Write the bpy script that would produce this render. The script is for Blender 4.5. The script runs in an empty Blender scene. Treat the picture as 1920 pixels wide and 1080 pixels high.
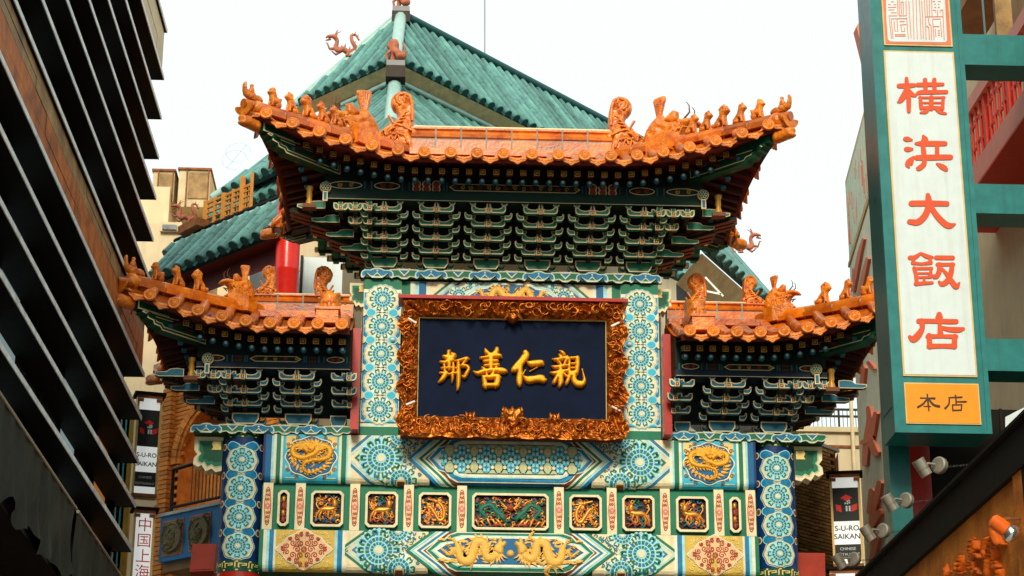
import bpy, math, random
import numpy as np
from mathutils import Vector, Matrix, noise
from mathutils.geometry import delaunay_2d_cdt
random.seed(7)
pi = math.pi
rad = math.radians
sc = bpy.context.scene
col = sc.collection

# ---------------------------------------------------------------- camera
F = 3870.0                       # focal length in pixels of the 1920 wide photograph
PITCH = math.atan(1360 / F)
YAW = rad(2.559)
ROLL = 0.00477
CAM = Vector((-1.320, -30.0, 1.6))
_cy, _sy, _cp, _sp = math.cos(YAW), math.sin(YAW), math.cos(PITCH), math.sin(PITCH)
FW = Vector((_sy * _cp, _cy * _cp, _sp))
_r = Vector((_cy, -_sy, 0))
_u = Vector((-_sy * _sp, -_cy * _sp, _cp))
RT = _r * math.cos(ROLL) + _u * math.sin(ROLL)
UP = _u * math.cos(ROLL) - _r * math.sin(ROLL)
cd = bpy.data.cameras.new("camera")
cam = bpy.data.objects.new("camera", cd)
col.objects.link(cam)
cd.sensor_width = 36.0
cd.lens = F / 1920 * 36
cd.clip_end = 3000
cam.matrix_world = Matrix(((RT.x, UP.x, -FW.x, CAM.x), (RT.y, UP.y, -FW.y, CAM.y), (RT.z, UP.z, -FW.z, CAM.z), (0, 0, 0, 1)))
sc.camera = cam

# ---------------------------------------------------------------- sky, sun, exposure
SUN_EL, SUN_AZ = rad(31), rad(186)      # azimuth from +Y clockwise: behind the camera, a little to its left
w = bpy.data.worlds.new("World")
sc.world = w
w.use_nodes = True
nt = w.node_tree
nt.nodes.clear()
sky = nt.nodes.new("ShaderNodeTexSky")
sky.sky_type = 'NISHITA'
sky.sun_disc = False
sky.sun_elevation = SUN_EL
sky.sun_rotation = SUN_AZ
mixn = nt.nodes.new("ShaderNodeMix")
mixn.data_type = 'RGBA'
mixn.inputs[0].default_value = 0.93      # bright even overcast in front of the blue
mixn.inputs[7].default_value = (6.5, 7.4, 7.2, 1)
bg = nt.nodes.new("ShaderNodeBackground")
bg.inputs[1].default_value = 0.1
wo = nt.nodes.new("ShaderNodeOutputWorld")
nt.links.new(sky.outputs[0], mixn.inputs[6])
nt.links.new(mixn.outputs[2], bg.inputs[0])
nt.links.new(bg.outputs[0], wo.inputs[0])
ld = bpy.data.lights.new("sun", 'SUN')
ld.energy = 2.3
ld.angle = rad(16)
ld.color = (1.0, 0.90, 0.71)
sun = bpy.data.objects.new("sun", ld)
col.objects.link(sun)
sd = Vector((math.sin(SUN_AZ) * math.cos(SUN_EL), math.cos(SUN_AZ) * math.cos(SUN_EL), math.sin(SUN_EL)))
sun.rotation_euler = sd.to_track_quat('Z', 'Y').to_euler()
sc.view_settings.view_transform = 'Standard'
sc.view_settings.look = 'None'
sc.view_settings.exposure = 0.68
sc.view_settings.gamma = 1.0
sc.view_settings.use_curve_mapping = False

# ---------------------------------------------------------------- measuring: a photograph pixel to a point on a plane
def ray(px, py):
    return FW + RT * ((px - 960) / F) + UP * ((540 - py) / F)
def at(px, py, Y):
    d = ray(px, py)
    return CAM + d * ((Y - CAM.y) / d.y)
def atX(px, py, X):
    d = ray(px, py)
    return CAM + d * ((X - CAM.x) / d.x)
def atZ(px, py, Z):
    d = ray(px, py)
    return CAM + d * ((Z - CAM.z) / d.z)
def zc(py, Y):
    return at(957, py, Y).z

# ---------------------------------------------------------------- materials
MATS = {}
def mat(name, c, rough=0.6, metal=0.0, var=0.15, scale=6.0, bump=0.0, bscale=40.0, coat=0.0, tint=None, streak=0.0, emit=0.0, spec=0.22, rnd=0.0):
    m = bpy.data.materials.new(name)
    m.use_nodes = True
    t = m.node_tree
    N, L = t.nodes, t.links
    p = N["Principled BSDF"]
    p.inputs["Roughness"].default_value = rough
    p.inputs["Metallic"].default_value = metal
    p.inputs["Specular IOR Level"].default_value = spec
    if coat:
        p.inputs["Coat Weight"].default_value = coat
        p.inputs["Coat Roughness"].default_value = 0.12
    tc = N.new("ShaderNodeTexCoord")
    n1 = N.new("ShaderNodeTexNoise")
    n1.inputs["Scale"].default_value = scale
    n1.inputs["Detail"].default_value = 5
    n1.inputs["Roughness"].default_value = 0.65
    L.new(tc.outputs["Object"], n1.inputs["Vector"])
    r = N.new("ShaderNodeValToRGB")
    r.color_ramp.elements[0].position = 0.3
    r.color_ramp.elements[1].position = 0.7
    lo = tint if tint else tuple(x * (1 - var) for x in c)
    hi = tuple(min(1, x * (1 + var)) for x in c)
    r.color_ramp.elements[0].color = (*lo, 1)
    r.color_ramp.elements[1].color = (*hi, 1)
    L.new(n1.outputs["Fac"], r.inputs[0])
    out = r.outputs[0]
    if streak:
        mp = N.new("ShaderNodeMapping")
        mp.inputs["Scale"].default_value = (14, 14, 0.8)
        L.new(tc.outputs["Object"], mp.inputs[0])
        n2 = N.new("ShaderNodeTexNoise")
        n2.inputs["Scale"].default_value = 1.0
        n2.inputs["Detail"].default_value = 4
        L.new(mp.outputs[0], n2.inputs["Vector"])
        r2 = N.new("ShaderNodeValToRGB")
        r2.color_ramp.elements[0].position = 0.5
        r2.color_ramp.elements[1].position = 0.8
        r2.color_ramp.elements[0].color = (1, 1, 1, 1)
        k = 1 - streak
        r2.color_ramp.elements[1].color = (k, k * 0.97, k * 0.92, 1)
        L.new(n2.outputs["Fac"], r2.inputs[0])
        mx = N.new("ShaderNodeMix")
        mx.data_type = 'RGBA'
        mx.blend_type = 'MULTIPLY'
        mx.inputs[0].default_value = 1
        L.new(out, mx.inputs[6])
        L.new(r2.outputs[0], mx.inputs[7])
        out = mx.outputs[2]
    if rnd:
        oi = N.new("ShaderNodeObjectInfo")
        mr = N.new("ShaderNodeMapRange")
        mr.inputs[3].default_value = 1 - rnd
        mr.inputs[4].default_value = 1 + rnd * 0.5
        L.new(oi.outputs["Random"], mr.inputs[0])
        mv = N.new("ShaderNodeVectorMath")
        mv.operation = 'SCALE'
        L.new(out, mv.inputs[0])
        L.new(mr.outputs[0], mv.inputs["Scale"])
        out = mv.outputs[0]
    L.new(out, p.inputs["Base Color"])
    rr = N.new("ShaderNodeMapRange")
    rr.inputs[3].default_value = max(0.04, rough - 0.1)
    rr.inputs[4].default_value = min(1, rough + 0.12)
    L.new(n1.outputs["Fac"], rr.inputs[0])
    L.new(rr.outputs[0], p.inputs["Roughness"])
    if bump:
        nb = N.new("ShaderNodeTexNoise")
        nb.inputs["Scale"].default_value = bscale
        nb.inputs["Detail"].default_value = 4
        L.new(tc.outputs["Object"], nb.inputs["Vector"])
        b = N.new("ShaderNodeBump")
        b.inputs["Strength"].default_value = bump
        b.inputs["Distance"].default_value = 0.02
        L.new(nb.outputs["Fac"], b.inputs["Height"])
        L.new(b.outputs[0], p.inputs["Normal"])
    if emit:
        p.inputs["Emission Color"].default_value = (*c, 1)
        p.inputs["Emission Strength"].default_value = emit
    MATS[name] = m
    return name

# paint colours
mat("cream", (0.78, 0.68, 0.44), 0.55, streak=0.15)
mat("ivory", (0.74, 0.78, 0.60), 0.55, streak=0.18)
mat("edge_cream", (0.78, 0.66, 0.38), 0.55)
mat("green", (0.008, 0.17, 0.09), 0.5, streak=0.2)
mat("dark_green", (0.004, 0.075, 0.035), 0.5)
mat("bracket_green", (0.016, 0.17, 0.10), 0.5)
mat("bracket_blue", (0.014, 0.13, 0.21), 0.5)
mat("bracket_shade", (0.012, 0.026, 0.020), 0.7)  # dark green with the shade of bracket sides and undersides put into the colour
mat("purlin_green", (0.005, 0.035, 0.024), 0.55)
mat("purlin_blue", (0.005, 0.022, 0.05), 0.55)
mat("blue", (0.006, 0.12, 0.29), 0.5)
mat("mid_blue", (0.010, 0.19, 0.39), 0.5, var=0.3, scale=9, streak=0.2)
mat("navy", (0.006, 0.03, 0.13), 0.5)
mat("sky_blue", (0.04, 0.44, 0.62), 0.5)
mat("pale_blue", (0.36, 0.70, 0.74), 0.55, var=0.2, scale=9, streak=0.2)
mat("pale_green", (0.42, 0.52, 0.33), 0.55)
mat("brown", (0.16, 0.055, 0.028), 0.6)
mat("dark_line", (0.05, 0.035, 0.018), 0.7)
mat("gold_paint", (0.80, 0.40, 0.045), 0.42, metal=0.35, bump=0.6, bscale=70)
mat("yellow_gold", (0.62, 0.42, 0.07), 0.5)
mat("dragon_gold", (0.76, 0.44, 0.09), 0.48, metal=0.15, bump=0.5, bscale=60)
mat("pale_gold", (0.78, 0.58, 0.20), 0.5, bump=0.4, bscale=60)
mat("scroll_red", (0.33, 0.03, 0.012), 0.5)
mat("peach", (0.82, 0.50, 0.26), 0.55)
mat("pink", (0.72, 0.20, 0.17), 0.55)
mat("gate_red", (0.40, 0.018, 0.008), 0.38, coat=0.3, streak=0.2)
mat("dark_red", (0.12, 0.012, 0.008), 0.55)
mat("rafter_red", (0.055, 0.012, 0.008), 0.6)
mat("rafter_gold", (0.55, 0.28, 0.04), 0.45, metal=0.2)
mat("carved_gold", (0.52, 0.16, 0.020), 0.40, metal=0.75, var=0.35, scale=10, tint=(0.17, 0.032, 0.006))
mat("plaque_navy", (0.006, 0.011, 0.030), 0.7, var=0.25, scale=3, spec=0.06)
mat("letter_gold", (0.78, 0.33, 0.012), 0.36, metal=0.35, bump=0.25, bscale=90)
mat("carve_dark", (0.035, 0.016, 0.012), 0.6)
mat("carve_gold", (0.66, 0.27, 0.045), 0.35, metal=0.45, var=0.3, scale=14)
mat("carve_blue", (0.03, 0.12, 0.20), 0.45)
mat("carve_green", (0.02, 0.15, 0.10), 0.45)
mat("carve_red", (0.34, 0.06, 0.04), 0.5)
# glazed tile
mat("glaze", (0.62, 0.162, 0.005), 0.32, var=0.25, scale=4, tint=(0.36, 0.045, 0.002), coat=0.15, bump=0.25, bscale=25, spec=0.35, rnd=0.42)
mat("glaze_carved", (0.71, 0.225, 0.008), 0.30, var=0.25, scale=8, tint=(0.46, 0.070, 0.002), coat=0.15, bump=0.6, bscale=35, spec=0.4, rnd=0.22)
mat("mortar", (0.33, 0.30, 0.25), 0.9, var=0.3, scale=12, bump=0.5)
mat("teal_tile", (0.115, 0.285, 0.25), 0.36, var=0.22, scale=3, coat=0.1, tint=(0.06, 0.16, 0.15), rnd=0.38, streak=0.25)
mat("teal_pan", (0.014, 0.075, 0.072), 0.5, var=0.2, scale=4)
mat("teal_cap", (0.30, 0.47, 0.42), 0.4, var=0.15, coat=0.2)

# ---------------------------------------------------------------- mesh builder
class MB:
    def __init__(s):
        s.v, s.f, s.m, s.s, s.mats = [], [], [], [], []
    def mi(s, name):
        if name not in s.mats:
            s.mats.append(name)
        return s.mats.index(name)
    def add(s, vs, fs, m, smooth=False):
        o = len(s.v)
        s.v.extend([tuple(q) for q in vs])
        k = s.mi(m)
        for f in fs:
            s.f.append([o + i for i in f])
            s.m.append(k)
            s.s.append(smooth)
        return s
    def box(s, x0, x1, y0, y1, z0, z1, m):
        x0, x1 = min(x0, x1), max(x0, x1)
        y0, y1 = min(y0, y1), max(y0, y1)
        z0, z1 = min(z0, z1), max(z0, z1)
        vs = [(x, y, z) for x in (x0, x1) for y in (y0, y1) for z in (z0, z1)]
        return s.add(vs, [(0, 1, 3, 2), (4, 6, 7, 5), (0, 4, 5, 1), (2, 3, 7, 6), (0, 2, 6, 4), (1, 5, 7, 3)], m)
    def hexa(s, p, m):
        # p: 8 points, bottom ring then top ring
        return s.add(p, [(3, 2, 1, 0), (4, 5, 6, 7), (0, 1, 5, 4), (1, 2, 6, 5), (2, 3, 7, 6), (3, 0, 4, 7)], m)
    def beam(s, a, b, w_, h_, m, up=(0, 0, 1)):
        a, b = Vector(a), Vector(b)
        d = (b - a).normalized()
        sd_ = d.cross(Vector(up)).normalized() * (w_ / 2)
        u = sd_.cross(d).normalized() * (h_ / 2)
        return s.hexa([a - sd_ - u, a + sd_ - u, b + sd_ - u, b - sd_ - u, a - sd_ + u, a + sd_ + u, b + sd_ + u, b - sd_ + u], m)
    def tube(s, pts, r, m, n=8, caps=True, smooth=True):
        pts = [Vector(q) for q in pts]
        k = len(pts)
        rs = r if isinstance(r, (list, tuple)) else [r] * k
        vs, fs = [], []
        ref = Vector((0, 0, 1))
        d0 = (pts[1] - pts[0]).normalized()
        if abs(d0.dot(ref)) > 0.9:
            ref = Vector((1, 0, 0))
        for i in range(k):
            d = (pts[min(i + 1, k - 1)] - pts[max(i - 1, 0)]).normalized()
            a = d.cross(ref).normalized()
            b = a.cross(d)
            ref = b
            for j in range(n):
                t = 2 * pi * j / n
                vs.append(pts[i] + (a * math.cos(t) + b * math.sin(t)) * rs[i])
        for i in range(k - 1):
            for j in range(n):
                fs.append((i * n + j, i * n + (j + 1) % n, (i + 1) * n + (j + 1) % n, (i + 1) * n + j))
        s.add(vs, fs, m, smooth)
        if caps:
            s.add(vs[:n], [tuple(range(n))], m)
            s.add(vs[-n:], [tuple(range(n - 1, -1, -1))], m)
        return s
    def lathe(s, o, ax, prof, m, n=16, smooth=True):
        o, ax = Vector(o), Vector(ax).normalized()
        ref = Vector((1, 0, 0)) if abs(ax.x) < 0.8 else Vector((0, 0, 1))
        a = ax.cross(ref).normalized()
        b = ax.cross(a)
        vs, fs = [], []
        for r, h in prof:
            for j in range(n):
                t = 2 * pi * j / n
                vs.append(o + ax * h + (a * math.cos(t) + b * math.sin(t)) * r)
        for i in range(len(prof) - 1):
            for j in range(n):
                fs.append((i * n + j, i * n + (j + 1) % n, (i + 1) * n + (j + 1) % n, (i + 1) * n + j))
        s.add(vs, fs, m, smooth)
        s.add(vs[:n], [tuple(range(n - 1, -1, -1))], m)
        s.add(vs[-n:], [tuple(range(n))], m)
        return s
    def prism(s, poly, fr, d0, d1, m, ms=None):
        n = len(poly)
        A = [fr(u, v, d0) for u, v in poly]
        B = [fr(u, v, d1) for u, v in poly]
        s.add(B, [tuple(range(n))], m)
        s.add(A, [tuple(range(n - 1, -1, -1))], ms or m)
        s.add(A + B, [(i, (i + 1) % n, n + (i + 1) % n, n + i) for i in range(n)], ms or m)
        return s
    def flat(s, poly, fr, d, m):
        return s.add([fr(u, v, d) for u, v in poly], [tuple(range(len(poly)))], m)
    def mesh(s, name):
        me = bpy.data.meshes.new(name)
        me.from_pydata(s.v, [], s.f)
        for k in s.mats:
            me.materials.append(MATS[k])
        me.polygons.foreach_set("material_index", s.m)
        me.polygons.foreach_set("use_smooth", s.s)
        me.update()
        return me
    def build(s, name, parent=None, **kw):
        return obj(name, s.mesh(name), parent, **kw)

def obj(name, me, parent=None, label=None, cat=None, group=None, kind=None):
    o = bpy.data.objects.new(name, me)
    col.objects.link(o)
    if parent:
        o.parent = parent
    if label: o["label"] = label
    if cat: o["category"] = cat
    if group: o["group"] = group
    if kind: o["kind"] = kind
    return o
def thing(name, label, cat, loc=(0, 0, 0), group=None):
    o = obj(name, None, None, label, cat, group)
    o.location = loc
    o.empty_display_size = 0.2
    return o
def inst(name, me, parent, M):
    o = obj(name, me, parent)
    o.matrix_basis = M
    return o
def T(x, y, z, rz=0, sx=1, sy=1, sz=1):
    return Matrix.Translation((x, y, z)) @ Matrix.Rotation(rz, 4, 'Z') @ Matrix.Diagonal((sx, sy, sz, 1))

# ---------------------------------------------------------------- flat drawing in a frame (u, v, d)
def FRY(Y0):                       # front plane facing the camera side of the street
    return lambda u, v, d: (u, Y0 - d, v)
def FRV(o, U, V):                  # any plane: origin and two unit axes
    o, U, V = Vector(o), Vector(U).normalized(), Vector(V).normalized()
    Nn = U.cross(V)
    return lambda u, v, d: o + U * u + V * v + Nn * d
def FRC(cx, cy, r):                # round a column; u is arc length from the street side
    return lambda u, v, d: (cx + (r + d) * math.sin(u / r), cy - (r + d) * math.cos(u / r), v)
def inside(P, poly):
    x, y = P[:, 0], P[:, 1]
    q = np.asarray(poly, float)
    r = np.zeros(len(P), bool)
    x1, y1 = q[:, 0], q[:, 1]
    x2, y2 = np.roll(x1, -1), np.roll(y1, -1)
    for a, b, c, d in zip(x1, y1, x2, y2):
        if b == d:
            continue
        k = (b > y) != (d > y)
        r ^= k & (x < (c - a) * (y - b) / (d - b) + a)
    return r
def dens_poly(poly, step):
    out = []
    n = len(poly)
    for i in range(n):
        a, b = poly[i], poly[(i + 1) % n]
        L_ = math.hypot(b[0] - a[0], b[1] - a[1])
        k = max(1, int(math.ceil(L_ / step)))
        for j in range(k):
            t = j / k
            out.append((a[0] + (b[0] - a[0]) * t, a[1] + (b[1] - a[1]) * t))
    return out
def tri2d(polys, holes=(), grid=None):
    V, E = [], []
    for p in list(polys) + list(holes):
        o = len(V)
        n = len(p)
        V += [Vector(q) for q in p]
        E += [(o + i, o + (i + 1) % n) for i in range(n)]
    if grid:
        A = np.array([q for p in polys for q in p])
        x0, y0 = A.min(0)
        x1, y1 = A.max(0)
        gx, gy = np.meshgrid(np.arange(x0 + grid / 2, x1, grid), np.arange(y0 + grid / 2, y1, grid))
        G = np.stack([gx.ravel(), gy.ravel()], 1)
        G[:, 0] += (np.floor((G[:, 1] - y0) / grid) % 2) * grid * 0.5
        k = np.zeros(len(G), bool)
        for p in polys:
            k |= inside(G, p)
        for h in holes:
            k &= ~inside(G, h)
        V += [Vector(q) for q in G[k]]
    r = delaunay_2d_cdt(V, E, [], 0, 1e-6, False)
    vv = np.array([(q.x, q.y) for q in r[0]])
    ff = np.array([f for f in r[2] if len(f) == 3])
    c = vv[ff].mean(1)
    k = np.zeros(len(ff), bool)
    for p in polys:
        k |= inside(c, p)
    for h in holes:
        k &= ~inside(c, h)
    return vv, ff[k]
def paint(mb, fr, poly, m, d, step=None):
    if step:
        vv, ff = tri2d([dens_poly(poly, step)], (), step)
        mb.add([fr(u, v, d) for u, v in vv], ff.tolist(), m)
    else:
        mb.flat(poly, fr, d, m)
def relief(mb, fr, polys, m, h, wd, holes=(), grid=0.02, d0=0.0, two=False, nz=0.0, nsc=8.0, skirt=0.0):
    """pillow shaped relief of the union of outlines; two = the same swelling on the back"""
    vv, ff = tri2d([dens_poly(p, grid * 1.3) for p in polys], [dens_poly(p, grid * 1.3) for p in holes], grid)
    cnt = {}
    for a, b, c in ff.tolist():
        for e in ((a, b), (b, c), (c, a)):
            k = (min(e), max(e))
            cnt.setdefault(k, []).append(e)
    be = [v[0] for v in cnt.values() if len(v) == 1]
    A = vv[[e[0] for e in be]]
    B = vv[[e[1] for e in be]]
    D = np.full(len(vv), 1e9)
    AB = B - A
    LL = np.maximum((AB ** 2).sum(1), 1e-12)
    for i in range(0, len(vv), 400):
        P = vv[i:i + 400]
        t = np.clip(((P[:, None] - A[None]) * AB[None]).sum(2) / LL[None], 0, 1)
        q = A[None] + AB[None] * t[:, :, None]
        D[i:i + 400] = np.sqrt(((P[:, None] - q) ** 2).sum(2)).min(1)
    t = np.clip(D / wd, 0, 1)
    H = h * np.sqrt(np.maximum(0, 1 - (1 - t) ** 2))
    if nz:
        N_ = np.array([noise.noise(Vector((x * nsc, y * nsc, 3.7))) for x, y in vv])
        H += nz * np.minimum(t * 2, 1) * (1 - np.abs(N_) * 3)
    front = [fr(u, v, d0 + hh) for (u, v), hh in zip(vv, H)]
    mb.add(front, ff.tolist(), m, True)
    if two:
        mb.add([fr(u, v, d0 - hh) for (u, v), hh in zip(vv, H)], ff[:, ::-1].tolist(), m, True)
    elif skirt:
        vs, fs = [], []
        for a, b in be:
            o = len(vs)
            vs += [fr(*vv[a], d0), fr(*vv[b], d0), fr(*vv[b], d0 - skirt), fr(*vv[a], d0 - skirt)]
            fs.append((o + 3, o + 2, o + 1, o))
        mb.add(vs, fs, m)
def smoothline(p, k=4):
    """Catmull-Rom through tuples of any length"""
    if len(p) < 3 or k < 2:
        return [tuple(q) for q in p]
    P = [np.array(q, float) for q in p]
    P = [2 * P[0] - P[1]] + P + [2 * P[-1] - P[-2]]
    out = []
    for i in range(1, len(P) - 2):
        for j in range(k):
            t = j / k
            a, b, c, d = P[i - 1], P[i], P[i + 1], P[i + 2]
            out.append(tuple(0.5 * ((2 * b) + (c - a) * t + (2 * a - 5 * b + 4 * c - d) * t * t + (3 * b - a - 3 * c + d) * t ** 3)))
    out.append(tuple(P[-2]))
    return out
def closed(p, k=3):
    P = [np.array(q, float) for q in p]
    n = len(P)
    out = []
    for i in range(n):
        a, b, c, d = P[i - 1], P[i], P[(i + 1) % n], P[(i + 2) % n]
        for j in range(k):
            t = j / k
            out.append(tuple(0.5 * ((2 * b) + (c - a) * t + (2 * a - 5 * b + 4 * c - d) * t * t + (3 * b - a - 3 * c + d) * t ** 3)))
    return out
def stroke(pts, wd, k=4, cap=3):
    """outline of a brush stroke; pts (x, y) or (x, y, width)"""
    q = [(p[0], p[1], p[2] if len(p) > 2 else wd) for p in pts]
    q = smoothline(q, k)
    P = np.array([(a, b) for a, b, c in q])
    W_ = np.array([c / 2 for a, b, c in q])
    d = np.gradient(P, axis=0)
    d /= np.maximum(np.linalg.norm(d, axis=1, keepdims=True), 1e-9)
    n_ = np.stack([-d[:, 1], d[:, 0]], 1)
    Lft, Rgt = P + n_ * W_[:, None], P - n_ * W_[:, None]
    out = [tuple(x) for x in Lft]
    if cap:
        a0 = math.atan2(n_[-1][1], n_[-1][0])
        for i in range(1, cap + 1):
            a = a0 - pi * i / (cap + 1)
            out.append((P[-1][0] + W_[-1] * math.cos(a), P[-1][1] + W_[-1] * math.sin(a)))
    out += [tuple(x) for x in Rgt[::-1]]
    if cap:
        a0 = math.atan2(-n_[0][1], -n_[0][0])
        for i in range(1, cap + 1):
            a = a0 - pi * i / (cap + 1)
            out.append((P[0][0] + W_[0] * math.cos(a), P[0][1] + W_[0] * math.sin(a)))
    return out
def rect(u0, u1, v0, v1):
    return [(u0, v0), (u1, v0), (u1, v1), (u0, v1)]
def ngon(u, v, r, n=20, a0=0.0, ru=None):
    return [(u + r * math.cos(a0 + 2 * pi * i / n), v + (ru or r) * math.sin(a0 + 2 * pi * i / n)) for i in range(n)]
def text(mb, fr, body, u, v, size, m, d, sx=1.0, extr=0.004, bold=0.0, cx=True):
    cu = bpy.data.curves.new("text", 'FONT')
    cu.body = body
    cu.size = size
    cu.extrude = 0
    cu.offset = bold
    cu.resolution_u = 3
    if cx:
        cu.align_x = 'CENTER'
    ob = bpy.data.objects.new("text", cu)
    col.objects.link(ob)
    dg = bpy.context.evaluated_depsgraph_get()
    me = bpy.data.meshes.new_from_object(ob.evaluated_get(dg))
    mb.add([fr(u + q.co.x * sx, v + q.co.y, d) for q in me.vertices], [tuple(p.vertices) for p in me.polygons], m)
    bpy.data.objects.remove(ob)
    bpy.data.meshes.remove(me)
    bpy.data.curves.remove(cu)
# ================================================================ ground
g = MB()
g.add([(-900, -600, 0), (900, -600, 0), (900, 1500, 0), (-900, 1500, 0)], [(0, 1, 2, 3)], mat("asphalt", (0.06, 0.058, 0.055), 0.85, var=0.25, scale=2, bump=0.3))
g.build("ground", kind="structure")
g = MB()
g.box(-4.2, 4.4, -60, 60, 0.004, 0.02, mat("paving_stone", (0.34, 0.30, 0.25), 0.8, var=0.2, scale=1.5))
g.build("road", kind="structure")

# ================================================================ the gate
gate = thing("ceremonial_gate", "tall painted gate with orange glazed roofs and green and blue beams across the street", "gate")

# ---------------------------------------------------------------- painted motifs
def wedge(u, v, r0, r1, a0, a1, n=3):
    o = [(u + r1 * math.cos(a0 + (a1 - a0) * i / n), v + r1 * math.sin(a0 + (a1 - a0) * i / n)) for i in range(n + 1)]
    return o + [(u + r0 * math.cos(a1 + (a0 - a1) * i / n), v + r0 * math.sin(a1 + (a0 - a1) * i / n)) for i in range(n + 1)]
def clipv(poly, lo, hi):
    """clip a polygon to lo <= v <= hi"""
    for lim, sg in ((lo, 1), (hi, -1)):
        out = []
        n = len(poly)
        for i in range(n):
            a, b = poly[i], poly[(i + 1) % n]
            ia, ib = (a[1] - lim) * sg >= 0, (b[1] - lim) * sg >= 0
            if ia:
                out.append(a)
            if ia != ib:
                t = (lim - a[1]) / (b[1] - a[1])
                out.append((a[0] + (b[0] - a[0]) * t, lim))
        poly = out
        if len(poly) < 3:
            return None
    return poly
def clipu(poly, lo, hi):
    q = clipv([(b, a) for a, b in poly], lo, hi)
    return [(b, a) for a, b in q][::-1] if q else None
def rosette(mb, fr, u, v, r, d, lo=-1e9, hi=1e9, base=True, n1=12, n2=16, n3=20, step=None, ca="green", cb="mid_blue", line="pale_blue"):
    def P(poly, m, dd):
        q = clipv(poly, lo, hi)
        if q:
            paint(mb, fr, q, m, dd, step)
    if base:
        P([(u + r * (1 + 0.035 * math.cos(n3 * a)) * math.cos(a), v + r * (1 + 0.035 * math.cos(n3 * a)) * math.sin(a)) for a in [2 * pi * i / (n3 * 4) for i in range(n3 * 4)]], line, d)
    P(ngon(u, v, r * 0.68, 28), "pale_blue", d + 0.003)
    P(ngon(u, v, r * 0.17, 12), "cream", d + 0.009)
    g_ = 0.22
    for i in range(n1):
        a = 2 * pi * i / n1
        w_ = 2 * pi / n1 * (1 - g_) / 2
        P(wedge(u, v, r * 0.24, r * 0.37, a - w_, a + w_, 2), ca if i % 2 else cb, d + 0.006)
    for i in range(n2):
        a = 2 * pi * (i + 0.5) / n2
        w_ = 2 * pi / n2 * (1 - g_) / 2
        P(wedge(u, v, r * 0.43, r * 0.60, a - w_, a + w_, 2), cb if i % 2 else ca, d + 0.006)
    for i in range(n3):
        a = 2 * pi * (i + 0.5) / n3
        def pl(rr, da):
            return (u + r * rr * math.cos(a + da), v + r * rr * math.sin(a + da))
        k = 2 * pi / n3
        s_ = 1 if i % 2 else -1
        P(stroke([pl(0.70, 0), pl(0.84, 0), pl(0.92, 0.22 * k * s_), pl(0.86, 0.42 * k * s_)], r * 0.085, 3, 2), ca if i % 4 < 3 else cb, d + 0.006)
def key_band(mb, fr, u0, u1, v0, v1, d, m, n):
    h = (v1 - v0)
    t = h * 0.15
    mb.flat(rect(u0, u1, v1 - t, v1), fr, d, m)
    mb.flat(rect(u0, u1, v0, v0 + t), fr, d, m)
    wu = (u1 - u0) / n
    for i in range(n):
        x = u0 + i * wu
        S = [(0.08, 0.30, 0.92, 0.40), (0.08, 0.30, 0.18, 0.78), (0.08, 0.68, 0.72, 0.78), (0.62, 0.50, 0.72, 0.68), (0.34, 0.48, 0.62, 0.58), (0.82, 0.40, 0.92, 0.86)]
        for k, (a, b, c, e) in enumerate(S):
            mb.flat(rect(x + a * wu, x + c * wu, v0 + b * h, v0 + e * h), fr, d + 0.0006 * k, m)

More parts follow.
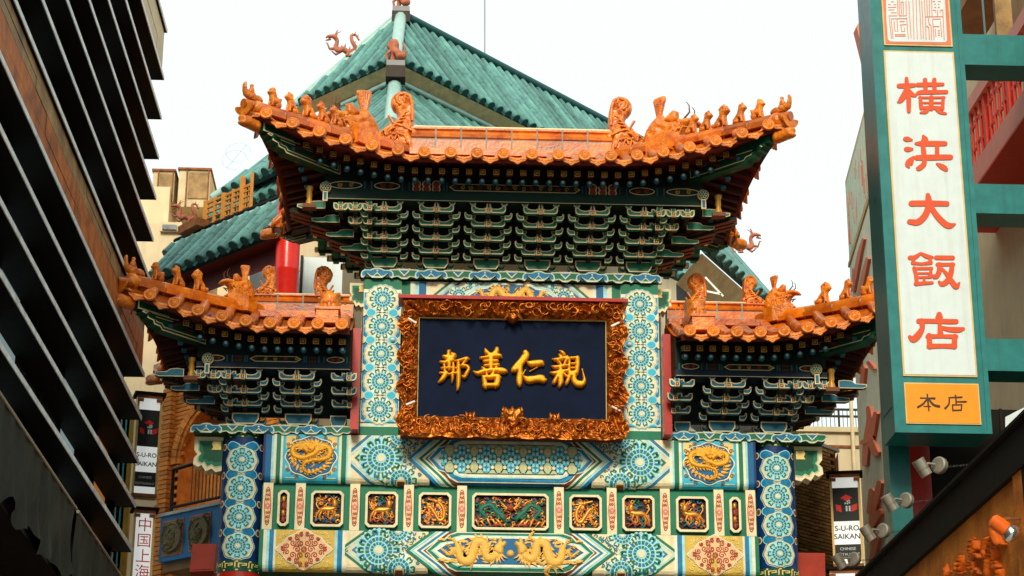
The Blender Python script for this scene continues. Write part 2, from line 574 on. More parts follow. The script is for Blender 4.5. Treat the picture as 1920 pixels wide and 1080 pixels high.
# ---------------------------------------------------------------- columns
XC, RC = 3.965, 0.315
for s in (-1, 1):
    cx = s * XC
    mb = MB()
    mb.lathe((cx, 0, 0), (0, 0, 1), [(0.45, 0), (0.48, 0.15), (0.42, 0.4), (RC, 0.5), (RC, 7.62)], "gate_red", 32)
    mb.lathe((cx, 0, 7.62), (0, 0, 1), [(RC, 0), (RC, 2.17)], "navy", 32)
    c = mb.build("column", gate)
    fr = FRC(cx, 0, RC)
    hc = 0.62
    for k in range(4):
        v = 7.93 + 0.43 * k + 0.06
        q = MB()
        R_ = 0.232
        # pale outlined field behind each rosette and the bow-tie petals above it
        paint(q, fr, [(R_ * 1.12 * math.cos(a) * (1 + 0.04 * math.cos(8 * a)), v + 0.215 * math.sin(a) * (1 + 0.04 * math.cos(8 * a))) for a in [2 * pi * i / 40 for i in range(40)]], "pale_blue", 0.004, 0.07)
        paint(q, fr, [(R_ * 1.05 * math.cos(a) * (1 + 0.04 * math.cos(8 * a)), v + 0.203 * math.sin(a) * (1 + 0.04 * math.cos(8 * a))) for a in [2 * pi * i / 40 for i in range(40)]], "dark_line", 0.007, 0.07)
        paint(q, fr, [(R_ * 1.0 * math.cos(a) * (1 + 0.04 * math.cos(8 * a)), v + 0.195 * math.sin(a) * (1 + 0.04 * math.cos(8 * a))) for a in [2 * pi * i / 40 for i in range(40)]], "cream", 0.010, 0.07)
        rosette(q, fr, 0, v, 0.185, 0.013, n3=16, step=0.05)
        q.build("rosette", c)
        q = MB()
        for t in (-1, 1):
            for sc_, m, d in ((1.0, "pale_blue", 0.004), (0.82, "mid_blue", 0.007)):
                base = [(0.02, 0), (0.10, 0.055), (0.17, 0.075), (0.23, 0.05), (0.26, 0.0), (0.23, -0.05), (0.17, -0.075), (0.10, -0.055)]
                pl = [(t * ((x - 0.15) * sc_ + 0.15), v + 0.215 + y * sc_) for x, y in base]
                paint(q, fr, closed(pl if t > 0 else pl[::-1], 2), m, d, 0.06)
            paint(q, fr, ngon(t * 0.31, v + 0.215, 0.05, 12, ru=0.055), "cream", 0.011, 0.06)
            paint(q, fr, ngon(t * 0.31, v + 0.215, 0.036, 12, ru=0.04), "brown", 0.014, 0.06)
            paint(q, fr, closed([(t * x, y + v) for x, y in [(0.30, 0.13), (0.36, 0.12), (0.40, 0), (0.36, -0.12), (0.30, -0.13), (0.275, 0)]][::t], 3), "navy", 0.006, 0.06)
        q.build("petal_painting", c)
    for z0 in (7.625, 9.62):
        q = MB()
        paint(q, fr, rect(-0.62, 0.62, z0, z0 + 0.155), "dark_green", 0.005, 0.06)
        nb = 6
        for j in range(nb):
            key_band(q, fr, -0.60 + 1.2 * j / nb, -0.60 + 1.2 * (j + 1) / nb, z0 + 0.005, z0 + 0.15, 0.010, "pale_gold", 1)
        q.build("key_pattern_band", c)

# ---------------------------------------------------------------- gold dragons in relief
def dragon(mb, fr, path, wd, m, d, h, spikes=1.0, grid=0.02, head=True, flip=1):
    """path: tail to head; body, back fringe, legs and a maned head"""
    P = smoothline(path, 6)
    n = len(P)
    Q = []
    for i, p in enumerate(P):
        t = i / (n - 1)
        w_ = wd * (0.25 + 1.0 * min(1, t * 2.2)) * (1 - 0.25 * max(0, t - 0.75) * 4 * 0.5)
        Q.append((p[0], p[1], w_))
    body = stroke(Q, wd, 1, 3)
    relief(mb, fr, [body], m, h, wd * 0.5, grid=grid, d0=d, skirt=0.01)
    A = np.array([(a, b) for a, b, c in Q])
    D = np.gradient(A, axis=0)
    D /= np.maximum(np.linalg.norm(D, axis=1, keepdims=True), 1e-9)
    Nn = np.stack([-D[:, 1], D[:, 0]], 1)
    for i in range(2, n - 3, 2):
        for sg in (1, -1):
            if sg < 0 and i % 4:
                continue
            w_ = Q[i][2]
            b = A[i] + Nn[i] * sg * w_ * 0.45
            tip = A[i] + Nn[i] * sg * w_ * (0.95 if sg > 0 else 0.75) * spikes - D[i] * w_ * 0.35
            a_ = b - D[i] * w_ * 0.22
            c_ = b + D[i] * w_ * 0.22
            mb.prism([tuple(a_), tuple(c_), tuple(tip)] if sg < 0 else [tuple(c_), tuple(a_), tuple(tip)], fr, d - 0.005, d + h * 0.55, m)
    # four legs with claws
    for f_, sg in ((0.32, -1), (0.45, 1), (0.68, -1), (0.80, 1)):
        i = int(f_ * (n - 1))
        w_ = Q[i][2]
        b = A[i] + Nn[i] * sg * w_ * 0.3
        k1 = b + Nn[i] * sg * w_ * 0.7 + D[i] * w_ * 0.5
        k2 = k1 + Nn[i] * sg * w_ * 0.35 - D[i] * w_ * 0.7
        relief(mb, fr, [stroke([(*b, w_ * 0.42), (*k1, w_ * 0.34), (*k2, w_ * 0.2)], 0.1, 3, 2)], m, h * 0.8, w_ * 0.2, grid=grid * 1.4, d0=d, skirt=0.01)
        for a in (-0.7, 0, 0.7):
            e = k2 + (Nn[i] * sg * math.cos(a) + D[i] * math.sin(a)) * w_ * 0.38
            pr = stroke([(*k2, w_ * 0.16), (*e, w_ * 0.04)], 0.1, 1, 1)
            mb.prism(pr, fr, d - 0.005, d + h * 0.5, m)
    if head:
        p, dd, nn = A[-1], D[-1], Nn[-1] * flip
        def hp(x, y):
            q = p + dd * x * wd + nn * y * wd
            return (q[0], q[1])
        hd = [hp(-0.5, 0.5), hp(0.1, 0.75), hp(0.7, 0.6), hp(1.3, 0.75), hp(1.6, 0.45), hp(1.1, 0.15), hp(1.4, -0.1), hp(1.1, -0.45), hp(0.5, -0.4), hp(0.0, -0.65), hp(-0.5, -0.5)]
        if flip > 0:
            hd = hd[::-1]
        relief(mb, fr, [closed(hd, 2)], m, h * 1.5, wd * 0.45, grid=grid, d0=d, skirt=0.01)
        for j in range(9):
            a = 1.9 + j * 0.31
            pr = stroke([(*hp(-0.1, 0), wd * 0.3), (*hp(-0.1 + 0.9 * math.cos(a), 0.85 * math.sin(a)), wd * 0.2), (*hp(-0.2 + 1.7 * math.cos(a + 0.2), 1.45 * math.sin(a + 0.2)), wd * 0.03)], 0.1, 3, 1)
            mb.prism(pr, fr, d - 0.005, d + h * (0.5 + 0.04 * j), m)
        for y in (0.7, 1.0):
            pr = stroke([(*hp(0.2, 0.5), wd * 0.16), (*hp(-0.3, 1.0 + y * 0.3), wd * 0.1), (*hp(-1.0, 1.0 + y * 0.8), wd * 0.03)], 0.1, 3, 1)
            mb.prism(pr, fr, d - 0.005, d + h * 0.7, m)
def scrolls(mb, fr, u0, u1, v0, v1, m, d, n, sz, wd, seed, test=None):
    """small painted spirals scattered in a field"""
    R_ = random.Random(seed)
    k = 0
    tries = 0
    pts = []
    while k < n and tries < 4000:
        tries += 1
        u, v = R_.uniform(u0 + sz * .6, u1 - sz * .6), R_.uniform(v0 + sz * .6, v1 - sz * .6)
        if test and not test(u, v):
            continue
        if any((u - a) ** 2 + (v - b) ** 2 < (sz * 1.05) ** 2 for a, b in pts):
            continue
        pts.append((u, v))
        a0 = R_.uniform(0, 6.28)
        sg = R_.choice((-1, 1))
        pl = [(u + sz * (0.62 - 0.105 * i) * math.cos(a0 + sg * i * 0.95), v + sz * (0.62 - 0.105 * i) * math.sin(a0 + sg * i * 0.95)) for i in range(6)]
        mb.flat(stroke(pl, wd, 2, 2), fr, d + 0.0002 * k, m)
        k += 1
def spiral(u, v, r, a0, sg, wd, turns=1.4, n=9):
    return stroke([(u + r * (1 - 0.85 * i / n) * math.cos(a0 + sg * 2 * pi * turns * i / n), v + r * (1 - 0.85 * i / n) * math.sin(a0 + sg * 2 * pi * turns * i / n)) for i in range(n + 1)], wd, 2, 2)

# ---------------------------------------------------------------- big painted beams
YF = -0.34
RB = 0.10
def beam_frame(z0):
    def f(u, v, d):
        if v >= z0 + RB:
            return (u, YF - d, v)
        a = min((z0 + RB - v) / RB, pi / 2)
        return (u, YF + RB - (RB + d) * math.cos(a), z0 + RB - (RB + d) * math.sin(a))
    return f
def lobed(L_, H_, cz, k=1.0):
    """outline of a cartouche: straight sides, lobed pointed ends"""
    e = [(L_, 0), (L_ - 0.05, 0.16 * H_), (L_ - 0.12, 0.42 * H_), (L_ - 0.14, 0.50 * H_), (L_ - 0.26, 0.60 * H_), (L_ - 0.33, 0.86 * H_), (L_ - 0.44, H_)]
    p = [(x, cz + y) for x, y in e]
    q = [(-x, cz + y) for x, y in e[::-1]]
    r_ = [(-x, cz - y) for x, y in e[1:]]
    s_ = [(x, cz - y) for x, y in e[::-1][:-1]]
    return p + q + r_ + s_
XB = 3.655
def beam(z0, z1, top):
    mb = MB()
    n = 6
    prof = [(YF, z1)] + [(YF + RB - RB * math.cos(a), z0 + RB - RB * math.sin(a)) for a in [pi / 2 * i / n for i in range(n + 1)]] + [(-YF - RB, z0), (-YF, z0 + RB), (-YF, z1)]
    k = len(prof)
    vs = [(x, y, z) for x in (-XB, XB) for y, z in prof]
    mb.add(vs, [tuple(range(k)), tuple(range(2 * k - 1, k - 1, -1))] + [(i, k + i, k + (i + 1) % k, (i + 1) % k) for i in range(k)], "navy" if top else "dark_green")
    b = mb.build("painted_beam", gate)
    fr = beam_frame(z0)
    vlo, vhi = z0 + RB - RB * 1.45, z1 - 0.002
    cz = (z0 + 0.03 + z1) / 2
    H_ = (z1 - z0) / 2
    U = lambda px: (px - 957.5) / 126.4
    G, B = ("green", "mid_blue") if top else ("mid_blue", "green")
    for s in (-1, 1):
        q = MB()
        def st(p0, p1, m):
            a, c = s * U(p0), s * U(p1)
            paint(q, fr, rect(min(-a, -c), max(-a, -c), vlo, vhi), m, 0.003, 0.045)
        # s mirrors: u = -s*U puts s=1 on the left
        bands = [(500, 511, "blue"), (511, 515, "pale_blue"), (515, 520, "ivory"), (520, 528, "green"), (528, 532, "ivory")] if top else [(496, 503, "green"), (503, 509, "ivory"), (509, 514, "pale_blue"), (514, 522, "mid_blue"), (522, 526, "ivory")]
        for x in bands:
            st(*x)
        st(532 if top else 526, 636 if top else 634, "sky_blue" if top else "yellow_gold")
        bands = [(636, 641, "ivory"), (641, 650, "green"), (650, 653, "pale_blue"), (653, 659, "ivory")] if top else [(634, 639, "pale_blue"), (639, 648, "mid_blue"), (648, 653, "ivory")]
        for x in bands:
            st(*x)
        q.build("stripe_painting", b)
        # roundel
        uc = -s * U(585 if top else 578)
        q = MB()
        if top:
            R_ = 0.375
            RV = 0.315
            def lob(k_):
                return [(uc + R_ * k_ * math.cos(a) * (1 + 0.045 * math.cos(8 * a)), cz + RV * k_ * math.sin(a) * (1 + 0.045 * math.cos(8 * a))) for a in [2 * pi * i / 56 for i in range(56)]]
            for i, (x, y) in enumerate(((-1, -1), (1, -1), (1, 1), (-1, 1))):
                tri = [(uc + x * 0.375, cz + y * 0.32), (uc + x * 0.19, cz + y * 0.32), (uc + x * 0.28, cz + y * 0.22), (uc + x * 0.375, cz + y * 0.12)]
                q.flat(tri if x * y < 0 else tri[::-1], fr, 0.006, "pale_gold")
                for k_ in range(3):
                    q.flat(spiral(uc + x * (0.34 - 0.07 * k_), cz + y * (0.19 + 0.05 * k_), 0.035, k_ * 2.0, x, 0.012), fr, 0.009 + k_ * 0.001, "brown")
            paint(q, fr, lob(1.0), "ivory", 0.012)
            paint(q, fr, lob(0.95), "dark_line", 0.015)
            paint(q, fr, lob(0.93), "blue", 0.018)
            q.build("roundel_painting", b)
            q = MB()
            pth = [(-0.26, -0.14), (-0.12, -0.20), (0.0, -0.26), (0.10, -0.22), (0.10, -0.12), (0.0, -0.06), (-0.13, -0.05), (-0.25, 0.0), (-0.27, 0.12), (-0.17, 0.18), (-0.09, 0.10), (0.0, 0.02), (0.12, -0.02), (0.25, 0.02), (0.27, 0.13), (0.16, 0.18), (0.10, 0.12)]
            dragon(q, fr, [(uc + s * x, cz + y * 0.95) for x, y in pth], 0.072, "gold_paint", 0.02, 0.04, grid=0.016, flip=-s)
            crest = closed([(-0.06, 0.12), (-0.12, 0.20), (-0.05, 0.18), (-0.03, 0.23), (0.0, 0.29), (0.03, 0.23), (0.05, 0.18), (0.12, 0.20), (0.06, 0.12), (0.035, 0.07), (0, 0.05), (-0.035, 0.07)], 1)
            relief(q, fr, [[(uc + x, cz + y) for x, y in crest]], "gold_paint", 0.045, 0.03, grid=0.014, d0=0.025, nz=0.02, nsc=40, skirt=0.02)
            for k_ in range(14):
                a = 0.15 + k_ * 0.22
                q.flat(stroke([(uc + 0.08 * math.cos(a), cz + 0.1 + 0.06 * math.sin(a), 0.04), (uc + 0.17 * math.cos(a), cz + 0.1 + 0.12 * math.sin(a), 0.03), (uc + 0.25 * math.cos(a + .1), cz + 0.1 + 0.17 * math.sin(a + .1), 0.005)], 0.02, 2, 1), fr, 0.058 + k_ * 0.0004, "gold_paint")
            R2 = random.Random(4)
            for i in range(26):
                a = 2 * pi * i / 26
                x0, y0 = uc + 0.25 * math.cos(a), cz + 0.2 * math.sin(a)
                x1, y1 = uc + 0.335 * math.cos(a + 0.16), cz + 0.275 * math.sin(a + 0.16)
                q.flat(stroke([(x0, y0, 0.035), ((x0 + x1) / 2, (y0 + y1) / 2, 0.03), (x1, y1, 0.005)], 0.02, 2, 1), fr, 0.021 + i * 0.0004, "gold_paint")
            q.build("dragon_relief", b)
        else:
            R_, RV = 0.385, 0.285
            def lob(k_):
                out = []
                for a in [2 * pi * i / 64 for i in range(64)]:
                    r_ = 1.0 / (abs(math.cos(a)) ** 1.25 + abs(math.sin(a)) ** 1.25) ** (1 / 1.25) * (1.06 + 0.035 * math.cos(8 * a))
                    out.append((uc + R_ * k_ * r_ * math.cos(a), cz + RV * k_ * r_ * math.sin(a)))
                return out
            tst = lambda u, v: abs(u - uc) / R_ + abs(v - cz) / RV > 1.15
            scrolls(q, fr, uc - 0.39, uc + 0.39, cz - 0.29, cz + 0.29, "pale_gold", 0.007, 40, 0.05, 0.014, 3, tst)
            paint(q, fr, lob(1.0), "ivory", 0.018)
            paint(q, fr, lob(0.955), "peach", 0.021)
            q.build("roundel_painting", b)
            q = MB()
            tst = lambda u, v: 1
            k_ = 0
            for x, y, r_, a0, sg in [(0.10, 0.0, 0.055, 0, 1), (0.05, 0.09, 0.05, 1.2, -1), (0.16, 0.09, 0.05, 2.5, 1), (0.25, 0.05, 0.045, 0.5, -1), (0.11, 0.17, 0.045, 1.0, 1), (0.04, 0.215, 0.035, 2.0, -1), (0.31, 0.0, 0.035, 1, 1), (0.2, 0.155, 0.03, 0.3, -1)]:
                for sx in (-1, 1):
                    for sy in (-1, 1):
                        if y == 0 and sy < 0:
                            continue
                        q.flat([(uc + sx * pu, cz + sy * pv) for pu, pv in spiral(x, y, r_, a0, sg, 0.0135)], fr, 0.024 + 0.0003 * k_, "scroll_red")
                        k_ += 1
            for a in range(8):
                q.flat(wedge(uc, cz, 0.012, 0.045, a * pi / 4 - .25, a * pi / 4 + .25, 1), fr, 0.024, "scroll_red")
            q.build("scroll_painting", b)
        # chevron field with rosettes
        q = MB()
        st(659 if top else 653, 806, "cream")
        def chev(px, th, m, d, cut=659):
            a = -s * U(px)
            sl = 0.40 / H_ * 1.02      # horizontal run of one arm
            tt = th / 126.4
            for y in (1, -1):
                lim = s * (-U(cut))
                e = vhi if y > 0 else vlo
                run = abs(e - cz) / H_ * 0.40
                poly = [(a, cz), (a - s * tt, cz), (a - s * (tt + run), e), (a - s * run, e)]
                if s * y > 0:
                    pass
                else:
                    poly = poly[::-1]
                lo_, hi_ = (0, -U(cut)) if s > 0 else (U(cut), 0)
                poly = clipu(poly, lo_, hi_)
                if poly:
                    paint(q, fr, poly, m, d, 0.045)
        c0 = 659 if top else 653
        for px, th, m in ((640, 8, B), (651, 4, "pale_blue"), (665, 6, G), (673, 4, "pale_blue"), (678, 3, "ivory")):
            chev(px, th, m, 0.006, c0)
        for px, th, m in ((764, 8, B), (772, 5, "pale_blue"), (778, 7, "ivory"), (785, 7, G), (792, 5, "ivory"), (797, 14, "brown")):
            chev(px, th, m, 0.024, c0)
        q.build("chevron_painting", b)
        q = MB()
        ur = -s * U(715)
        rosette(q, fr, ur, cz, 0.325, 0.009, n1=14, n2=20, n3=28, line="pale_blue")
        q.build("rosette", b)
        # curling leaves that fill the field round the rosettes
        q = MB()
        uo, ui = -s * U(c0), -s * U(762)
        far = lambda u, v: (u - ur) ** 2 + (v - cz) ** 2 > 0.345 ** 2 and abs(u - (-s * U(665))) > abs(v - cz) / H_ * 0.40 + 0.05 and (ui - u) * s * -1 > -abs(v - cz) / H_ * 0.40 + 0.03
        scrolls(q, fr, min(uo, ui - s * 0.4), max(uo, ui - s * 0.4), z0 + RB, vhi, "green", 0.0066, 26, 0.055, 0.015, 5, far)
        q.build("leaf_painting", b, kind="stuff")
        q = MB()
        scrolls(q, fr, min(uo, ui - s * 0.4), max(uo, ui - s * 0.4), z0 + RB, vhi, "mid_blue", 0.0126, 16, 0.05, 0.014, 8, far)
        q.build("leaf_painting", b, kind="stuff")
        for px, vv, rr in ((753, vlo + 0.09, 0.25), (750, vhi, 0.225)):
            q = MB()
            rosette(q, fr, -s * U(px), vv, rr, 0.0145, lo=vlo, hi=vhi, n1=12, n2=16, n3=18, step=0.07, line="ivory")
            q.build("rosette", b)
        q = MB()
        paint(q, fr, rect(-s * U(753) - 0.07, -s * U(753) + 0.07, vlo, vlo + 0.1), "pale_gold", 0.028, 0.05)
        paint(q, fr, rect(-s * U(753) - 0.055, -s * U(753) + 0.055, vlo, vlo + 0.085), "brown", 0.031, 0.05)
        q.build("bolt_painting", b)
    # cartouche in the middle
    q = MB()
    paint(q, fr, rect(-1.0, 1.0, vlo, vhi), "green" if not top else "blue", 0.003, 0.045)
    hb = H_ * 0.93
    LQ = 1.235
    paint(q, fr, lobed(LQ, hb, cz), "ivory", 0.030)
    paint(q, fr, lobed(LQ - 0.02, hb * 0.955, cz), "mid_blue" if top else "green", 0.033)
    paint(q, fr, lobed(LQ - 0.075, hb * 0.84, cz), "pale_blue", 0.036)
    paint(q, fr, lobed(LQ - 0.10, hb * 0.80, cz), "ivory", 0.039)
    Li, Hi = LQ - 0.165, hb * 0.68
    inner = lobed(Li, Hi, cz)
    paint(q, fr, inner, "dark_line", 0.042)
    inner = lobed(Li - 0.012, Hi - 0.008, cz)
    paint(q, fr, inner, "pale_green" if top else "blue", 0.044)
    q.build("cartouche_painting", b)
    q = MB()
    if top:
        du, dv = 0.0905, 0.125
        lat = lobed(Li + 0.01, Hi + 0.012, cz)
        for i in range(-13, 14):
            for j in range(-2, 3):
                u, v = i * du, cz + j * dv
                cell = (i + j) % 2 == 1
                if not inside(np.array([(u, v)]), lat)[0] and not (abs(j) == 2 and abs(u) < Li - 0.4):
                    continue
                if cell:
                    bl = j == 0 or (i + (0 if j > 0 else 0)) % 4 == 0
                    o = [(u + du * x, v + dv * y) for x, y in [(-0.93, -0.28), (-0.33, -0.93), (0.33, -0.93), (0.93, -0.28), (0.93, 0.28), (0.33, 0.93), (-0.33, 0.93), (-0.93, 0.28)]]
                    o = clipv(o, cz - Hi + 0.012, cz + Hi - 0.012)
                    if not o:
                        continue
                    o = [(max(-Li + .03, min(Li - .03, a)), c_) for a, c_ in o]
                    cu, cv = sum(a for a, c_ in o) / len(o), sum(c_ for a, c_ in o) / len(o)
                    q.flat(o, fr, 0.047, "dark_line")
                    q.flat([(cu + (a - cu) * 0.88, cv + (c_ - cv) * 0.9) for a, c_ in o], fr, 0.050, "sky_blue" if bl else "pale_green")
                    if abs(j) < 2:
                        if bl:
                            for a in range(4):
                                w_ = [(0.012, 0), (0.05, 0.028), (0.085, 0), (0.05, -0.028)]
                                ca, sa = math.cos(a * pi / 2 + pi / 4), math.sin(a * pi / 2 + pi / 4)
                                q.flat([(u + 0.8 * (x * ca - y * sa), v + 1.1 * (x * sa + y * ca)) for x, y in w_], fr, 0.053 + a * .0004, "pale_blue")
                            q.flat([(u - .03, v), (u, v - .035), (u + .03, v), (u, v + .035)], fr, 0.056, "green" if j == 0 else "mid_blue")
                        else:
                            q.flat(ngon(u, v, 0.042, 10), fr, 0.053, "pale_gold")
                            q.flat(ngon(u, v, 0.027, 10), fr, 0.055, "pale_green")
                elif abs(j) < 2 and abs(u) < Li - 0.06:
                    q.flat(ngon(u, v, 0.036, 8, pi / 8), fr, 0.058, "dark_line")
                    q.flat(ngon(u, v, 0.028, 8, pi / 8), fr, 0.061, "cream")
        q.build("lattice_painting", b)
    else:
        for s in (-1, 1):
            q = MB()
            pth = [(-1.0, 0.02), (-0.88, -0.06), (-0.84, 0.08), (-0.92, 0.13), (-0.78, 0.06), (-0.72, -0.12), (-0.60, -0.14), (-0.54, 0.0), (-0.50, 0.12), (-0.40, 0.11), (-0.36, -0.02), (-0.31, -0.10), (-0.22, -0.06), (-0.17, 0.02)]
            dragon(q, fr, [(-s * x, cz + y) for x, y in pth], 0.118, "dragon_gold", 0.046, 0.03, grid=0.022, flip=-s)
            R2 = random.Random(11)
            for i in range(30):
                x, y = R2.uniform(-0.98, -0.2), R2.choice((-1, 1)) * R2.uniform(0.10, 0.17)
                q.flat(stroke([(-s * x, cz + y, 0.03), (-s * (x - 0.03), cz + y * 1.1, 0.03), (-s * (x - 0.09), cz + y * 1.02, 0.006)], 0.02, 2, 1), fr, 0.047 + i * 0.0004, "dragon_gold")
            q.build("dragon_relief", b)
        q = MB()
        relief(q, fr, [ngon(0, cz - 0.03, 0.055, 16)], "dragon_gold", 0.04, 0.05, grid=0.02, d0=0.046, skirt=0.01)
        q.build("pearl", b)
    return b
beam(8.95, 9.675, True)
beam(7.63, 8.235, False)

# ---------------------------------------------------------------- beam of carved panels
mb = MB()
mb.box(-XB, XB, -0.22, 0.22, 8.237, 8.948, "green")
b2 = mb.build("carved_beam", gate)
fr = FRY(-0.22)
U2 = lambda px: (px - 957.5) / 126.6
def carved(name, uc, v0, v1, hw, seed, kind, flip=1):
    q = MB()
    c = 0.035
    def oct_(k):
        a, b_, e, f = uc - hw - k, uc + hw + k, v0 - k, v1 + k
        cc = c + k * 0.4
        return [(a + cc, e), (b_ - cc, e), (b_, e + cc), (b_, f - cc), (b_ - cc, f), (a + cc, f), (a, f - cc), (a, e + cc)]
    o, i_ = oct_(0.035), oct_(0)
    n = 8
    D0, D1 = 0.0, 0.075
    q.add([fr(*p, D1) for p in o] + [fr(*p, D1) for p in i_], [(k, (k + 1) % n, n + (k + 1) % n, n + k) for k in range(n)], "cream")
    q.add([fr(*p, D0) for p in o] + [fr(*p, D1) for p in o], [(k, (k + 1) % n, n + (k + 1) % n, n + k) for k in range(n)], "cream")
    q.add([fr(*p, D1) for p in i_] + [fr(*p, 0.004) for p in i_], [(k, (k + 1) % n, n + (k + 1) % n, n + k) for k in range(n)], "carve_dark")
    q.flat(i_, fr, 0.004, "carve_dark")
    o_ = q.build("panel_frame", b2)
    q = MB()
    R_ = random.Random(seed)
    H_ = v1 - v0
    def cl(u, v):
        return (max(uc - hw + 0.02, min(uc + hw - 0.02, u)), max(v0 + 0.02, min(v1 - 0.02, v)))
    # clouds, waves and leaves behind
    nb = int(60 * hw / 0.2)
    for k in range(nb):
        u, v = R_.uniform(uc - hw + 0.03, uc + hw - 0.03), R_.uniform(v0 + 0.03, v1 - 0.03)
        m = R_.choice(("carve_blue", "carve_green", "carve_gold", "carve_red", "carve_gold", "carve_gold")) if kind != 'slim' else R_.choice(("carve_green", "carve_dark", "carve_red"))
        a0, sg, r_ = R_.uniform(0, 6.28), R_.choice((-1, 1)), R_.uniform(0.022, 0.045)
        pts = [cl(u + r_ * (1 - 0.12 * i) * math.cos(a0 + sg * i * 0.8), v + r_ * (1 - 0.12 * i) * math.sin(a0 + sg * i * 0.8)) for i in range(7)]
        q.tube([fr(x, y, 0.015 + 0.01 * (i % 2)) for i, (x, y) in enumerate(pts)], [0.004] + [0.012 + 0.006 * (k % 2)] * 5 + [0.004], m, 5)
    if kind == 'beast':
        def bp(x, y):
            return (uc + flip * x * hw, v0 + y * H_)
        body = [bp(-0.55, 0.55), bp(-0.2, 0.5), bp(0.25, 0.5), bp(0.6, 0.42)]
        relief(q, fr, [stroke([(*body[0], 0.07), (*body[1], 0.10), (*body[2], 0.095), (*body[3], 0.06)], 0.1, 4, 3)], "carve_gold", 0.045, 0.05, grid=0.02, d0=0.015)
        for (x0, y0, x1, y1, x2, y2) in ((-0.35, 0.45, -0.5, 0.3, -0.3, 0.2), (-0.1, 0.42, -0.05, 0.25, -0.25, 0.15), (0.4, 0.42, 0.55, 0.28, 0.45, 0.12), (0.55, 0.45, 0.75, 0.3, 0.8, 0.12)):
            q.tube([fr(*bp(x0, y0), 0.035), fr(*bp(x1, y1), 0.045), fr(*bp(x2, y2), 0.035)], [0.024, 0.018, 0.010], "carve_gold", 6)
        relief(q, fr, [closed([bp(-0.75, 0.62), bp(-0.7, 0.78), bp(-0.5, 0.84), bp(-0.3, 0.75), bp(-0.35, 0.58), bp(-0.55, 0.52)][::-flip], 3)], "carve_gold", 0.055, 0.04, grid=0.018, d0=0.02)
        q.tube([fr(*bp(0.6, 0.5), 0.03), fr(*bp(0.8, 0.65), 0.04), fr(*bp(0.7, 0.82), 0.03)], [0.016, 0.014, 0.006], "carve_gold", 5)
        for t in (-0.25, 0.15):
            q.tube([fr(*bp(-0.45, 0.8), 0.03), fr(*bp(-0.4 + t, 0.92), 0.04)], [0.012, 0.004], "carve_gold", 5)
        for k in range(3):
            x = -0.6 + 0.5 * k
            q.tube([fr(*bp(x, 0.12), 0.03), fr(*bp(x + 0.2, 0.2), 0.04), fr(*bp(x + 0.4, 0.1), 0.03)], [0.01, 0.02, 0.01], "carve_red" if seed % 2 else "carve_blue", 5)
    elif kind == 'dragon':
        def bp(x, y):
            return (uc + flip * x * hw, v0 + y * H_)
        dragon(q, fr, [bp(*p) for p in [(0.85, 0.3), (0.6, 0.12), (0.35, 0.3), (0.55, 0.5), (0.75, 0.4), (0.4, 0.62), (0.0, 0.4), (-0.3, 0.2), (-0.6, 0.25), (-0.65, 0.5), (-0.4, 0.72), (-0.1, 0.78)]], 0.055, "carve_gold", 0.02, 0.035, grid=0.02, flip=flip)
        q.tube([fr(*bp(-0.7, 0.75), 0.05), fr(*bp(0.5, 0.86), 0.06)], [0.01, 0.018], "carve_gold", 5)
    elif kind == 'slim':
        for k in range(4):
            v = v0 + H_ * (0.15 + 0.22 * k)
            relief(q, fr, [closed([cl(uc + x * 0.05, v + y * 0.05) for x, y in ((-1, -0.6), (0.4, -1), (1, 0.2), (0.2, 1), (-0.8, 0.7))], 3)], "carve_gold" if k % 2 else "carve_red", 0.035, 0.03, grid=0.018, d0=0.015)
    else:
        for sg in (-1, 1):
            pts = [(sg * x, cz_) for x, cz_ in [(0.5, v0 + 0.12 * H_), (0.36, v0 + 0.3 * H_), (0.44, v0 + 0.55 * H_), (0.3, v0 + 0.72 * H_), (0.2, v0 + 0.5 * H_), (0.12, v0 + 0.35 * H_)]]
            dragon(q, fr, [(uc + a, b_) for a, b_ in pts], 0.06, "carve_green", 0.02, 0.035, grid=0.022, flip=sg)
            for k in range(5):
                x = uc + sg * (0.12 + 0.085 * k)
                q.tube([fr(x, v0 + 0.05 * H_, 0.03), fr(x + sg * 0.05, v0 + (0.18 + 0.05 * (k % 3)) * H_, 0.06), fr(x + sg * 0.10, v0 + (0.30 - 0.04 * k) * H_, 0.03)], [0.014, 0.022, 0.008], "carve_gold", 6)
                q.tube([fr(x, v0 + 0.72 * H_, 0.03), fr(x + sg * 0.03, v0 + 0.80 * H_, 0.05), fr(x + sg * 0.08, v0 + 0.76 * H_, 0.03)], [0.010, 0.014, 0.005], "carve_gold" if k % 2 else "carve_green", 6)
                q.tube([fr(uc + sg * 0.05, v0 + 0.6 * H_, 0.05), fr(uc + sg * (0.10 + 0.02 * k), v0 + (0.5 + 0.1 * k) * H_, 0.05)], [0.014, 0.004], "carve_gold", 5)
        q.lathe(fr(uc, v0 + 0.62 * H_, 0.02), (0, -1, 0), [(0.06, 0), (0.055, 0.03), (0.035, 0.055), (0.0, 0.062)], "carve_red", 14)
        for sx in (-0.17, 0.17):
            relief(q, fr, [closed([(uc + sx + x * 0.09, v0 + 0.05 * H_ + y * 0.05) for x, y in ((-1, 0), (1, 0), (0.6, 0.9), (-0.5, 1))], 3)], "carve_red", 0.04, 0.04, grid=0.02, d0=0.02)
    q.build("carving", o_)
V0, V1 = 8.335, 8.80
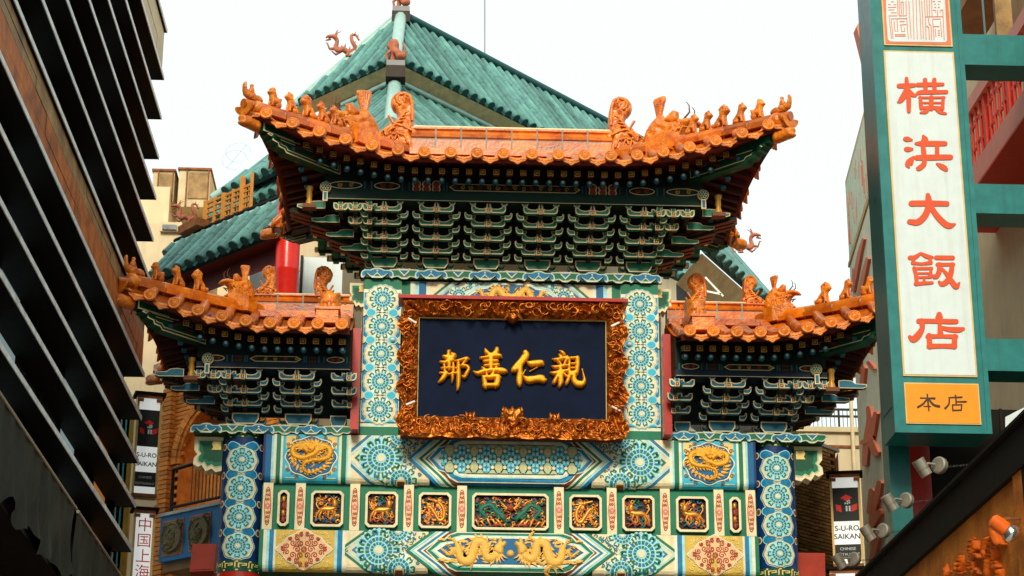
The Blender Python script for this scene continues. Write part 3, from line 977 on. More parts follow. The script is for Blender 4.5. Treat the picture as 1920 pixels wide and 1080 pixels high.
for s in (-1, 1):
    for px, hw, kind, sd_ in ((536, 0.05, 'slim', 5), (617, 0.205, 'beast', 2), (718, 0.205, 'beast', 3), (817, 0.205, 'dragon', 4)):
        carved("carving", -s * U2(px), V0, V1, hw, sd_ * 7, kind, s)
    for px in (507, 567, 668, 768, 867):
        uc = -s * U2(px)
        q = MB()
        q.box(uc - 0.072, uc + 0.072, -0.305, -0.215, 8.245, 8.94, "cream")
        st_ = q.build("pilaster_strip", b2)
        q = MB()
        f2 = FRY(-0.305)
        ov = [(uc + 0.046 * math.cos(a) * (1 + .12 * math.cos(6 * a)), 8.592 + 0.29 * math.copysign(abs(math.sin(a)) ** 0.7, math.sin(a))) for a in [2 * pi * i / 40 for i in range(40)]]
        q.flat(ov, f2, 0.003, "scroll_red")
        q.flat([(uc + (a - uc) * 0.78, 8.592 + (c_ - 8.592) * 0.95) for a, c_ in ov], f2, 0.006, "peach")
        for k in range(8):
            v = 8.36 + 0.066 * k
            if k in (3, 4):
                continue
            for sg in (-1, 1):
                q.flat(spiral(uc + sg * 0.014, v, 0.022, 1.5 * sg, sg * (1 if k % 2 else -1), 0.010, 1.1, 6), f2, 0.009 + 0.001 * (k % 2) + 0.0005 * sg, "scroll_red")
        for a in range(5):
            q.flat(ngon(uc + 0.020 * math.cos(a * 1.257 + 1.57), 8.592 + 0.026 * math.sin(a * 1.257 + 1.57), 0.021, 8), f2, 0.012 + 0.0006 * a, "pink")
        q.flat(ngon(uc, 8.592, 0.012, 8), f2, 0.017, "cream")
        q.build("flower_painting", st_)
carved("carving", 0.0, V0 - 0.01, V1 + 0.005, 0.53, 77, 'big')

# ---------------------------------------------------------------- cloud edged boards
def cloud_board(x0, x1, z0, z1, yf, n, name="cloud_board", par=None):
    mb = MB()
    H_ = z1 - z0
    mb.box(x0, x1, yf + 0.03, yf + 0.75, z0 + 0.02, z1, "dark_green")
    b_ = mb.build(name, par or gate)
    fr = FRY(yf + 0.03)
    wu = (x1 - x0) / n
    for i in range(n):
        q = MB()
        u = x0 + (i + 0.5) * wu
        blue = i % 2 == 0
        m = "mid_blue" if blue else "green"
        a = wu * 0.60 if blue else wu * 0.52
        if blue:
            sh = [(-a, 0.10), (-a * 0.86, 0.02), (-a * 0.72, 0.25), (-a * 0.82, 0.42), (-a * 0.70, 0.50), (-a * 0.55, 0.30), (-a * 0.3, 0.05), (a * 0.3, 0.05), (a * 0.55, 0.30), (a * 0.70, 0.50), (a * 0.82, 0.42), (a * 0.72, 0.25), (a * 0.86, 0.02), (a, 0.10), (a * 0.98, 0.55), (a * 0.78, 0.80), (a * 0.45, 0.78), (a * 0.2, 0.98), (-a * 0.2, 0.98), (-a * 0.45, 0.78), (-a * 0.78, 0.80), (-a * 0.98, 0.55)]
        else:
            sh = [(-a, 0.9), (-a, 0.35), (-a * 0.75, 0.12), (-a * 0.45, 0.2), (-a * 0.2, -0.02), (a * 0.2, -0.02), (a * 0.45, 0.2), (a * 0.75, 0.12), (a, 0.35), (a, 0.9)]
        P = [(u + x, z0 + y * H_) for x, y in closed(sh, 2)]
        cu, cv = u, z0 + 0.5 * H_
        dd = 0.03 if blue else 0.02
        q.prism(P, fr, 0.0, dd, "ivory")
        ins = [(cu + (x - cu) * 0.955, cv + (y - cv) * 0.80) for x, y in P]
        q.flat(ins, fr, dd + 0.003, "pale_blue" if blue else "pale_green")
        ins = [(cu + (x - cu) * 0.92, cv + (y - cv) * 0.66) for x, y in P]
        q.flat(ins, fr, dd + 0.006, m)
        if blue:
            q.flat([(u - 0.09, z0 - 0.0 * H_), (u + 0.09, z0), (u + 0.05, z0 + 0.22 * H_), (u, z0 + 0.55 * H_), (u - 0.05, z0 + 0.22 * H_)], fr, dd + 0.009, "ivory")
            q.flat([(u - 0.05, z0 + 0.14 * H_), (u + 0.05, z0 + 0.14 * H_), (u, z0 + 0.42 * H_)], fr, dd + 0.012, "green")
            q.flat(ngon(u, z0 + 0.68 * H_, 0.014, 8), fr, dd + 0.012, "ivory")
        else:
            q.flat([(u, z0 + 0.2 * H_), (u + 0.10, z0 + 0.85 * H_), (u - 0.10, z0 + 0.85 * H_)], fr, dd + 0.009, "ivory")
            q.flat([(u, z0 + 0.36 * H_), (u + 0.065, z0 + 0.78 * H_), (u - 0.065, z0 + 0.78 * H_)], fr, dd + 0.012, "mid_blue")
            for sg in (-1, 1):
                q.flat(ngon(u + sg * 0.08, z0 + 0.86 * H_, 0.018, 8), fr, dd + 0.015, "cream")
        q.build("cloud_motif", b_)
cloud_board(-2.255, 2.255, 12.145, 12.31, -0.37, 11)
cloud_board(2.385, 4.70, 9.665, 9.815, -0.38, 6)
cloud_board(-4.70, -2.385, 9.665, 9.815, -0.38, 6)

# ---------------------------------------------------------------- upper posts and top beam
for s in (-1, 1):
    mb = MB()
    mb.box(s * 1.675, s * 2.245, -0.30, 0.30, 9.677, 12.145, "ivory")
    c = mb.build("upper_post", gate)
    fr = FRY(-0.30)
    q = MB()
    uc = s * 1.96
    q.flat(rect(uc - 0.285, uc + 0.285, 11.985, 12.143), fr, 0.003, "green")
    q.flat(rect(uc - 0.285, uc + 0.285, 9.68, 9.82), fr, 0.003, "green")
    q.flat(rect(uc - 0.275, uc + 0.275, 9.88, 11.93), fr, 0.003, "mid_blue")
    q.build("field_painting", c)
    for k in range(5):
        v = 10.085 + 0.4345 * k
        q = MB()
        for kk, m, d in ((1.075, "pale_blue", 0.006), (1.02, "dark_line", 0.009), (1.0, "cream", 0.012)):
            q.flat(clipu([(uc + 0.245 * kk * math.cos(a) * (1 + 0.03 * math.cos(18 * a)), v + 0.225 * kk * math.sin(a) * (1 + 0.03 * math.cos(18 * a))) for a in [2 * pi * i / 72 for i in range(72)]], uc - 0.28, uc + 0.28), fr, d, m)
        rosette(q, fr, uc, v, 0.208, 0.015, n3=20, ca="green", cb="mid_blue", line="ivory")
        q.build("rosette", c)
    for k in range(6):
        v = 10.085 + 0.4345 * (k - 0.5)
        lo, hi = 9.885, 11.925
        for t in (-1, 1):
            q = MB()
            for kk, m, d in ((1.0, "pale_blue", 0.018), (0.74, "sky_blue", 0.021), ):
                b_ = [(-0.085, 0), (-0.05, 0.05), (0.02, 0.07), (0.07, 0.04), (0.085, 0), (0.07, -0.04), (0.02, -0.07), (-0.05, -0.05)]
                pl = [(uc + t * (0.165 + x * kk), v + y * kk) for x, y in closed(b_, 2)]
                pl = clipv(pl, lo, hi)
                if pl:
                    q.flat(pl, fr, d, m)
            pl = clipv(clipu(ngon(uc + t * 0.285, v, 0.05, 14, ru=0.062), uc - 0.284, uc + 0.284), lo, hi)
            if pl:
                q.flat(pl, fr, 0.024, "cream")
            q.build("petal_painting", c)
    q = MB()
    q.lathe((s * 1.79, -0.33, 11.17), (0, -1, 0), [(0.0, -.02), (0.035, 0), (0.03, 0.02), (0.0, 0.035)], mat("white_knob_%d" % (s + 1), (0.8, 0.8, 0.78), 0.4), 12)
    q.build("knob", c)
mb = MB()
mb.box(-1.674, 1.674, -0.24, 0.24, 11.55, 12.143, "cream")
tb = mb.build("top_beam", gate)
fr = FRY(-0.24)
for s in (-1, 1):
    q = MB()
    for x0, x1, m in ((-1.67, -1.54, "green"), (-1.54, -1.47, "ivory"), (-1.47, -1.41, "pale_blue"), (-1.41, -1.30, "blue"), (-1.30, -1.24, "ivory")):
        q.flat(rect(min(-s * x0, -s * x1), max(-s * x0, -s * x1), 11.6, 12.14), fr, 0.003, m)
    cz = 11.93
    for x0, th, m in ((-1.20, 0.05, "green"), (-1.12, 0.05, "pale_blue"), (-1.05, 0.05, "mid_blue"), (-0.66, 0.05, "green"), (-0.60, 0.04, "pale_blue"), (-0.55, 0.05, "mid_blue"), (-0.47, 0.04, "ivory")):
        for y in (1, -1):
            po = [(x0, cz), (x0 + th, cz), (x0 + th + 0.24, cz + y * 0.21), (x0 + 0.24, cz + y * 0.21)]
            po = [(-s * a, b_) for a, b_ in po]
            q.flat(po if s * y < 0 else po[::-1], fr, 0.006, m)
    q.build("chevron_painting", tb)
    for x, v, r_ in ((-0.80, 11.93, 0.16), (-0.58, 12.09, 0.13)):
        q = MB()
        rosette(q, fr, s * x, v, r_, 0.008 if r_ > .14 else 0.02, hi=12.14, n1=8, n2=12, n3=14, line="ivory")
        q.build("rosette", tb)
q = MB()
for L_, H_, m, d in ((0.72, 0.26, "ivory", 0.030), (0.70, 0.24, "pale_blue", 0.033), (0.66, 0.205, "ivory", 0.036), (0.63, 0.175, "blue", 0.039)):
    q.flat(lobed(L_, H_, 11.93 if H_ < .22 else 11.93), fr, d, m) if H_ < 0.215 else q.flat(clipv(lobed(L_, H_, 11.93), 11.6, 12.14), fr, d, m)
q.build("cartouche_painting", tb)
for s in (-1, 1):
    q = MB()
    pth = [(-0.56, 0.0), (-0.48, 0.07), (-0.42, -0.05), (-0.34, -0.09), (-0.27, 0.05), (-0.20, 0.09), (-0.12, 0.0), (-0.06, -0.02)]
    dragon(q, fr, [(-s * x, 11.935 + y) for x, y in pth], 0.085, "dragon_gold", 0.04, 0.025, grid=0.02, flip=-s)
    q.build("dragon_relief", tb)
# wall behind the name board and the red side boards
mb = MB()
mb.box(-1.674, 1.674, -0.1, 0.1, 9.677, 11.549, "green")
mb.build("infill_wall", gate)
for s in (-1, 1):
    mb = MB()
    mb.box(s * 2.262, s * 2.38, -0.62, 0.35, 9.69, 11.25, "gate_red")
    mb.box(s * 2.255, s * 2.262, -0.5, 0.3, 9.69, 11.6, "mortar")
    mb.build("side_board", gate)
# beam tails past the columns
def tail(x0, x1, z0, z1, nm):
    s = 1 if x1 > x0 else -1
    fr = FRY(-0.13)
    W_, H_ = abs(x1 - x0), z1 - z0
    sh = [(0, 1), (1, 1), (0.98, 0.62), (0.86, 0.50), (0.98, 0.40), (1.0, 0.22), (0.82, 0.14), (0.70, 0.20), (0.55, 0.02), (0.35, 0.10), (0.2, 0.0), (0, 0.04)]
    P = [(x0 + s * a * W_, z0 + b_ * H_) for a, b_ in sh]
    if s > 0:
        P = P[::-1]
    q = MB()
    P = P[:1] + P[1:]
    q.prism(P, fr, -0.26, 0.0, "cream")
    cu, cv = x0 + s * 0.35 * W_, z0 + 0.56 * H_
    for k, m, d in ((0.80, "pale_green", 0.003), (0.72, "green", 0.006), (0.5, "dark_green", 0.009)):
        q.flat([(cu + (a - cu) * k if abs(a - x0) > 0.01 else a, cv + (b_ - cv) * k) for a, b_ in P], fr, d, m)
    ins = [(x0 + s * a * W_, z0 + b_ * H_) for a, b_ in [(0.05, 0.62), (0.38, 0.62), (0.32, 0.70), (0.38, 0.78), (0.34, 0.86), (0.05, 0.86)]]
    q.prism(ins if s > 0 else ins[::-1], fr, 0.0, 0.02, "pale_gold")
    q.build("beam_tail", gate)
for s in (-1, 1):
    tail(s * 4.275, s * 4.70, 9.13, 9.67, "")
    tail(s * 2.245, s * 2.47, 11.75, 12.14, "")
# ================================================================ bracket sets under the roofs
def arm_poly(L_, h):
    a = L_ / 2
    return [(-a, h), (-a, .42 * h), (-a + .014, .15 * h), (-a + .04, 0), (a - .04, 0), (a - .014, .15 * h), (a, .42 * h), (a, h), (a - .05, h), (a - .075, .72 * h), (a - .13, .55 * h), (.035, .50 * h), (-.035, .50 * h), (-a + .13, .55 * h), (-a + .075, .72 * h), (-a + .05, h)]
def half_poly(L_, h):
    """one side of a long arm, from the spine outward"""
    a = L_ / 2
    return [(.04, 0), (a - .045, 0), (a - .014, .16 * h), (a, .45 * h), (a, h), (a - .055, h), (a - .075, .74 * h), (a - .12, .60 * h), (.075, .60 * h), (.04, .80 * h)]
def inset(P, k):
    q = np.array(P)
    n = len(q)
    out = []
    ar = sum(q[i][0] * q[(i + 1) % n][1] - q[(i + 1) % n][0] * q[i][1] for i in range(n))
    sg = 1 if ar > 0 else -1
    for i in range(n):
        a, b, c = q[i - 1], q[i], q[(i + 1) % n]
        d1 = (b - a) / max(1e-9, np.linalg.norm(b - a))
        d2 = (c - b) / max(1e-9, np.linalg.norm(c - b))
        n1, n2 = np.array((-d1[1], d1[0])) * sg, np.array((-d2[1], d2[0])) * sg
        m = n1 + n2
        L_ = np.linalg.norm(m)
        m = m / L_ if L_ > 1e-6 else n1
        f_ = k / max(0.5, m.dot(n1))
        out.append(tuple(b + m * f_))
    return out
F0 = FRY(0)
def arm_mesh(L_, h, th, m):
    q = MB()
    P = arm_poly(L_, h)
    q.prism(P, F0, -th / 2, th / 2, "edge_cream", m)
    q.flat(inset(P, 0.018), F0, th / 2 + 0.003, m)
    return q.mesh("bracket_arm")
def hook_mesh(m):
    q = MB()
    P = [(0.0, 0.0), (0.065, 0.0), (0.095, 0.016), (0.112, 0.05), (0.118, 0.105), (0.09, 0.118), (0.084, 0.085), (0.055, 0.07), (0.0, 0.07)]
    q.prism(P, F0, -0.045, 0.045, "edge_cream", m)
    q.flat(inset(P, 0.012), F0, 0.048, m)
    return q.mesh("bracket_arm")
def longarm_mesh(L_, h, th, m):
    q = MB()
    for sx in (-1, 1):
        P = [(sx * u, v) for u, v in half_poly(L_, h)]
        q.prism(P, F0, -th / 2, th / 2, "edge_cream", m)
        q.flat(inset(P, 0.016), F0, th / 2 + 0.003, m)
    q.box(-0.04, 0.04, -th / 2 - 0.02, th / 2, -0.01, h + 0.03, "bracket_shade")
    for sx in (-1, 1):
        q.box(sx * 0.018 - 0.004, sx * 0.018 + 0.004, -th / 2 - 0.024, -th / 2 - 0.0205, 0.075, h + 0.03, "edge_cream")
    return q.mesh("bracket_arm")
def block_mesh(w0, w1, h, th, m):
    q = MB()
    P = [(-w0 / 2, 0), (w0 / 2, 0), (w1 / 2, h * 0.45), (w1 / 2, h), (-w1 / 2, h), (-w1 / 2, h * 0.45)]
    q.prism(P, F0, -th / 2, th / 2, "edge_cream", "bracket_shade")
    q.flat(inset(P, 0.009 if h < 0.1 else 0.02), F0, th / 2 + 0.003, m)
    return q.mesh("bearing_block")
def nose_mesh(m):
    q = MB()
    q.box(-0.030, 0.030, 0.0, 0.34, -0.015, 0.115, "bracket_shade")
    q.box(-0.034, 0.034, -0.06, 0.0, 0.0, 0.068, "edge_cream")
    q.box(-0.026, 0.026, -0.064, -0.0605, 0.008, 0.060, "brown")
    q.box(-0.010, 0.010, -0.068, -0.0645, 0.024, 0.044, "rafter_gold")
    q.box(-0.026, 0.026, -0.012, -0.002, 0.07, 0.135, m)
    for x in (-0.03, 0.03):
        q.box(x - 0.004, x + 0.004, -0.016, -0.003, 0.07, 0.135, "edge_cream")
    return q.mesh("cross_arm")
def beak_mesh(m):
    q = MB()
    P = [(0, 0), (0, 0.115), (0.10, 0.125), (0.20, 0.115), (0.25, 0.075), (0.42, 0.065), (0.42, 0.02), (0.36, 0.0)]
    q.prism(P, F0, -0.05, 0.05, "edge_cream", "bracket_shade")
    q.flat(inset(P, 0.010), F0, 0.053, m)
    return q.mesh("beak_arm")
BM = {}
for cname, m in (("g", "bracket_green"), ("b", "bracket_blue")):
    BM[cname] = dict(a1=longarm_mesh(0.52, 0.112, 0.09, m), a2=arm_mesh(0.70, 0.115, 0.09, m), short=arm_mesh(0.22, 0.115, 0.09, m),
                     hook=hook_mesh(m), blk=block_mesh(0.06, 0.095, 0.055, 0.10, m), nose=nose_mesh(m), base=block_mesh(0.30, 0.40, 0.17, 0.3, m), beak=beak_mesh(m), half=arm_mesh(0.27, 0.115, 0.09, m))
def plain(name, me, parent, M):
    o = obj(name, me, parent)
    o.matrix_basis = M
    return o
def bracket_set(x, tiers, zb, key, base=True, narrow=False, y0=0, rz=0, cx=0, part="bracket_set", sidex=None):
    B = BM[key]
    q = MB()
    Y_, Z_ = tiers[0][0], tiers[0][1]
    # the upright spine of the set: one block stack reaching from the base to the top tier
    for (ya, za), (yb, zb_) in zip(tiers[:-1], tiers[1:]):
        q.box(-0.04, 0.04, ya + 0.06, yb + 0.2, zb_ + 0.055, za + 0.02, "bracket_shade")
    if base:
        q.box(-0.13, 0.13, -0.30, 0.30, zb, tiers[-1][1], "bracket_shade")
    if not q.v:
        q.box(-0.03, 0.03, Y_ + 0.06, Y_ + 0.3, Z_ - 0.03, Z_ + 0.03, "bracket_shade")
    r = q.build(part, gate)
    r.matrix_basis = Matrix.Translation((x, 0, 0)) if sidex is None else Matrix.Translation((sidex, x, 0)) @ Matrix.Rotation(rz, 4, 'Z')
    for i, (y, z) in enumerate(tiers):
        if not narrow:
            plain("bracket_arm", B["a1"], r, T(0, y, z - 0.055))
            for sx in (-1, 1):
                plain("bearing_block", B["blk"], r, T(sx * 0.235, y, z + 0.061))
                plain("bracket_arm", B["hook"], r, T(sx * 0.245, y + 0.115, z - 0.118, 0, sx))
        else:
            plain("bracket_arm", B["short"], r, T(0, y, z - 0.055))
        plain("cross_arm", B["nose"], r, T(0, y - 0.05, z - 0.07))
    if base:
        plain("base_block", B["base"], r, T(0, -0.22, zb + 0.005))
        for sx in (-1, 1):
            plain("bracket_arm", B["hook"], r, T(sx * 0.185, -0.20, zb + 0.03, 0, sx))
    return r
TU = [(-1.20, 12.955), (-0.98, 12.82), (-0.76, 12.675), (-0.54, 12.54)]
TL = [(-1.05, 10.345), (-0.80, 10.205), (-0.55, 10.08)]
for x in (-1.95, -1.17, -0.39, 0.39, 1.17, 1.95):
    bracket_set(x, TU, 12.315, "g")
for s in (-1, 1):
    for j, dx in enumerate((0.215, 0.435, 0.65)):
        bracket_set(s * (1.95 + dx), TU[:3 - j] if j < 3 else TU[:1], 12.3, "g", base=False, narrow=True, part="corner_bracket")
    for k, (y, z) in enumerate(TU):
        plain("beak_arm", BM["g"]["beak"], gate, T(s * (2.83 - 0.21 * k), y + 0.03, z - 0.03, 0, s))
    for yy in (-0.1, 0.55):
        bracket_set(yy, TU, 12.315, "g", base=False, rz=s * pi / 2, sidex=s * 1.75)
    # diagonal arms at the corner
    q = MB()
    for k, (y, z) in enumerate(TU):
        e = 0.25 + 0.30 * (3 - k)
        for off in (0, 0.16, 0.32):
            q = MB()
            q.beam((s * 2.0, -0.2 + off, z - 0.09), (s * (2.25 + e * 0.95), -0.25 - e * 0.8 + off, z - 0.04), 0.07, 0.05, "bracket_shade")
            q.beam((s * 2.0, -0.2 + off, z - 0.118), (s * (2.25 + e * 0.95), -0.25 - e * 0.8 + off, z - 0.068), 0.074, 0.006, "brown")
            q.build("diagonal_arm", gate)
    # lower wings
    for x in (2.66 - 0.26, 3.16, 3.94):
        if x < 2.5:
            r = bracket_set(s * 2.40, TL, 9.805, "b", base=False, narrow=True)
            for y, z in TL:
                plain("bracket_arm", BM["b"]["half"], r, T(s * 0.13, y, z - 0.055))
            plain("base_block", BM["b"]["base"], r, T(s * 0.17, -0.17, 9.805, 0, 0.6))
        else:
            bracket_set(s * x, TL, 9.805, "b")
    for j, dx in enumerate((0.21, 0.425, 0.64)):
        bracket_set(s * (3.94 + dx), TL[:3 - j], 9.8, "b", base=False, narrow=True, part="corner_bracket")
    for k, (y, z) in enumerate(TL):
        plain("beak_arm", BM["b"]["beak"], gate, T(s * (4.80 - 0.21 * k), y + 0.03, z - 0.03, 0, s))
    for yy in (0.1,):
        bracket_set(yy, TL, 9.805, "b", base=False, rz=s * pi / 2, sidex=s * 3.8)
    q = MB()
    for k, (y, z) in enumerate(TL):
        e = 0.25 + 0.30 * (2 - k)
        for off in (0, 0.16, 0.32):
            q = MB()
            q.beam((s * 4.0, -0.2 + off, z - 0.09), (s * (4.3 + e * 0.95), -0.25 - e * 0.8 + off, z - 0.04), 0.07, 0.05, "bracket_shade")
            q.beam((s * 4.0, -0.2 + off, z - 0.118), (s * (4.3 + e * 0.95), -0.25 - e * 0.8 + off, z - 0.068), 0.074, 0.006, "brown")
            q.build("diagonal_arm", gate)
    q = MB()
    q.box(s * 2.39, s * 4.0, -0.06, 0.06, 10.03, 10.75, "bracket_shade")
    q.box(s * 2.39, s * 4.62, -1.08, -1.03, 10.60, 11.05, "bracket_shade")
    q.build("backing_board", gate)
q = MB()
q.box(-2.2, 2.2, -0.06, 0.06, 12.56, 13.6, "bracket_shade")
q.box(-2.86, 2.86, -1.19, -1.14, 13.30, 13.80, "bracket_shade")
q.build("backing_board", gate)

# ================================================================ painted friezes above the brackets
def frieze(x0, x1, y, z0, z1, lab, small=False):
    mb = MB()
    mb.box(x0, x1, y, y + 0.22, z0, z1, "bracket_shade")
    b_ = mb.build("frieze_board", gate)
    fr = FRY(y)
    q = MB()
    cz, H_ = (z0 + z1) / 2, (z1 - z0) / 2
    W_ = x1 - x0
    k = 0
    cells = [(0.0, 0.10, 'lens'), (0.12, 0.20, 'heart'), (0.22, 0.31, 'net'), (0.32, 0.68, 'long'), (0.69, 0.78, 'net'), (0.80, 0.88, 'heart'), (0.90, 1.0, 'lens')] if not small else [(0.02, 0.17, 'heart'), (0.21, 0.29, 'net'), (0.31, 0.69, 'long'), (0.71, 0.79, 'net'), (0.83, 0.98, 'heart')]
    for a, c_, kind in cells:
        u0, u1 = x0 + a * W_ + 0.03, x0 + c_ * W_ - 0.03
        uc, hw = (u0 + u1) / 2, (u1 - u0) / 2
        if kind == 'long':
            P = [(u0, cz), (u0 + 0.08, cz + H_ * 0.75), (u1 - 0.08, cz + H_ * 0.75), (u1, cz), (u1 - 0.08, cz - H_ * 0.75), (u0 + 0.08, cz - H_ * 0.75)]
            q.flat(P, fr, 0.003, "edge_cream")
            q.flat(inset(P[::-1], 0.012), fr, 0.006, "bracket_shade")
            n = int(hw * 2 / 0.13)
            for i in range(n):
                q.flat(spiral(u0 + (i + 0.5) * 2 * hw / n, cz, H_ * 0.48, i * 1.3, (-1) ** i, 0.014, 1.1, 7), fr, 0.009 + 0.0004 * i, "rafter_gold" if i % 3 else "scroll_red")
        elif kind == 'net':
            for i in range(3):
                for j in range(2):
                    q.flat(ngon(u0 + (i + 0.5) * hw * 0.66, cz + (j - 0.5) * H_, hw * 0.3, 10), fr, 0.003 + 0.0005 * (i + j), "edge_cream" if not small else "scroll_red")
                    q.flat(ngon(u0 + (i + 0.5) * hw * 0.66, cz + (j - 0.5) * H_, hw * 0.22, 10), fr, 0.006 + 0.0005 * (i + j), "carve_red" if not small else "bracket_shade")
        else:
            P = [(uc + hw * math.cos(t), cz + H_ * 0.8 * math.sin(t)) for t in [2 * pi * i / 20 for i in range(20)]]
            q.flat(P, fr, 0.003, "edge_cream")
            q.flat(inset(P, 0.012), fr, 0.006, "bracket_shade")
            for sg in (-1, 1):
                q.flat(spiral(uc + sg * hw * 0.35, cz, H_ * 0.5, 0.5, sg, 0.014, 1.2, 7), fr, 0.009 + 0.0005 * sg, "rafter_gold" if kind == 'lens' else "scroll_red")
        for uu in (u0 - 0.035, u1 + 0.035):
            q.flat(rect(uu - 0.01, uu + 0.01, z0 + 0.01, z1 - 0.01), fr, 0.004, "bracket_blue")
    q.build("frieze_painting", b_)
frieze(-2.82, 2.82, -1.26, 13.215, 13.37, "")
mb = MB()
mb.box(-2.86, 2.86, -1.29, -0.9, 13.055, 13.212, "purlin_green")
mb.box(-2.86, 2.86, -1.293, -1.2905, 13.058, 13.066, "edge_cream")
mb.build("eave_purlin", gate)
for s in (-1, 1):
    frieze(min(s * 2.40, s * 4.55), max(s * 2.40, s * 4.55), -1.12, 10.53, 10.65, "", True)
    mb = MB()
    mb.box(s * 2.39, s * 4.62, -1.15, -0.8, 10.435, 10.528, "purlin_blue")
    mb.box(s * 2.39, s * 4.62, -1.153, -1.1505, 10.437, 10.444, "edge_cream")
    mb.build("eave_purlin", gate)

# ================================================================ roofs
def tile_disc_mesh():
    q = MB()
    q.lathe((0, 0, 0), (0, -1, 0), [(0.086, -0.03), (0.092, 0.0), (0.092, 0.016), (0.078, 0.018), (0.072, 0.006), (0.058, 0.006), (0.053, 0.014), (0.030, 0.016), (0.026, 0.024), (0.0, 0.026)], "glaze_carved", 20)
    for a in range(6):
        t = a * pi / 3
        q.tube([(0.042 * math.cos(t), -0.014, 0.042 * math.sin(t)), (0.05 * math.cos(t + 0.5), -0.016, 0.05 * math.sin(t + 0.5))], 0.006, "glaze_carved", 4)
    return q.mesh("end_disc")
def drip_mesh():
    q = MB()
    P = closed([(-0.155, 0.055), (-0.14, -0.015), (-0.10, -0.055), (-0.05, -0.075), (0, -0.115), (0.05, -0.075), (0.10, -0.055), (0.14, -0.015), (0.155, 0.055), (0.08, 0.015), (0, 0.0), (-0.08, 0.015)], 2)
    q.prism(P, F0, -0.012, 0.012, "glaze_carved")
    for i in range(5):
        x = -0.09 + 0.045 * i
        q.tube([(x - 0.02, -0.014, -0.03 - 0.02 * (2 - abs(i - 2)) * 0.6), (x, -0.02, -0.015 - 0.02 * (2 - abs(i - 2)) * 0.6), (x + 0.02, -0.014, -0.03 - 0.02 * (2 - abs(i - 2)) * 0.6)], 0.006, "glaze_carved", 4)
    q.tube([(a, -0.013, b_) for a, b_ in [(-0.12, -0.02), (-0.06, -0.055), (0, -0.09), (0.06, -0.055), (0.12, -0.02)]], 0.005, "glaze_carved", 4)
    return q.mesh("drip_tile")
DISC, DRIP = tile_disc_mesh(), drip_mesh()
def sq_rafter_mesh(Ln=0.75):
    q = MB()
    w_ = 0.043
    q.hexa([(-w_, 0, -w_), (w_, 0, -w_), (w_, Ln, -w_ + 0.22), (-w_, Ln, -w_ + 0.22), (-w_, 0, w_), (w_, 0, w_), (w_, Ln, w_ + 0.22), (-w_, Ln, w_ + 0.22)], "rafter_red")
    f = FRY(0)
    q.flat(rect(-w_, w_, -w_, w_), f, 0.003, "rafter_gold")
    q.flat(rect(-w_ + 0.010, w_ - 0.010, -w_ + 0.010, w_ - 0.010), f, 0.006, "dark_line")
    for a in range(4):
        c_, s_ = math.cos(a * pi / 2 + 0.4), math.sin(a * pi / 2 + 0.4)
        q.flat(stroke([(0, 0), (0.018 * c_, 0.018 * s_), (0.022 * c_ - 0.012 * s_, 0.022 * s_ + 0.012 * c_)], 0.010, 1, 1), f, 0.009 + 0.0005 * a, "rafter_gold")
    return q.mesh("square_rafter")
def rd_rafter_mesh(Ln=0.6):
    q = MB()
    q.tube([(0, 0, 0), (0, Ln, 0.18)], 0.040, "rafter_red", 8)
    q.lathe((0, 0, 0), (0, -1, 0.0), [(0.044, -0.06), (0.044, 0.004)], "bracket_blue", 12)
    q.lathe((0, -0.004, 0.006), (0, -1, 0), [(0.026, 0), (0.024, 0.004)], "pale_blue", 10)
    q.lathe((0, -0.009, 0.010), (0, -1, 0), [(0.014, 0), (0.013, 0.003)], "ivory", 8)
    return q.mesh("round_rafter")
SQR, RDR = sq_rafter_mesh(), rd_rafter_mesh()

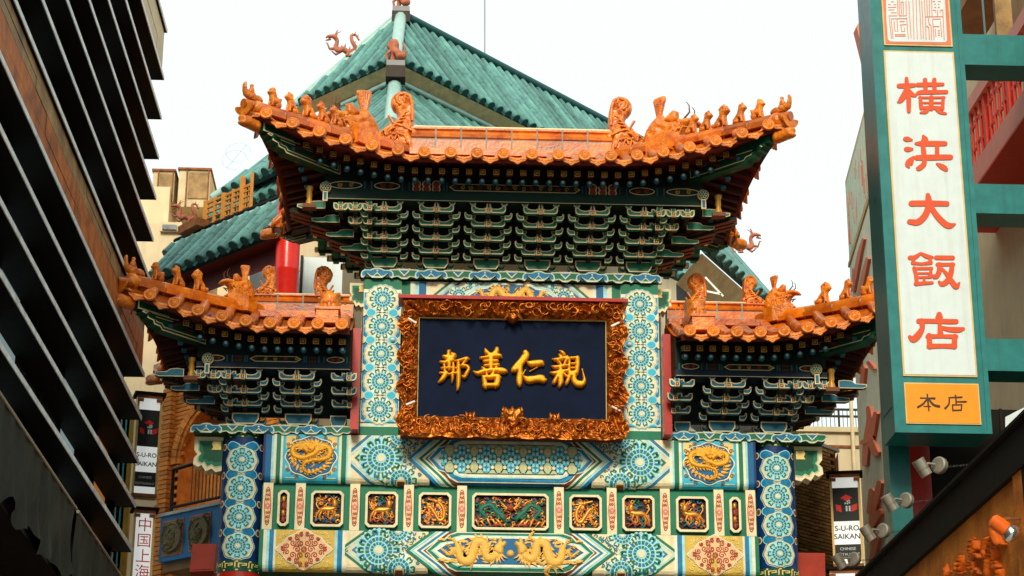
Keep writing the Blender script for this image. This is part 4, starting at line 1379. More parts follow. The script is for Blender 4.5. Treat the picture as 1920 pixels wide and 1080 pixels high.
def half_roof(s, roof, R):
    xin, xr, xc, yc, Ye, Ze, up, x0 = R["xin"], R["xr"], R["xc"], R["yc"], R["Ye"], R["Ze"], R["up"], R["x0"]
    Zr, Zh = R["Zr"], R["Zh"]
    xs = xc - 0.42                      # side eave line away from the corners
    def tt(x):
        return max(0.0, min(1.05, (x - x0) / (xc - x0)))
    def E(x):                            # front eave
        t = tt(x)
        return Vector((x, -(Ye + (yc - Ye) * t * t), Ze + up * t ** 1.5))
    ybk = R["yb"]
    def ty(y):
        return max(0.0, min(1.0, (abs(y) - R["y0"]) / ((yc if y < 0 else ybk) - R["y0"])))
    def S(y):                            # side eave
        t = ty(y)
        return Vector((xs + (xc - xs) * t * t, y, Ze + up * t ** 1.5))
    def hip(x):
        t = max(0.0, min(1.0, (x - xr) / (xc - xr)))
        return Vector((x, -yc * t, Zr + (Zh - Zr) * (1.5 * t - 0.5 * t * t)))
    def top(x):
        return hip(x) if x > xr else Vector((x, 0, Zr))
    def slope(x, k):
        a, b_ = E(x), top(x)
        p = a.lerp(b_, k)
        L_ = (b_ - a).length
        p.z -= 0.10 * min(1, L_ / 2) * 4 * k * (1 - k)
        return p
    mx = lambda p: (s * p[0], p[1], p[2])
    # deck: front, side and back slopes, thick enough to show an edge
    q = MB()
    N1, N2 = 26, 6
    for yy in (1, -1):
        vs = [mx((lambda p: (p.x, p.y if yy > 0 else -p.y * ybk / yc, p.z))(slope(xin + (xc - xin) * i / N1, k / N2))) for i in range(N1 + 1) for k in range(N2 + 1)]
        q.add(vs, [(i * (N2 + 1) + k, (i + 1) * (N2 + 1) + k, (i + 1) * (N2 + 1) + k + 1, i * (N2 + 1) + k + 1) for i in range(N1) for k in range(N2)], "glaze", True)
    ys = [-yc + (yc + ybk) * i / 20 for i in range(21)]
    vs = []
    for y in ys:
        t = abs(y) / (yc if y < 0 else ybk)
        h_ = hip(xr + (xc - xr) * t)
        for k in range(5):
            p = S(y).lerp(Vector((h_.x, y, h_.z)), k / 4)
            vs.append(mx(p))
    q.add(vs, [(i * 5 + k, (i + 1) * 5 + k, (i + 1) * 5 + k + 1, i * 5 + k + 1) for i in range(20) for k in range(4)], "glaze", True)
    # underside: eave board and soffit back to the frieze
    zf, yf, xf = R["soff"]
    n = 30
    def strip(A, B, m):
        q.add([mx(p) for p in A] + [mx(p) for p in B], [(i, i + 1, len(A) + i + 1, len(A) + i) for i in range(len(A) - 1)], m, True)
    xsl = [xin + (xc - xin) * i / n for i in range(n + 1)]
    for yy in (1, -1):
        kb = 1 if yy > 0 else -ybk / yc
        A = [Vector((E(x).x, E(x).y * kb, E(x).z - 0.01)) for x in xsl]
        Bv = [Vector((E(x).x, (E(x).y + 0.03) * kb, E(x).z - 0.075)) for x in xsl]
        Cv = [Vector((min(x, xf), -yf * kb, zf + (E(x).z - Ze) * 0.3)) for x in xsl]
        strip(A, Bv, "dark_red")
        strip(Bv, Cv, "dark_red")
    ysl = [-yc + (yc + ybk) * i / 24 for i in range(25)]
    A = [S(y) - Vector((0, 0, 0.01)) for y in ysl]
    Bv = [S(y) - Vector((0.03, 0, 0.10)) for y in ysl]
    Cv = [Vector((xf, max(-yf, min(yf, y)), zf + (S(y).z - Ze) * 0.3)) for y in ysl]
    strip(A, Bv, "dark_red")
    strip(Bv, Cv, "dark_red")
    q.build("roof_deck", roof)
    # tiles
    for x in R["discs"]:
        e = E(x)
        d_ = math.atan2(E(x + 0.05).z - E(x - 0.05).z, 0.1)
        q = MB()
        pts = [mx(slope(x, k / 6 * 0.97) + Vector((0, 0, 0.045))) for k in range(7)]
        q.tube(pts, 0.075, "glaze", 10)
        for k in (2, 4):
            a, b_ = Vector(pts[k]), Vector(pts[k + 1])
            q.tube([a, a.lerp(b_, 0.06)], 0.079, "mortar", 10)
        q.build("round_tile", roof)
        # mortar collar where the tile meets the ridge wall
        if x < xr + 0.1:
            q = MB()
            a, b_ = Vector(pts[5]), Vector(pts[6])
            q.tube([a.lerp(b_, 0.45), b_], 0.105, "mortar", 10)
            q.build("mortar_collar", roof)
        o = plain("end_disc", DISC, roof, Matrix.Translation((s * e.x, e.y - 0.055, e.z + 0.040)) @ Matrix.Rotation(-s * R.get("fan", 0.35) * tt(x) ** 2 * 0, 4, 'Z') @ Matrix.Rotation(rad(-12), 4, 'X'))
    dx = R["discs"][1] - R["discs"][0]
    drips = [x + dx / 2 for x in R["discs"][:-1]] + [R["discs"][-1] + dx * 0.52]
    if xin == 0:
        drips = [0.0] * (1 if s > 0 else 0) + drips
    for x in drips:
        e = E(x)
        sl = math.atan2(E(x + 0.1).z - E(x - 0.1).z, 0.2)
        plain("drip_tile", DRIP, roof, Matrix.Translation((s * e.x, e.y + 0.01, e.z - 0.005)) @ Matrix.Rotation(-s * sl, 4, 'Y') @ Matrix.Rotation(rad(-18), 4, 'X'))
    # side eave tiles
    for i in range(R["nside"]):
        y = -yc + 0.3 + (yc + ybk - 0.6) * i / (R["nside"] - 1)
        p = S(y)
        t = abs(y) / (yc if y < 0 else ybk)
        h_ = hip(xr + (xc - xr) * t)
        q = MB()
        tp = Vector((h_.x, y, h_.z))
        q.tube([mx(p.lerp(tp, k / 4 * 0.97) + Vector((0, 0, 0.04))) for k in range(5)], 0.072, "glaze", 8)
        q.build("round_tile", roof)
        plain("end_disc", DISC, roof, Matrix.Translation((s * (p.x + 0.012), p.y, p.z + 0.045)) @ Matrix.Rotation(s * pi / 2, 4, 'Z') @ Matrix.Rotation(rad(-12), 4, 'X'))
        plain("drip_tile", DRIP, roof, Matrix.Translation((s * (p.x + 0.01), p.y + 0.19, p.z)) @ Matrix.Rotation(s * pi / 2, 4, 'Z') @ Matrix.Rotation(rad(-18), 4, 'X'))
    # rafters
    x = R["rx"][0]
    while x < R["rx"][1]:
        t = tt(x)
        e = E(x + 0.10 * t)
        fan = -s * 0.55 * t ** 1.5
        plain("square_rafter", SQR, roof, Matrix.Translation((s * x, e.y + R["sqy"], e.z + R["sqz"])) @ Matrix.Rotation(fan, 4, 'Z'))
        xx = x + R["rdx"]
        if xx < R["rx"][1] - 0.15:
            plain("round_rafter", RDR, roof, Matrix.Translation((s * xx, -(R["rdy"] + (yc - Ye) * t * t * 1.4), R["rdz"] + (E(xx).z - Ze) * 0.9)) @ Matrix.Rotation(fan, 4, 'Z'))
        x += R["rsp"]
    y = -yc + 0.5
    while y < ybk - 0.3:
        p = S(y)
        fan = 0.5 * ty(y) ** 1.5 * (1 if y > 0 else -1) * s
        plain("square_rafter", SQR, roof, Matrix.Translation((s * (p.x - 0.10), y, p.z + R["sqz"])) @ Matrix.Rotation(s * pi / 2 + fan * 0.6, 4, 'Z'))
        plain("round_rafter", RDR, roof, Matrix.Translation((s * (p.x - 0.42), y, p.z + R["sqz"] - 0.05)) @ Matrix.Rotation(s * pi / 2 + fan * 0.6, 4, 'Z'))
        y += R["rsp"]
    # hip ridge in segments with mortar joints
    Lh = (hip(xc) - hip(xr)).length
    xe = xc - 0.16
    ns = R["nhip"]
    for i in range(ns):
        a, b_ = hip(xr + (xe - xr) * i / ns), hip(xr + (xe - xr) * (i + 1) / ns)
        d_ = (b_ - a)
        a2, b2_ = a + d_ * 0.015, b_ - d_ * 0.015
        q = MB()
        dn = Vector((d_.x, d_.y, 0)).normalized()
        sd2 = Vector((-dn.y, dn.x, 0))
        def prof(p):
            o = []
            for u, v in [(-0.12, -0.02), (-0.12, 0.05), (-0.09, 0.06), (-0.09, 0.085), (-0.075, 0.13), (-0.04, 0.165), (0, 0.178), (0.04, 0.165), (0.075, 0.13), (0.09, 0.085), (0.09, 0.06), (0.12, 0.05), (0.12, -0.02)]:
                o.append(mx(p + sd2 * u + Vector((0, 0, v))))
            return o
        A, Bv = prof(a2), prof(b2_)
        k = len(A)
        q.add(A + Bv, [(j, (j + 1) % k, k + (j + 1) % k, k + j) for j in range(k)] + [tuple(range(k)), tuple(range(k, 2 * k))], "glaze")
        q.tube([mx(b2_ + Vector((0, 0, 0.05))), mx(b_ + d_ * 0.02 + Vector((0, 0, 0.05)))], 0.10, "mortar", 12)
        q.build("hip_ridge_tile", roof)
    # ridge end cap (carved roll) and corner drip
    p = hip(xe)
    q = MB()
    dn = Vector((hip(xe).x - hip(xe - 0.3).x, hip(xe).y - hip(xe - 0.3).y, 0)).normalized()
    q.lathe(mx(p + Vector((0, 0, 0.05))), (s * dn.x, dn.y, 0.25), [(0.10, -0.05), (0.115, 0.02), (0.12, 0.06), (0.10, 0.11), (0.06, 0.14), (0.0, 0.15)], "glaze_carved", 16)
    q.build("ridge_end_cap", roof)
    c_ = Vector((xc, -yc, Ze + up))
    q = MB()
    P = closed([(-0.17, 0.05), (-0.12, -0.06), (0, -0.12), (0.12, -0.06), (0.17, 0.05), (0, 0.03)], 3)
    fr = FRV(mx(c_ + Vector((0.03, -0.03, 0.0))), (0.8, -s * -0.6, 0), (0, 0, 1))
    q.prism(P, fr, -0.015, 0.015, "glaze_carved")
    q.tube([mx(c_ + Vector((-0.15, 0.12, 0.10))), mx(c_ + Vector((0.05, -0.05, 0.07)))], 0.075, "glaze", 10)
    q.build("corner_tile", roof)
    # corner beams, front and back: flying beam with a beast head, wavy main beam below
    L_ = R["cb"]
    for sy, yk in ((1, yc), (-1, ybk)):
        c_ = Vector((xc, -yk * sy, Ze + up))
        dx_, dy_ = 0.75, 0.66
        q = MB()
        fr = FRV(mx(c_ + Vector((-0.03, 0.05 * sy, -0.19))), (s * dx_, -dy_ * sy, 0), (0, 0, 1))
        relief(q, fr, [closed([(-0.20, 0.07), (-0.05, 0.09), (0.08, 0.10), (0.17, 0.06), (0.15, 0.0), (0.18, -0.05), (0.08, -0.08), (-0.05, -0.09), (-0.20, -0.09)], 2)], "glaze_carved", 0.085, 0.07, grid=0.025, two=True, nz=0.012, nsc=22)
        q.build("beast_head", roof)
        fr = FRV(mx(c_ + Vector((-0.20, 0.20 * sy, -0.10))), (-s * dx_, dy_ * sy, -0.03), (0, 0, 1))
        q = MB()
        P = [(0, 0.0), (0, -0.165), (L_ * 0.72, -0.165), (L_ * 0.72, 0.0)]
        q.prism(P, fr, -0.07, 0.07, "edge_cream", "dark_green")
        for d0 in (0.073, -0.073):
            q.flat(inset(P, 0.022), fr, d0, "dark_green")
        q.build("flying_corner_beam", roof)
        q = MB()
        P = [(0.10, -0.168), (0.06, -0.20), (0.16, -0.225), (0.16, -0.27), (0.26, -0.285), (0.28, -0.335), (0.38, -0.345), (0.42, -0.39), (L_, -0.41), (L_, -0.168)]
        q.prism(P, fr, -0.09, 0.09, "edge_cream", "dark_green")
        for d0 in (0.093, -0.093):
            q.flat(inset(P, 0.018), fr, d0, "dark_green")
            q.flat(inset(P, 0.046), fr, d0 * 1.03, "edge_cream")
            q.flat(inset(P, 0.060), fr, d0 * 1.06, "dark_green")
        q.build("corner_beam", roof)
    return E, S, hip, mx

UPR = dict(xin=0.0, xr=1.60, xc=3.97, yc=2.32, yb=2.35, Ye=2.10, Ze=13.44, up=0.58, x0=1.5, y0=0.6, Zr=14.36, Zh=14.02, soff=(13.66, 1.2, 2.85),
           discs=[0.21 + 0.386 * i for i in range(10)], nside=8, rx=(0.10, 3.25), rsp=0.2005, sqy=0.29, sqz=-0.115, rdx=0.0, rdy=1.56, rdz=13.285, nhip=7, cb=1.45)
LOW = dict(xin=2.385, xr=3.75, xc=5.66, yc=2.0, yb=2.0, Ye=1.84, Ze=10.85, up=0.50, x0=3.6, y0=0.5, Zr=11.62, Zh=11.42, soff=(10.98, 1.1, 4.6),
           discs=[2.50 + 0.342 * i for i in range(9)], nside=7, rx=(2.50, 4.75), rsp=0.187, sqy=0.26, sqz=-0.125, rdx=0.0, rdy=1.38, rdz=10.665, nhip=5, cb=1.2)
upper_roof = obj("upper_roof", None, gate)
fu = {}
for s in (-1, 1):
    fu[s] = half_roof(s, upper_roof, UPR)
low_roof, fl = {}, {}
for s in (-1, 1):
    low_roof[s] = obj("lower_roof", None, gate)
    fl[s] = half_roof(s, low_roof[s], LOW)

# ---------------------------------------------------------------- ridges built of blocks
def ridge(roof, x0, x1, n, zb, h, topcap=True, ledge=True):
    L_ = (x1 - x0) / n
    for i in range(n):
        a, b_ = x0 + i * L_ + 0.014, x0 + (i + 1) * L_ - 0.014
        for r_ in (0, 1):
            q = MB()
            if r_ == 0:
                pr = [(-0.13, 0), (-0.13, 0.42 * h), (0.13, 0.42 * h), (0.13, 0)]
            else:
                pr = [(-0.11, 0.46 * h), (-0.145, 0.52 * h), (-0.15, 0.60 * h), (-0.12, 0.68 * h), (-0.10, 0.80 * h), (-0.13, 0.86 * h), (-0.13, 0.93 * h), (-0.06, h), (0.06, h), (0.13, 0.93 * h), (0.13, 0.86 * h), (0.10, 0.8 * h), (0.12, 0.68 * h), (0.15, 0.6 * h), (0.145, 0.52 * h), (0.11, 0.46 * h)]
            k = len(pr)
            jit = random.uniform(-0.006, 0.006)
            vs = [(x, y + jit, zb + z) for x in (a, b_) for y, z in pr]
            q.add(vs, [(j, (j + 1) % k, k + (j + 1) % k, k + j) for j in range(k)] + [tuple(range(k)), tuple(range(k, 2 * k))], "glaze")
            q.build("ridge_block", roof)
    q = MB()
    q.box(x0, x1, -0.122, 0.122, zb + 0.005, zb + 0.48 * h, "mortar")
    q.box(x0, x1, -0.095, 0.095, zb + 0.48 * h, zb + 0.97 * h, "mortar")
    q.box(x0, x1, -0.07, 0.07, zb + 1.0 * h, zb + 1.05 * h, "edge_cream")
    q.box(x0, x1, -0.165, 0.165, zb - 0.035, zb - 0.004, "mortar")
    if ledge:
        q.box(x0, x1, -0.30, 0.30, zb - 0.14, zb - 0.04, "glaze")
    q.build("ridge_core", roof)
ridge(upper_roof, -1.60, 1.60, 8, 14.38, 0.42)
for s in (-1, 1):
    ridge(low_roof[s], min(s * 2.40, s * 3.95), max(s * 2.40, s * 3.95), 4, 11.66, 0.30)

# ---------------------------------------------------------------- glazed roof figures
def two_sided(name, parent, fr, parts, m="glaze_carved"):
    q = MB()
    for pl, h, wd, off, nz in parts:
        relief(q, fr, [pl], m, h, wd, grid=0.028, two=True, d0=off, nz=nz, nsc=16)
    return q, name, parent
def chiwen(roof, x, z, s, k=1.0, y=0.0, withhead=True):
    """ridge end dragon: curled tail, fan fin, open jawed head looking out along the hip"""
    fr = FRV((x, y, z), (s, 0, 0), (0, 0, 1))       # u grows outward
    q = MB()
    K = lambda P: [(a * k, b_ * k) for a, b_ in P]
    R_ = lambda P, h, wd, off=0.0, nz=0.0: relief(q, fr, [K(P)], "glaze_carved", h * k, wd * k, grid=0.03 * k, two=True, d0=off * k, nz=nz * k, nsc=14 / k)
    # tail curl
    R_(closed([(-0.02, 0.0), (0.0, 0.25), (-0.02, 0.40), (-0.03, 0.55), (-0.02, 0.72), (0.03, 0.86), (0.14, 0.93), (0.25, 0.89), (0.31, 0.79), (0.29, 0.68), (0.22, 0.60), (0.21, 0.52), (0.28, 0.44), (0.42, 0.34), (0.54, 0.22), (0.62, 0.0)], 3), 0.12, 0.05, 0, 0.03)
    fs = FRV((x, y, z), (s, 0, 0), (0, 0, 1))
    for sg in (1, -1):
        pts = [(-0.0, 0.45), (-0.005, 0.55), (0.005, 0.66)] + [(0.145 + 0.135 * (1 - 0.085 * i) * math.cos(3.3 - i * 0.72), 0.765 + 0.135 * (1 - 0.085 * i) * math.sin(3.3 - i * 0.72)) for i in range(12)]
        q.tube([fr(a * k, b_ * k, sg * 0.125 * k) for a, b_ in pts], [0.028 * k] * 8 + [0.024 * k] * 7, "glaze_carved", 6)
        for t in range(6):
            q.tube([fr((0.04 + 0.03 * t) * k, (0.60 - 0.05 * t) * k, sg * 0.12 * k), fr((0.10 + 0.035 * t) * k, (0.58 - 0.05 * t) * k, sg * 0.14 * k), fr((0.16 + 0.04 * t) * k, (0.50 - 0.05 * t) * k, sg * 0.12 * k)], [0.012 * k, 0.024 * k, 0.010 * k], "glaze_carved", 5)
        for t in range(5):
            pts = [(0.05 + 0.1 * t, 0.1), (0.10 + 0.1 * t, 0.22 + 0.02 * t), (0.2 + 0.09 * t, 0.25 - 0.02 * t), (0.24 + 0.08 * t, 0.15)]
            q.tube([fr(a * k, b_ * k, sg * 0.15 * k) for a, b_ in pts], 0.017 * k, "glaze_carved", 5)
        q.tube([fr(a * k, b_ * k, sg * 0.14 * k) for a, b_ in [(0.0, 0.3), (0.12, 0.36), (0.26, 0.40), (0.33, 0.52)]], 0.02 * k, "glaze_carved", 5)
    # small hook scroll at the back
    R_(closed([(-0.10, 0.30), (-0.02, 0.38), (0.06, 0.34), (0.04, 0.24), (-0.04, 0.20)], 3), 0.12, 0.05)
    o = q.build("ridge_dragon", roof)
    if not withhead:
        return o
    # head and fan, turned along the hip
    q = MB()
    fr = FRV((x + s * 0.50 * k, y - 0.1 * k, z), (s * 0.86, -0.5, 0), (0, 0, 1))
    R_(closed([(0.0, 0.0), (-0.02, 0.25), (0.06, 0.42), (0.16, 0.52), (0.26, 0.58), (0.32, 0.46), (0.48, 0.42), (0.66, 0.44), (0.80, 0.38), (0.86, 0.28), (0.70, 0.30), (0.60, 0.22), (0.62, 0.10), (0.72, 0.02), (0.60, -0.06), (0.3, -0.06)], 3), 0.16, 0.11, 0, 0.02)
    for j in range(5):
        a = 1.72 - j * 0.09
        R_(stroke([(0.20, 0.45, 0.06), (0.20 + 0.22 * math.cos(a), 0.45 + 0.22 * math.sin(a), 0.075), (0.20 + 0.40 * math.cos(a) , 0.45 + 0.38 * math.sin(a), 0.085)], 0.1, 3, 2), 0.045, 0.04, 0.012 * (j - 2))
    R_([(0.26, 0.48), (0.42, 0.62), (0.50, 0.58), (0.50, 0.45), (0.40, 0.40)], 0.07, 0.04)
    for sg in (1, -1):
        for t in range(6):
            q.tube([fr((0.15 + 0.085 * t) * k, (0.10 + 0.02 * t) * k, sg * 0.16 * k), fr((0.20 + 0.085 * t) * k, (0.22 + 0.01 * t) * k, sg * 0.17 * k), fr((0.29 + 0.08 * t) * k, 0.26 * k, sg * 0.14 * k)], [0.012 * k, 0.022 * k, 0.008 * k], "glaze_carved", 5)
        q.lathe(fr(0.56 * k, 0.36 * k, sg * 0.12 * k), tuple(Vector(fr(0, 0, sg)) - Vector(fr(0, 0, 0))), [(0.05 * k, 0), (0.045 * k, 0.03 * k), (0.0, 0.05 * k)], "glaze_carved", 10)
        q.tube([fr(0.60 * k, 0.42 * k, sg * 0.07 * k), fr(0.70 * k, 0.50 * k, sg * 0.09 * k), fr(0.70 * k, 0.60 * k, sg * 0.1 * k), fr(0.66 * k, 0.66 * k, sg * 0.1 * k)], [0.016 * k, 0.013 * k, 0.009 * k, 0.005 * k], "brown", 5)
    q.build("dragon_head", roof)
    return o
BEAST = [(-.30, 0), (-.30, .07), (-.19, .10), (-.20, .38), (-.24, .54), (-.37, .64), (-.40, .73), (-.33, .82), (-.24, .88), (-.22, 1.0), (-.13, .92), (-.03, .95), (.0, .84), (.03, .68), (.10, .50), (.24, .32), (.33, .14), (.36, 0), (.12, 0), (.05, .13), (-.03, .22), (-.07, .12), (-.07, 0)]
LION = [(-.32, 0), (-.33, .06), (-.21, .10), (-.22, .40), (-.28, .52), (-.40, .60), (-.43, .70), (-.35, .78), (-.33, .88), (-.24, .92), (-.18, 1.0), (-.10, .93), (.0, .92), (.06, .80), (.07, .66), (.06, .54), (.20, .40), (.32, .22), (.44, .30), (.46, .10), (.36, 0), (.14, 0), (.06, .12), (-.02, .26), (-.08, .12), (-.08, 0)]
BIRD = [(-.25, 0), (-.22, .05), (-.16, .10), (-.22, .30), (-.26, .52), (-.42, .62), (-.30, .70), (-.26, .82), (-.12, .90), (-.02, .80), (.02, .62), (.14, .46), (.30, .52), (.36, .40), (.26, .18), (.30, 0), (.1, 0), (.02, .14), (-.04, .1), (-.08, 0)]
HEN = [(-.70, .80), (-.62, .90), (-.54, .80), (-.54, .58), (-.42, .44), (-.20, .42), (-.08, .50), (.04, .42), (.12, .30), (.30, .16), (.20, .04), (-.20, 0.0), (-.56, .10), (-.68, .30), (-.72, .60)]
RIDER = [(-.30, .38), (-.34, .58), (-.24, .72), (-.26, .84), (-.16, .92), (-.06, .84), (-.10, .72), (-.02, .60), (-.04, .36)]
def figure(roof, p, s, h, shape, dirv, ang=0.0, name="roof_figure"):
    # shape looks toward negative u; u axis points back up the ridge
    U_ = Vector((-dirv.x, -dirv.y, 0)).normalized()
    fr = FRV(p, U_, (0, 0, 1))
    q = MB()
    K = lambda P: [(a * h, b_ * h) for a, b_ in P]
    relief(q, fr, [K(closed(shape, 2))], "glaze_carved", 0.15 * h, 0.12 * h, grid=0.05 * h, two=True, nz=0.035 * h, nsc=9 / h)
    if shape is HEN:
        relief(q, fr, [K(closed(RIDER, 2))], "glaze_carved", 0.12 * h, 0.08 * h, grid=0.05 * h, two=True)
        relief(q, fr, [K(closed([(-.1, .3), (.25, .42), (.5, .30), (.56, .12), (.3, .02), (-.1, .05)], 2))], "glaze_carved", 0.14 * h, 0.1 * h, grid=0.06 * h, two=True)
    else:
        for sg in (1, -1):
            q.tube([fr(-.13 * h, .42 * h, sg * .09 * h), fr(-.17 * h, .2 * h, sg * .12 * h), fr(-.2 * h, .03 * h, sg * .12 * h), fr(-.28 * h, .02 * h, sg * .12 * h)], [.07 * h, .055 * h, .05 * h, .04 * h], "glaze_carved", 6)
            q.lathe(fr(.18 * h, .16 * h, sg * .08 * h), tuple(Vector(fr(0, 0, sg)) - Vector(fr(0, 0, 0))), [(.16 * h, 0), (.13 * h, .05 * h), (0, .08 * h)], "glaze_carved", 10)
            if shape is LION:
                for t in range(5):
                    a = 0.6 + t * 0.5
                    q.lathe(fr((-.14 + .17 * math.cos(a)) * h, (.68 + .17 * math.sin(a)) * h, sg * .1 * h), tuple(Vector(fr(0, 0, sg)) - Vector(fr(0, 0, 0))), [(.06 * h, 0), (.05 * h, .03 * h), (0, .05 * h)], "glaze_carved", 8)
    q.build(name, roof)
for s in (-1, 1):
    hip, mx = fu[s][2], fu[s][3]
    chiwen(upper_roof, s * 1.575, 14.36, s, 1.12)
    # carved block under the head
    q = MB()
    p = hip(2.35)
    q.add([mx(p + Vector((a, b_, c_))) for c_ in (-0.10, 0.20) for a, b_ in ((-0.30, 0.05), (0.02, -0.30), (0.26, -0.08), (-0.06, 0.27))], [(0, 1, 2, 3), (4, 5, 6, 7), (0, 1, 5, 4), (1, 2, 6, 5), (2, 3, 7, 6), (3, 0, 4, 7)], "glaze_carved")
    q.build("carved_block", upper_roof)
    dv = hip(3.8) - hip(2.6)
    dv = Vector((s * dv.x, dv.y, 0))
    for x, h, sh in ((2.72, 0.33, BEAST), (2.91, 0.33, BEAST), (3.12, 0.37, LION), (3.36, 0.33, BEAST), (3.60, 0.35, BIRD)):
        p = hip(x)
        figure(upper_roof, mx(p + Vector((0, 0, 0.165))), s, h, sh, dv)
    p = hip(3.83)
    figure(upper_roof, mx(p + Vector((0.05, -0.05, 0.155))), s, 0.29, HEN, dv, name="rider_figure")
    # lower wing roofs
    hip, mx = fl[s][2], fl[s][3]
    rf = low_roof[s]
    chiwen(rf, s * 3.62, 11.82, s, 0.66)
    q = MB()
    p = hip(4.05)
    q.add([mx(p + Vector((a, b_, c_))) for c_ in (-0.02, 0.22) for a, b_ in ((-0.20, 0.02), (-0.08, -0.14), (0.22, -0.26), (0.12, -0.10))], [(0, 1, 2, 3), (4, 5, 6, 7), (0, 1, 5, 4), (1, 2, 6, 5), (2, 3, 7, 6), (3, 0, 4, 7)], "glaze_carved")
    q.build("carved_block", rf)
    dv = hip(5.2) - hip(4.2)
    dv = Vector((s * dv.x, dv.y, 0))
    for x, h, sh in ((4.66, 0.34, LION), (4.94, 0.32, BEAST), (5.21, 0.32, BIRD)):
        figure(rf, mx(hip(x) + Vector((0, 0, 0.165))), s, h, sh, dv)
    figure(rf, mx(hip(5.47) + Vector((0.02, -0.02, 0.155))), s, 0.30, HEN, dv, name="rider_figure")
    # ornaments where the wing roof meets the middle bay
    o = chiwen(rf, s * 3.0, 11.66, -s, 0.84, withhead=False)
    # ridge running down to the eave beside the middle bay, closed by a beast head
    q = MB()
    q.add([(s * a, y, z) for a in (2.60, 2.84) for y, z in ((-1.62, 10.96), (-1.62, 11.12), (-0.2, 11.66), (-0.2, 11.46))], [(0, 1, 2, 3), (4, 5, 6, 7), (0, 1, 5, 4), (1, 2, 6, 5), (2, 3, 7, 6), (3, 0, 4, 7)], "glaze")
    q.build("descending_ridge", rf)
    q = MB()
    q.box(s * 2.56, s * 2.88, -1.78, -1.52, 10.95, 11.17, "glaze_carved")
    q.box(s * 2.54, s * 2.90, -1.80, -1.50, 11.15, 11.19, "glaze")
    q.build("ridge_box", rf)
    q = MB()
    fr = FRV((s * 2.72, -1.02, 11.36), (1, 0, 0), (0, 0, 1))
    relief(q, fr, [closed([(-0.14, -0.10), (-0.16, 0.06), (-0.13, 0.18), (-0.15, 0.30), (-0.07, 0.27), (0, 0.33), (0.07, 0.27), (0.15, 0.30), (0.13, 0.18), (0.16, 0.06), (0.14, -0.10), (0, -0.14)], 2)], "glaze_carved", 0.16, 0.12, grid=0.03, d0=0.04, nz=0.02, nsc=20, skirt=0.3)
    q.tube([fr(-0.09, -0.02, 0.19), fr(0, -0.06, 0.24), fr(0.09, -0.02, 0.19)], 0.035, "glaze_carved", 6)
    for sg in (-1, 1):
        q.lathe(fr(sg * 0.065, 0.10, 0.18), (0, -1, 0), [(0.035, 0), (0.03, 0.02), (0, 0.035)], "glaze_carved", 10)
    q.tube([fr(0, 0.0, 0.19), fr(0, 0.06, 0.22), fr(0, 0.16, 0.17)], [0.045, 0.035, 0.02], "glaze_carved", 6)
    q.build("ridge_beast", rf)
    # hanging ornaments at the frieze ends
    for X_, Y_, Z_, k in ((2.83, -1.36, 13.22, 1.0), (4.45, -1.22, 10.55, 1.0)):
        q = MB()
        q.lathe((s * X_, Y_, Z_), (0, -1, 0), [(0.085, -0.05), (0.085, 0.0), (0.078, 0.008)], "edge_cream", 18)
        q.lathe((s * X_, Y_ - 0.009, Z_), (0, -1, 0), [(0.074, 0.0), (0.073, 0.003)], "bracket_shade", 18)
        f_ = FRY(Y_ - 0.013)
        for a in range(6):
            q.flat(ngon(s * X_ + 0.04 * math.cos(a * pi / 3), Z_ + 0.04 * math.sin(a * pi / 3), 0.026, 8), f_, 0.002 + 0.0005 * a, "edge_cream")
            q.flat(ngon(s * X_ + 0.04 * math.cos(a * pi / 3), Z_ + 0.04 * math.sin(a * pi / 3), 0.018, 8), f_, 0.006 + 0.0005 * a, "bracket_green")
        q.box(s * X_ - 0.036, s * X_ + 0.036, Y_ - 0.03, Y_, Z_ - 0.235, Z_ - 0.085, "edge_cream")
        q.box(s * X_ - 0.022, s * X_ + 0.022, Y_ - 0.034, Y_ - 0.0305, Z_ - 0.22, Z_ - 0.10, "bracket_blue")
        q.build("hanging_pendant", gate)
        q = MB()
        xx = s * (X_ + 0.24)
        q.lathe((xx, Y_ + 0.12, Z_ - 0.15), (0, 0, 1), [(0.06, -0.10), (0.05, -0.05), (0.035, 0.0), (0.045, 0.03), (0.04, 0.12), (0.055, 0.15), (0.05, 0.19)], "rafter_gold", 10)
        q.box(xx - 0.1, xx + 0.1, Y_ + 0.05, Y_ + 0.2, Z_ - 0.31, Z_ - 0.25, "brown")
        q.build("corner_vase", gate)

# ================================================================ name board
pl = thing("name_board", "dark blue name board with four gold characters in a carved gilt frame", "plaque", (0, -0.6, 9.56))
OP = Vector((0, -0.6, 9.56))
def PF(u, v, d):
    # leans forward a little at the top; relative to the Empty
    y = -0.055 * (v - 9.56) - d
    return (u, y, v - 9.56)
q = MB()
def fbox(u0, u1, v0, v1, d0, d1, m, mb=None):
    mb = mb or q
    mb.add([PF(u, v, d) for d in (d0, d1) for u, v in ((u0, v0), (u1, v0), (u1, v1), (u0, v1))], [(0, 1, 2, 3), (4, 5, 6, 7), (0, 1, 5, 4), (1, 2, 6, 5), (2, 3, 7, 6), (3, 0, 4, 7)], m)
fbox(-1.40, 1.40, 9.88, 11.42, -0.10, 0.0, "plaque_navy")
q.build("board", pl)
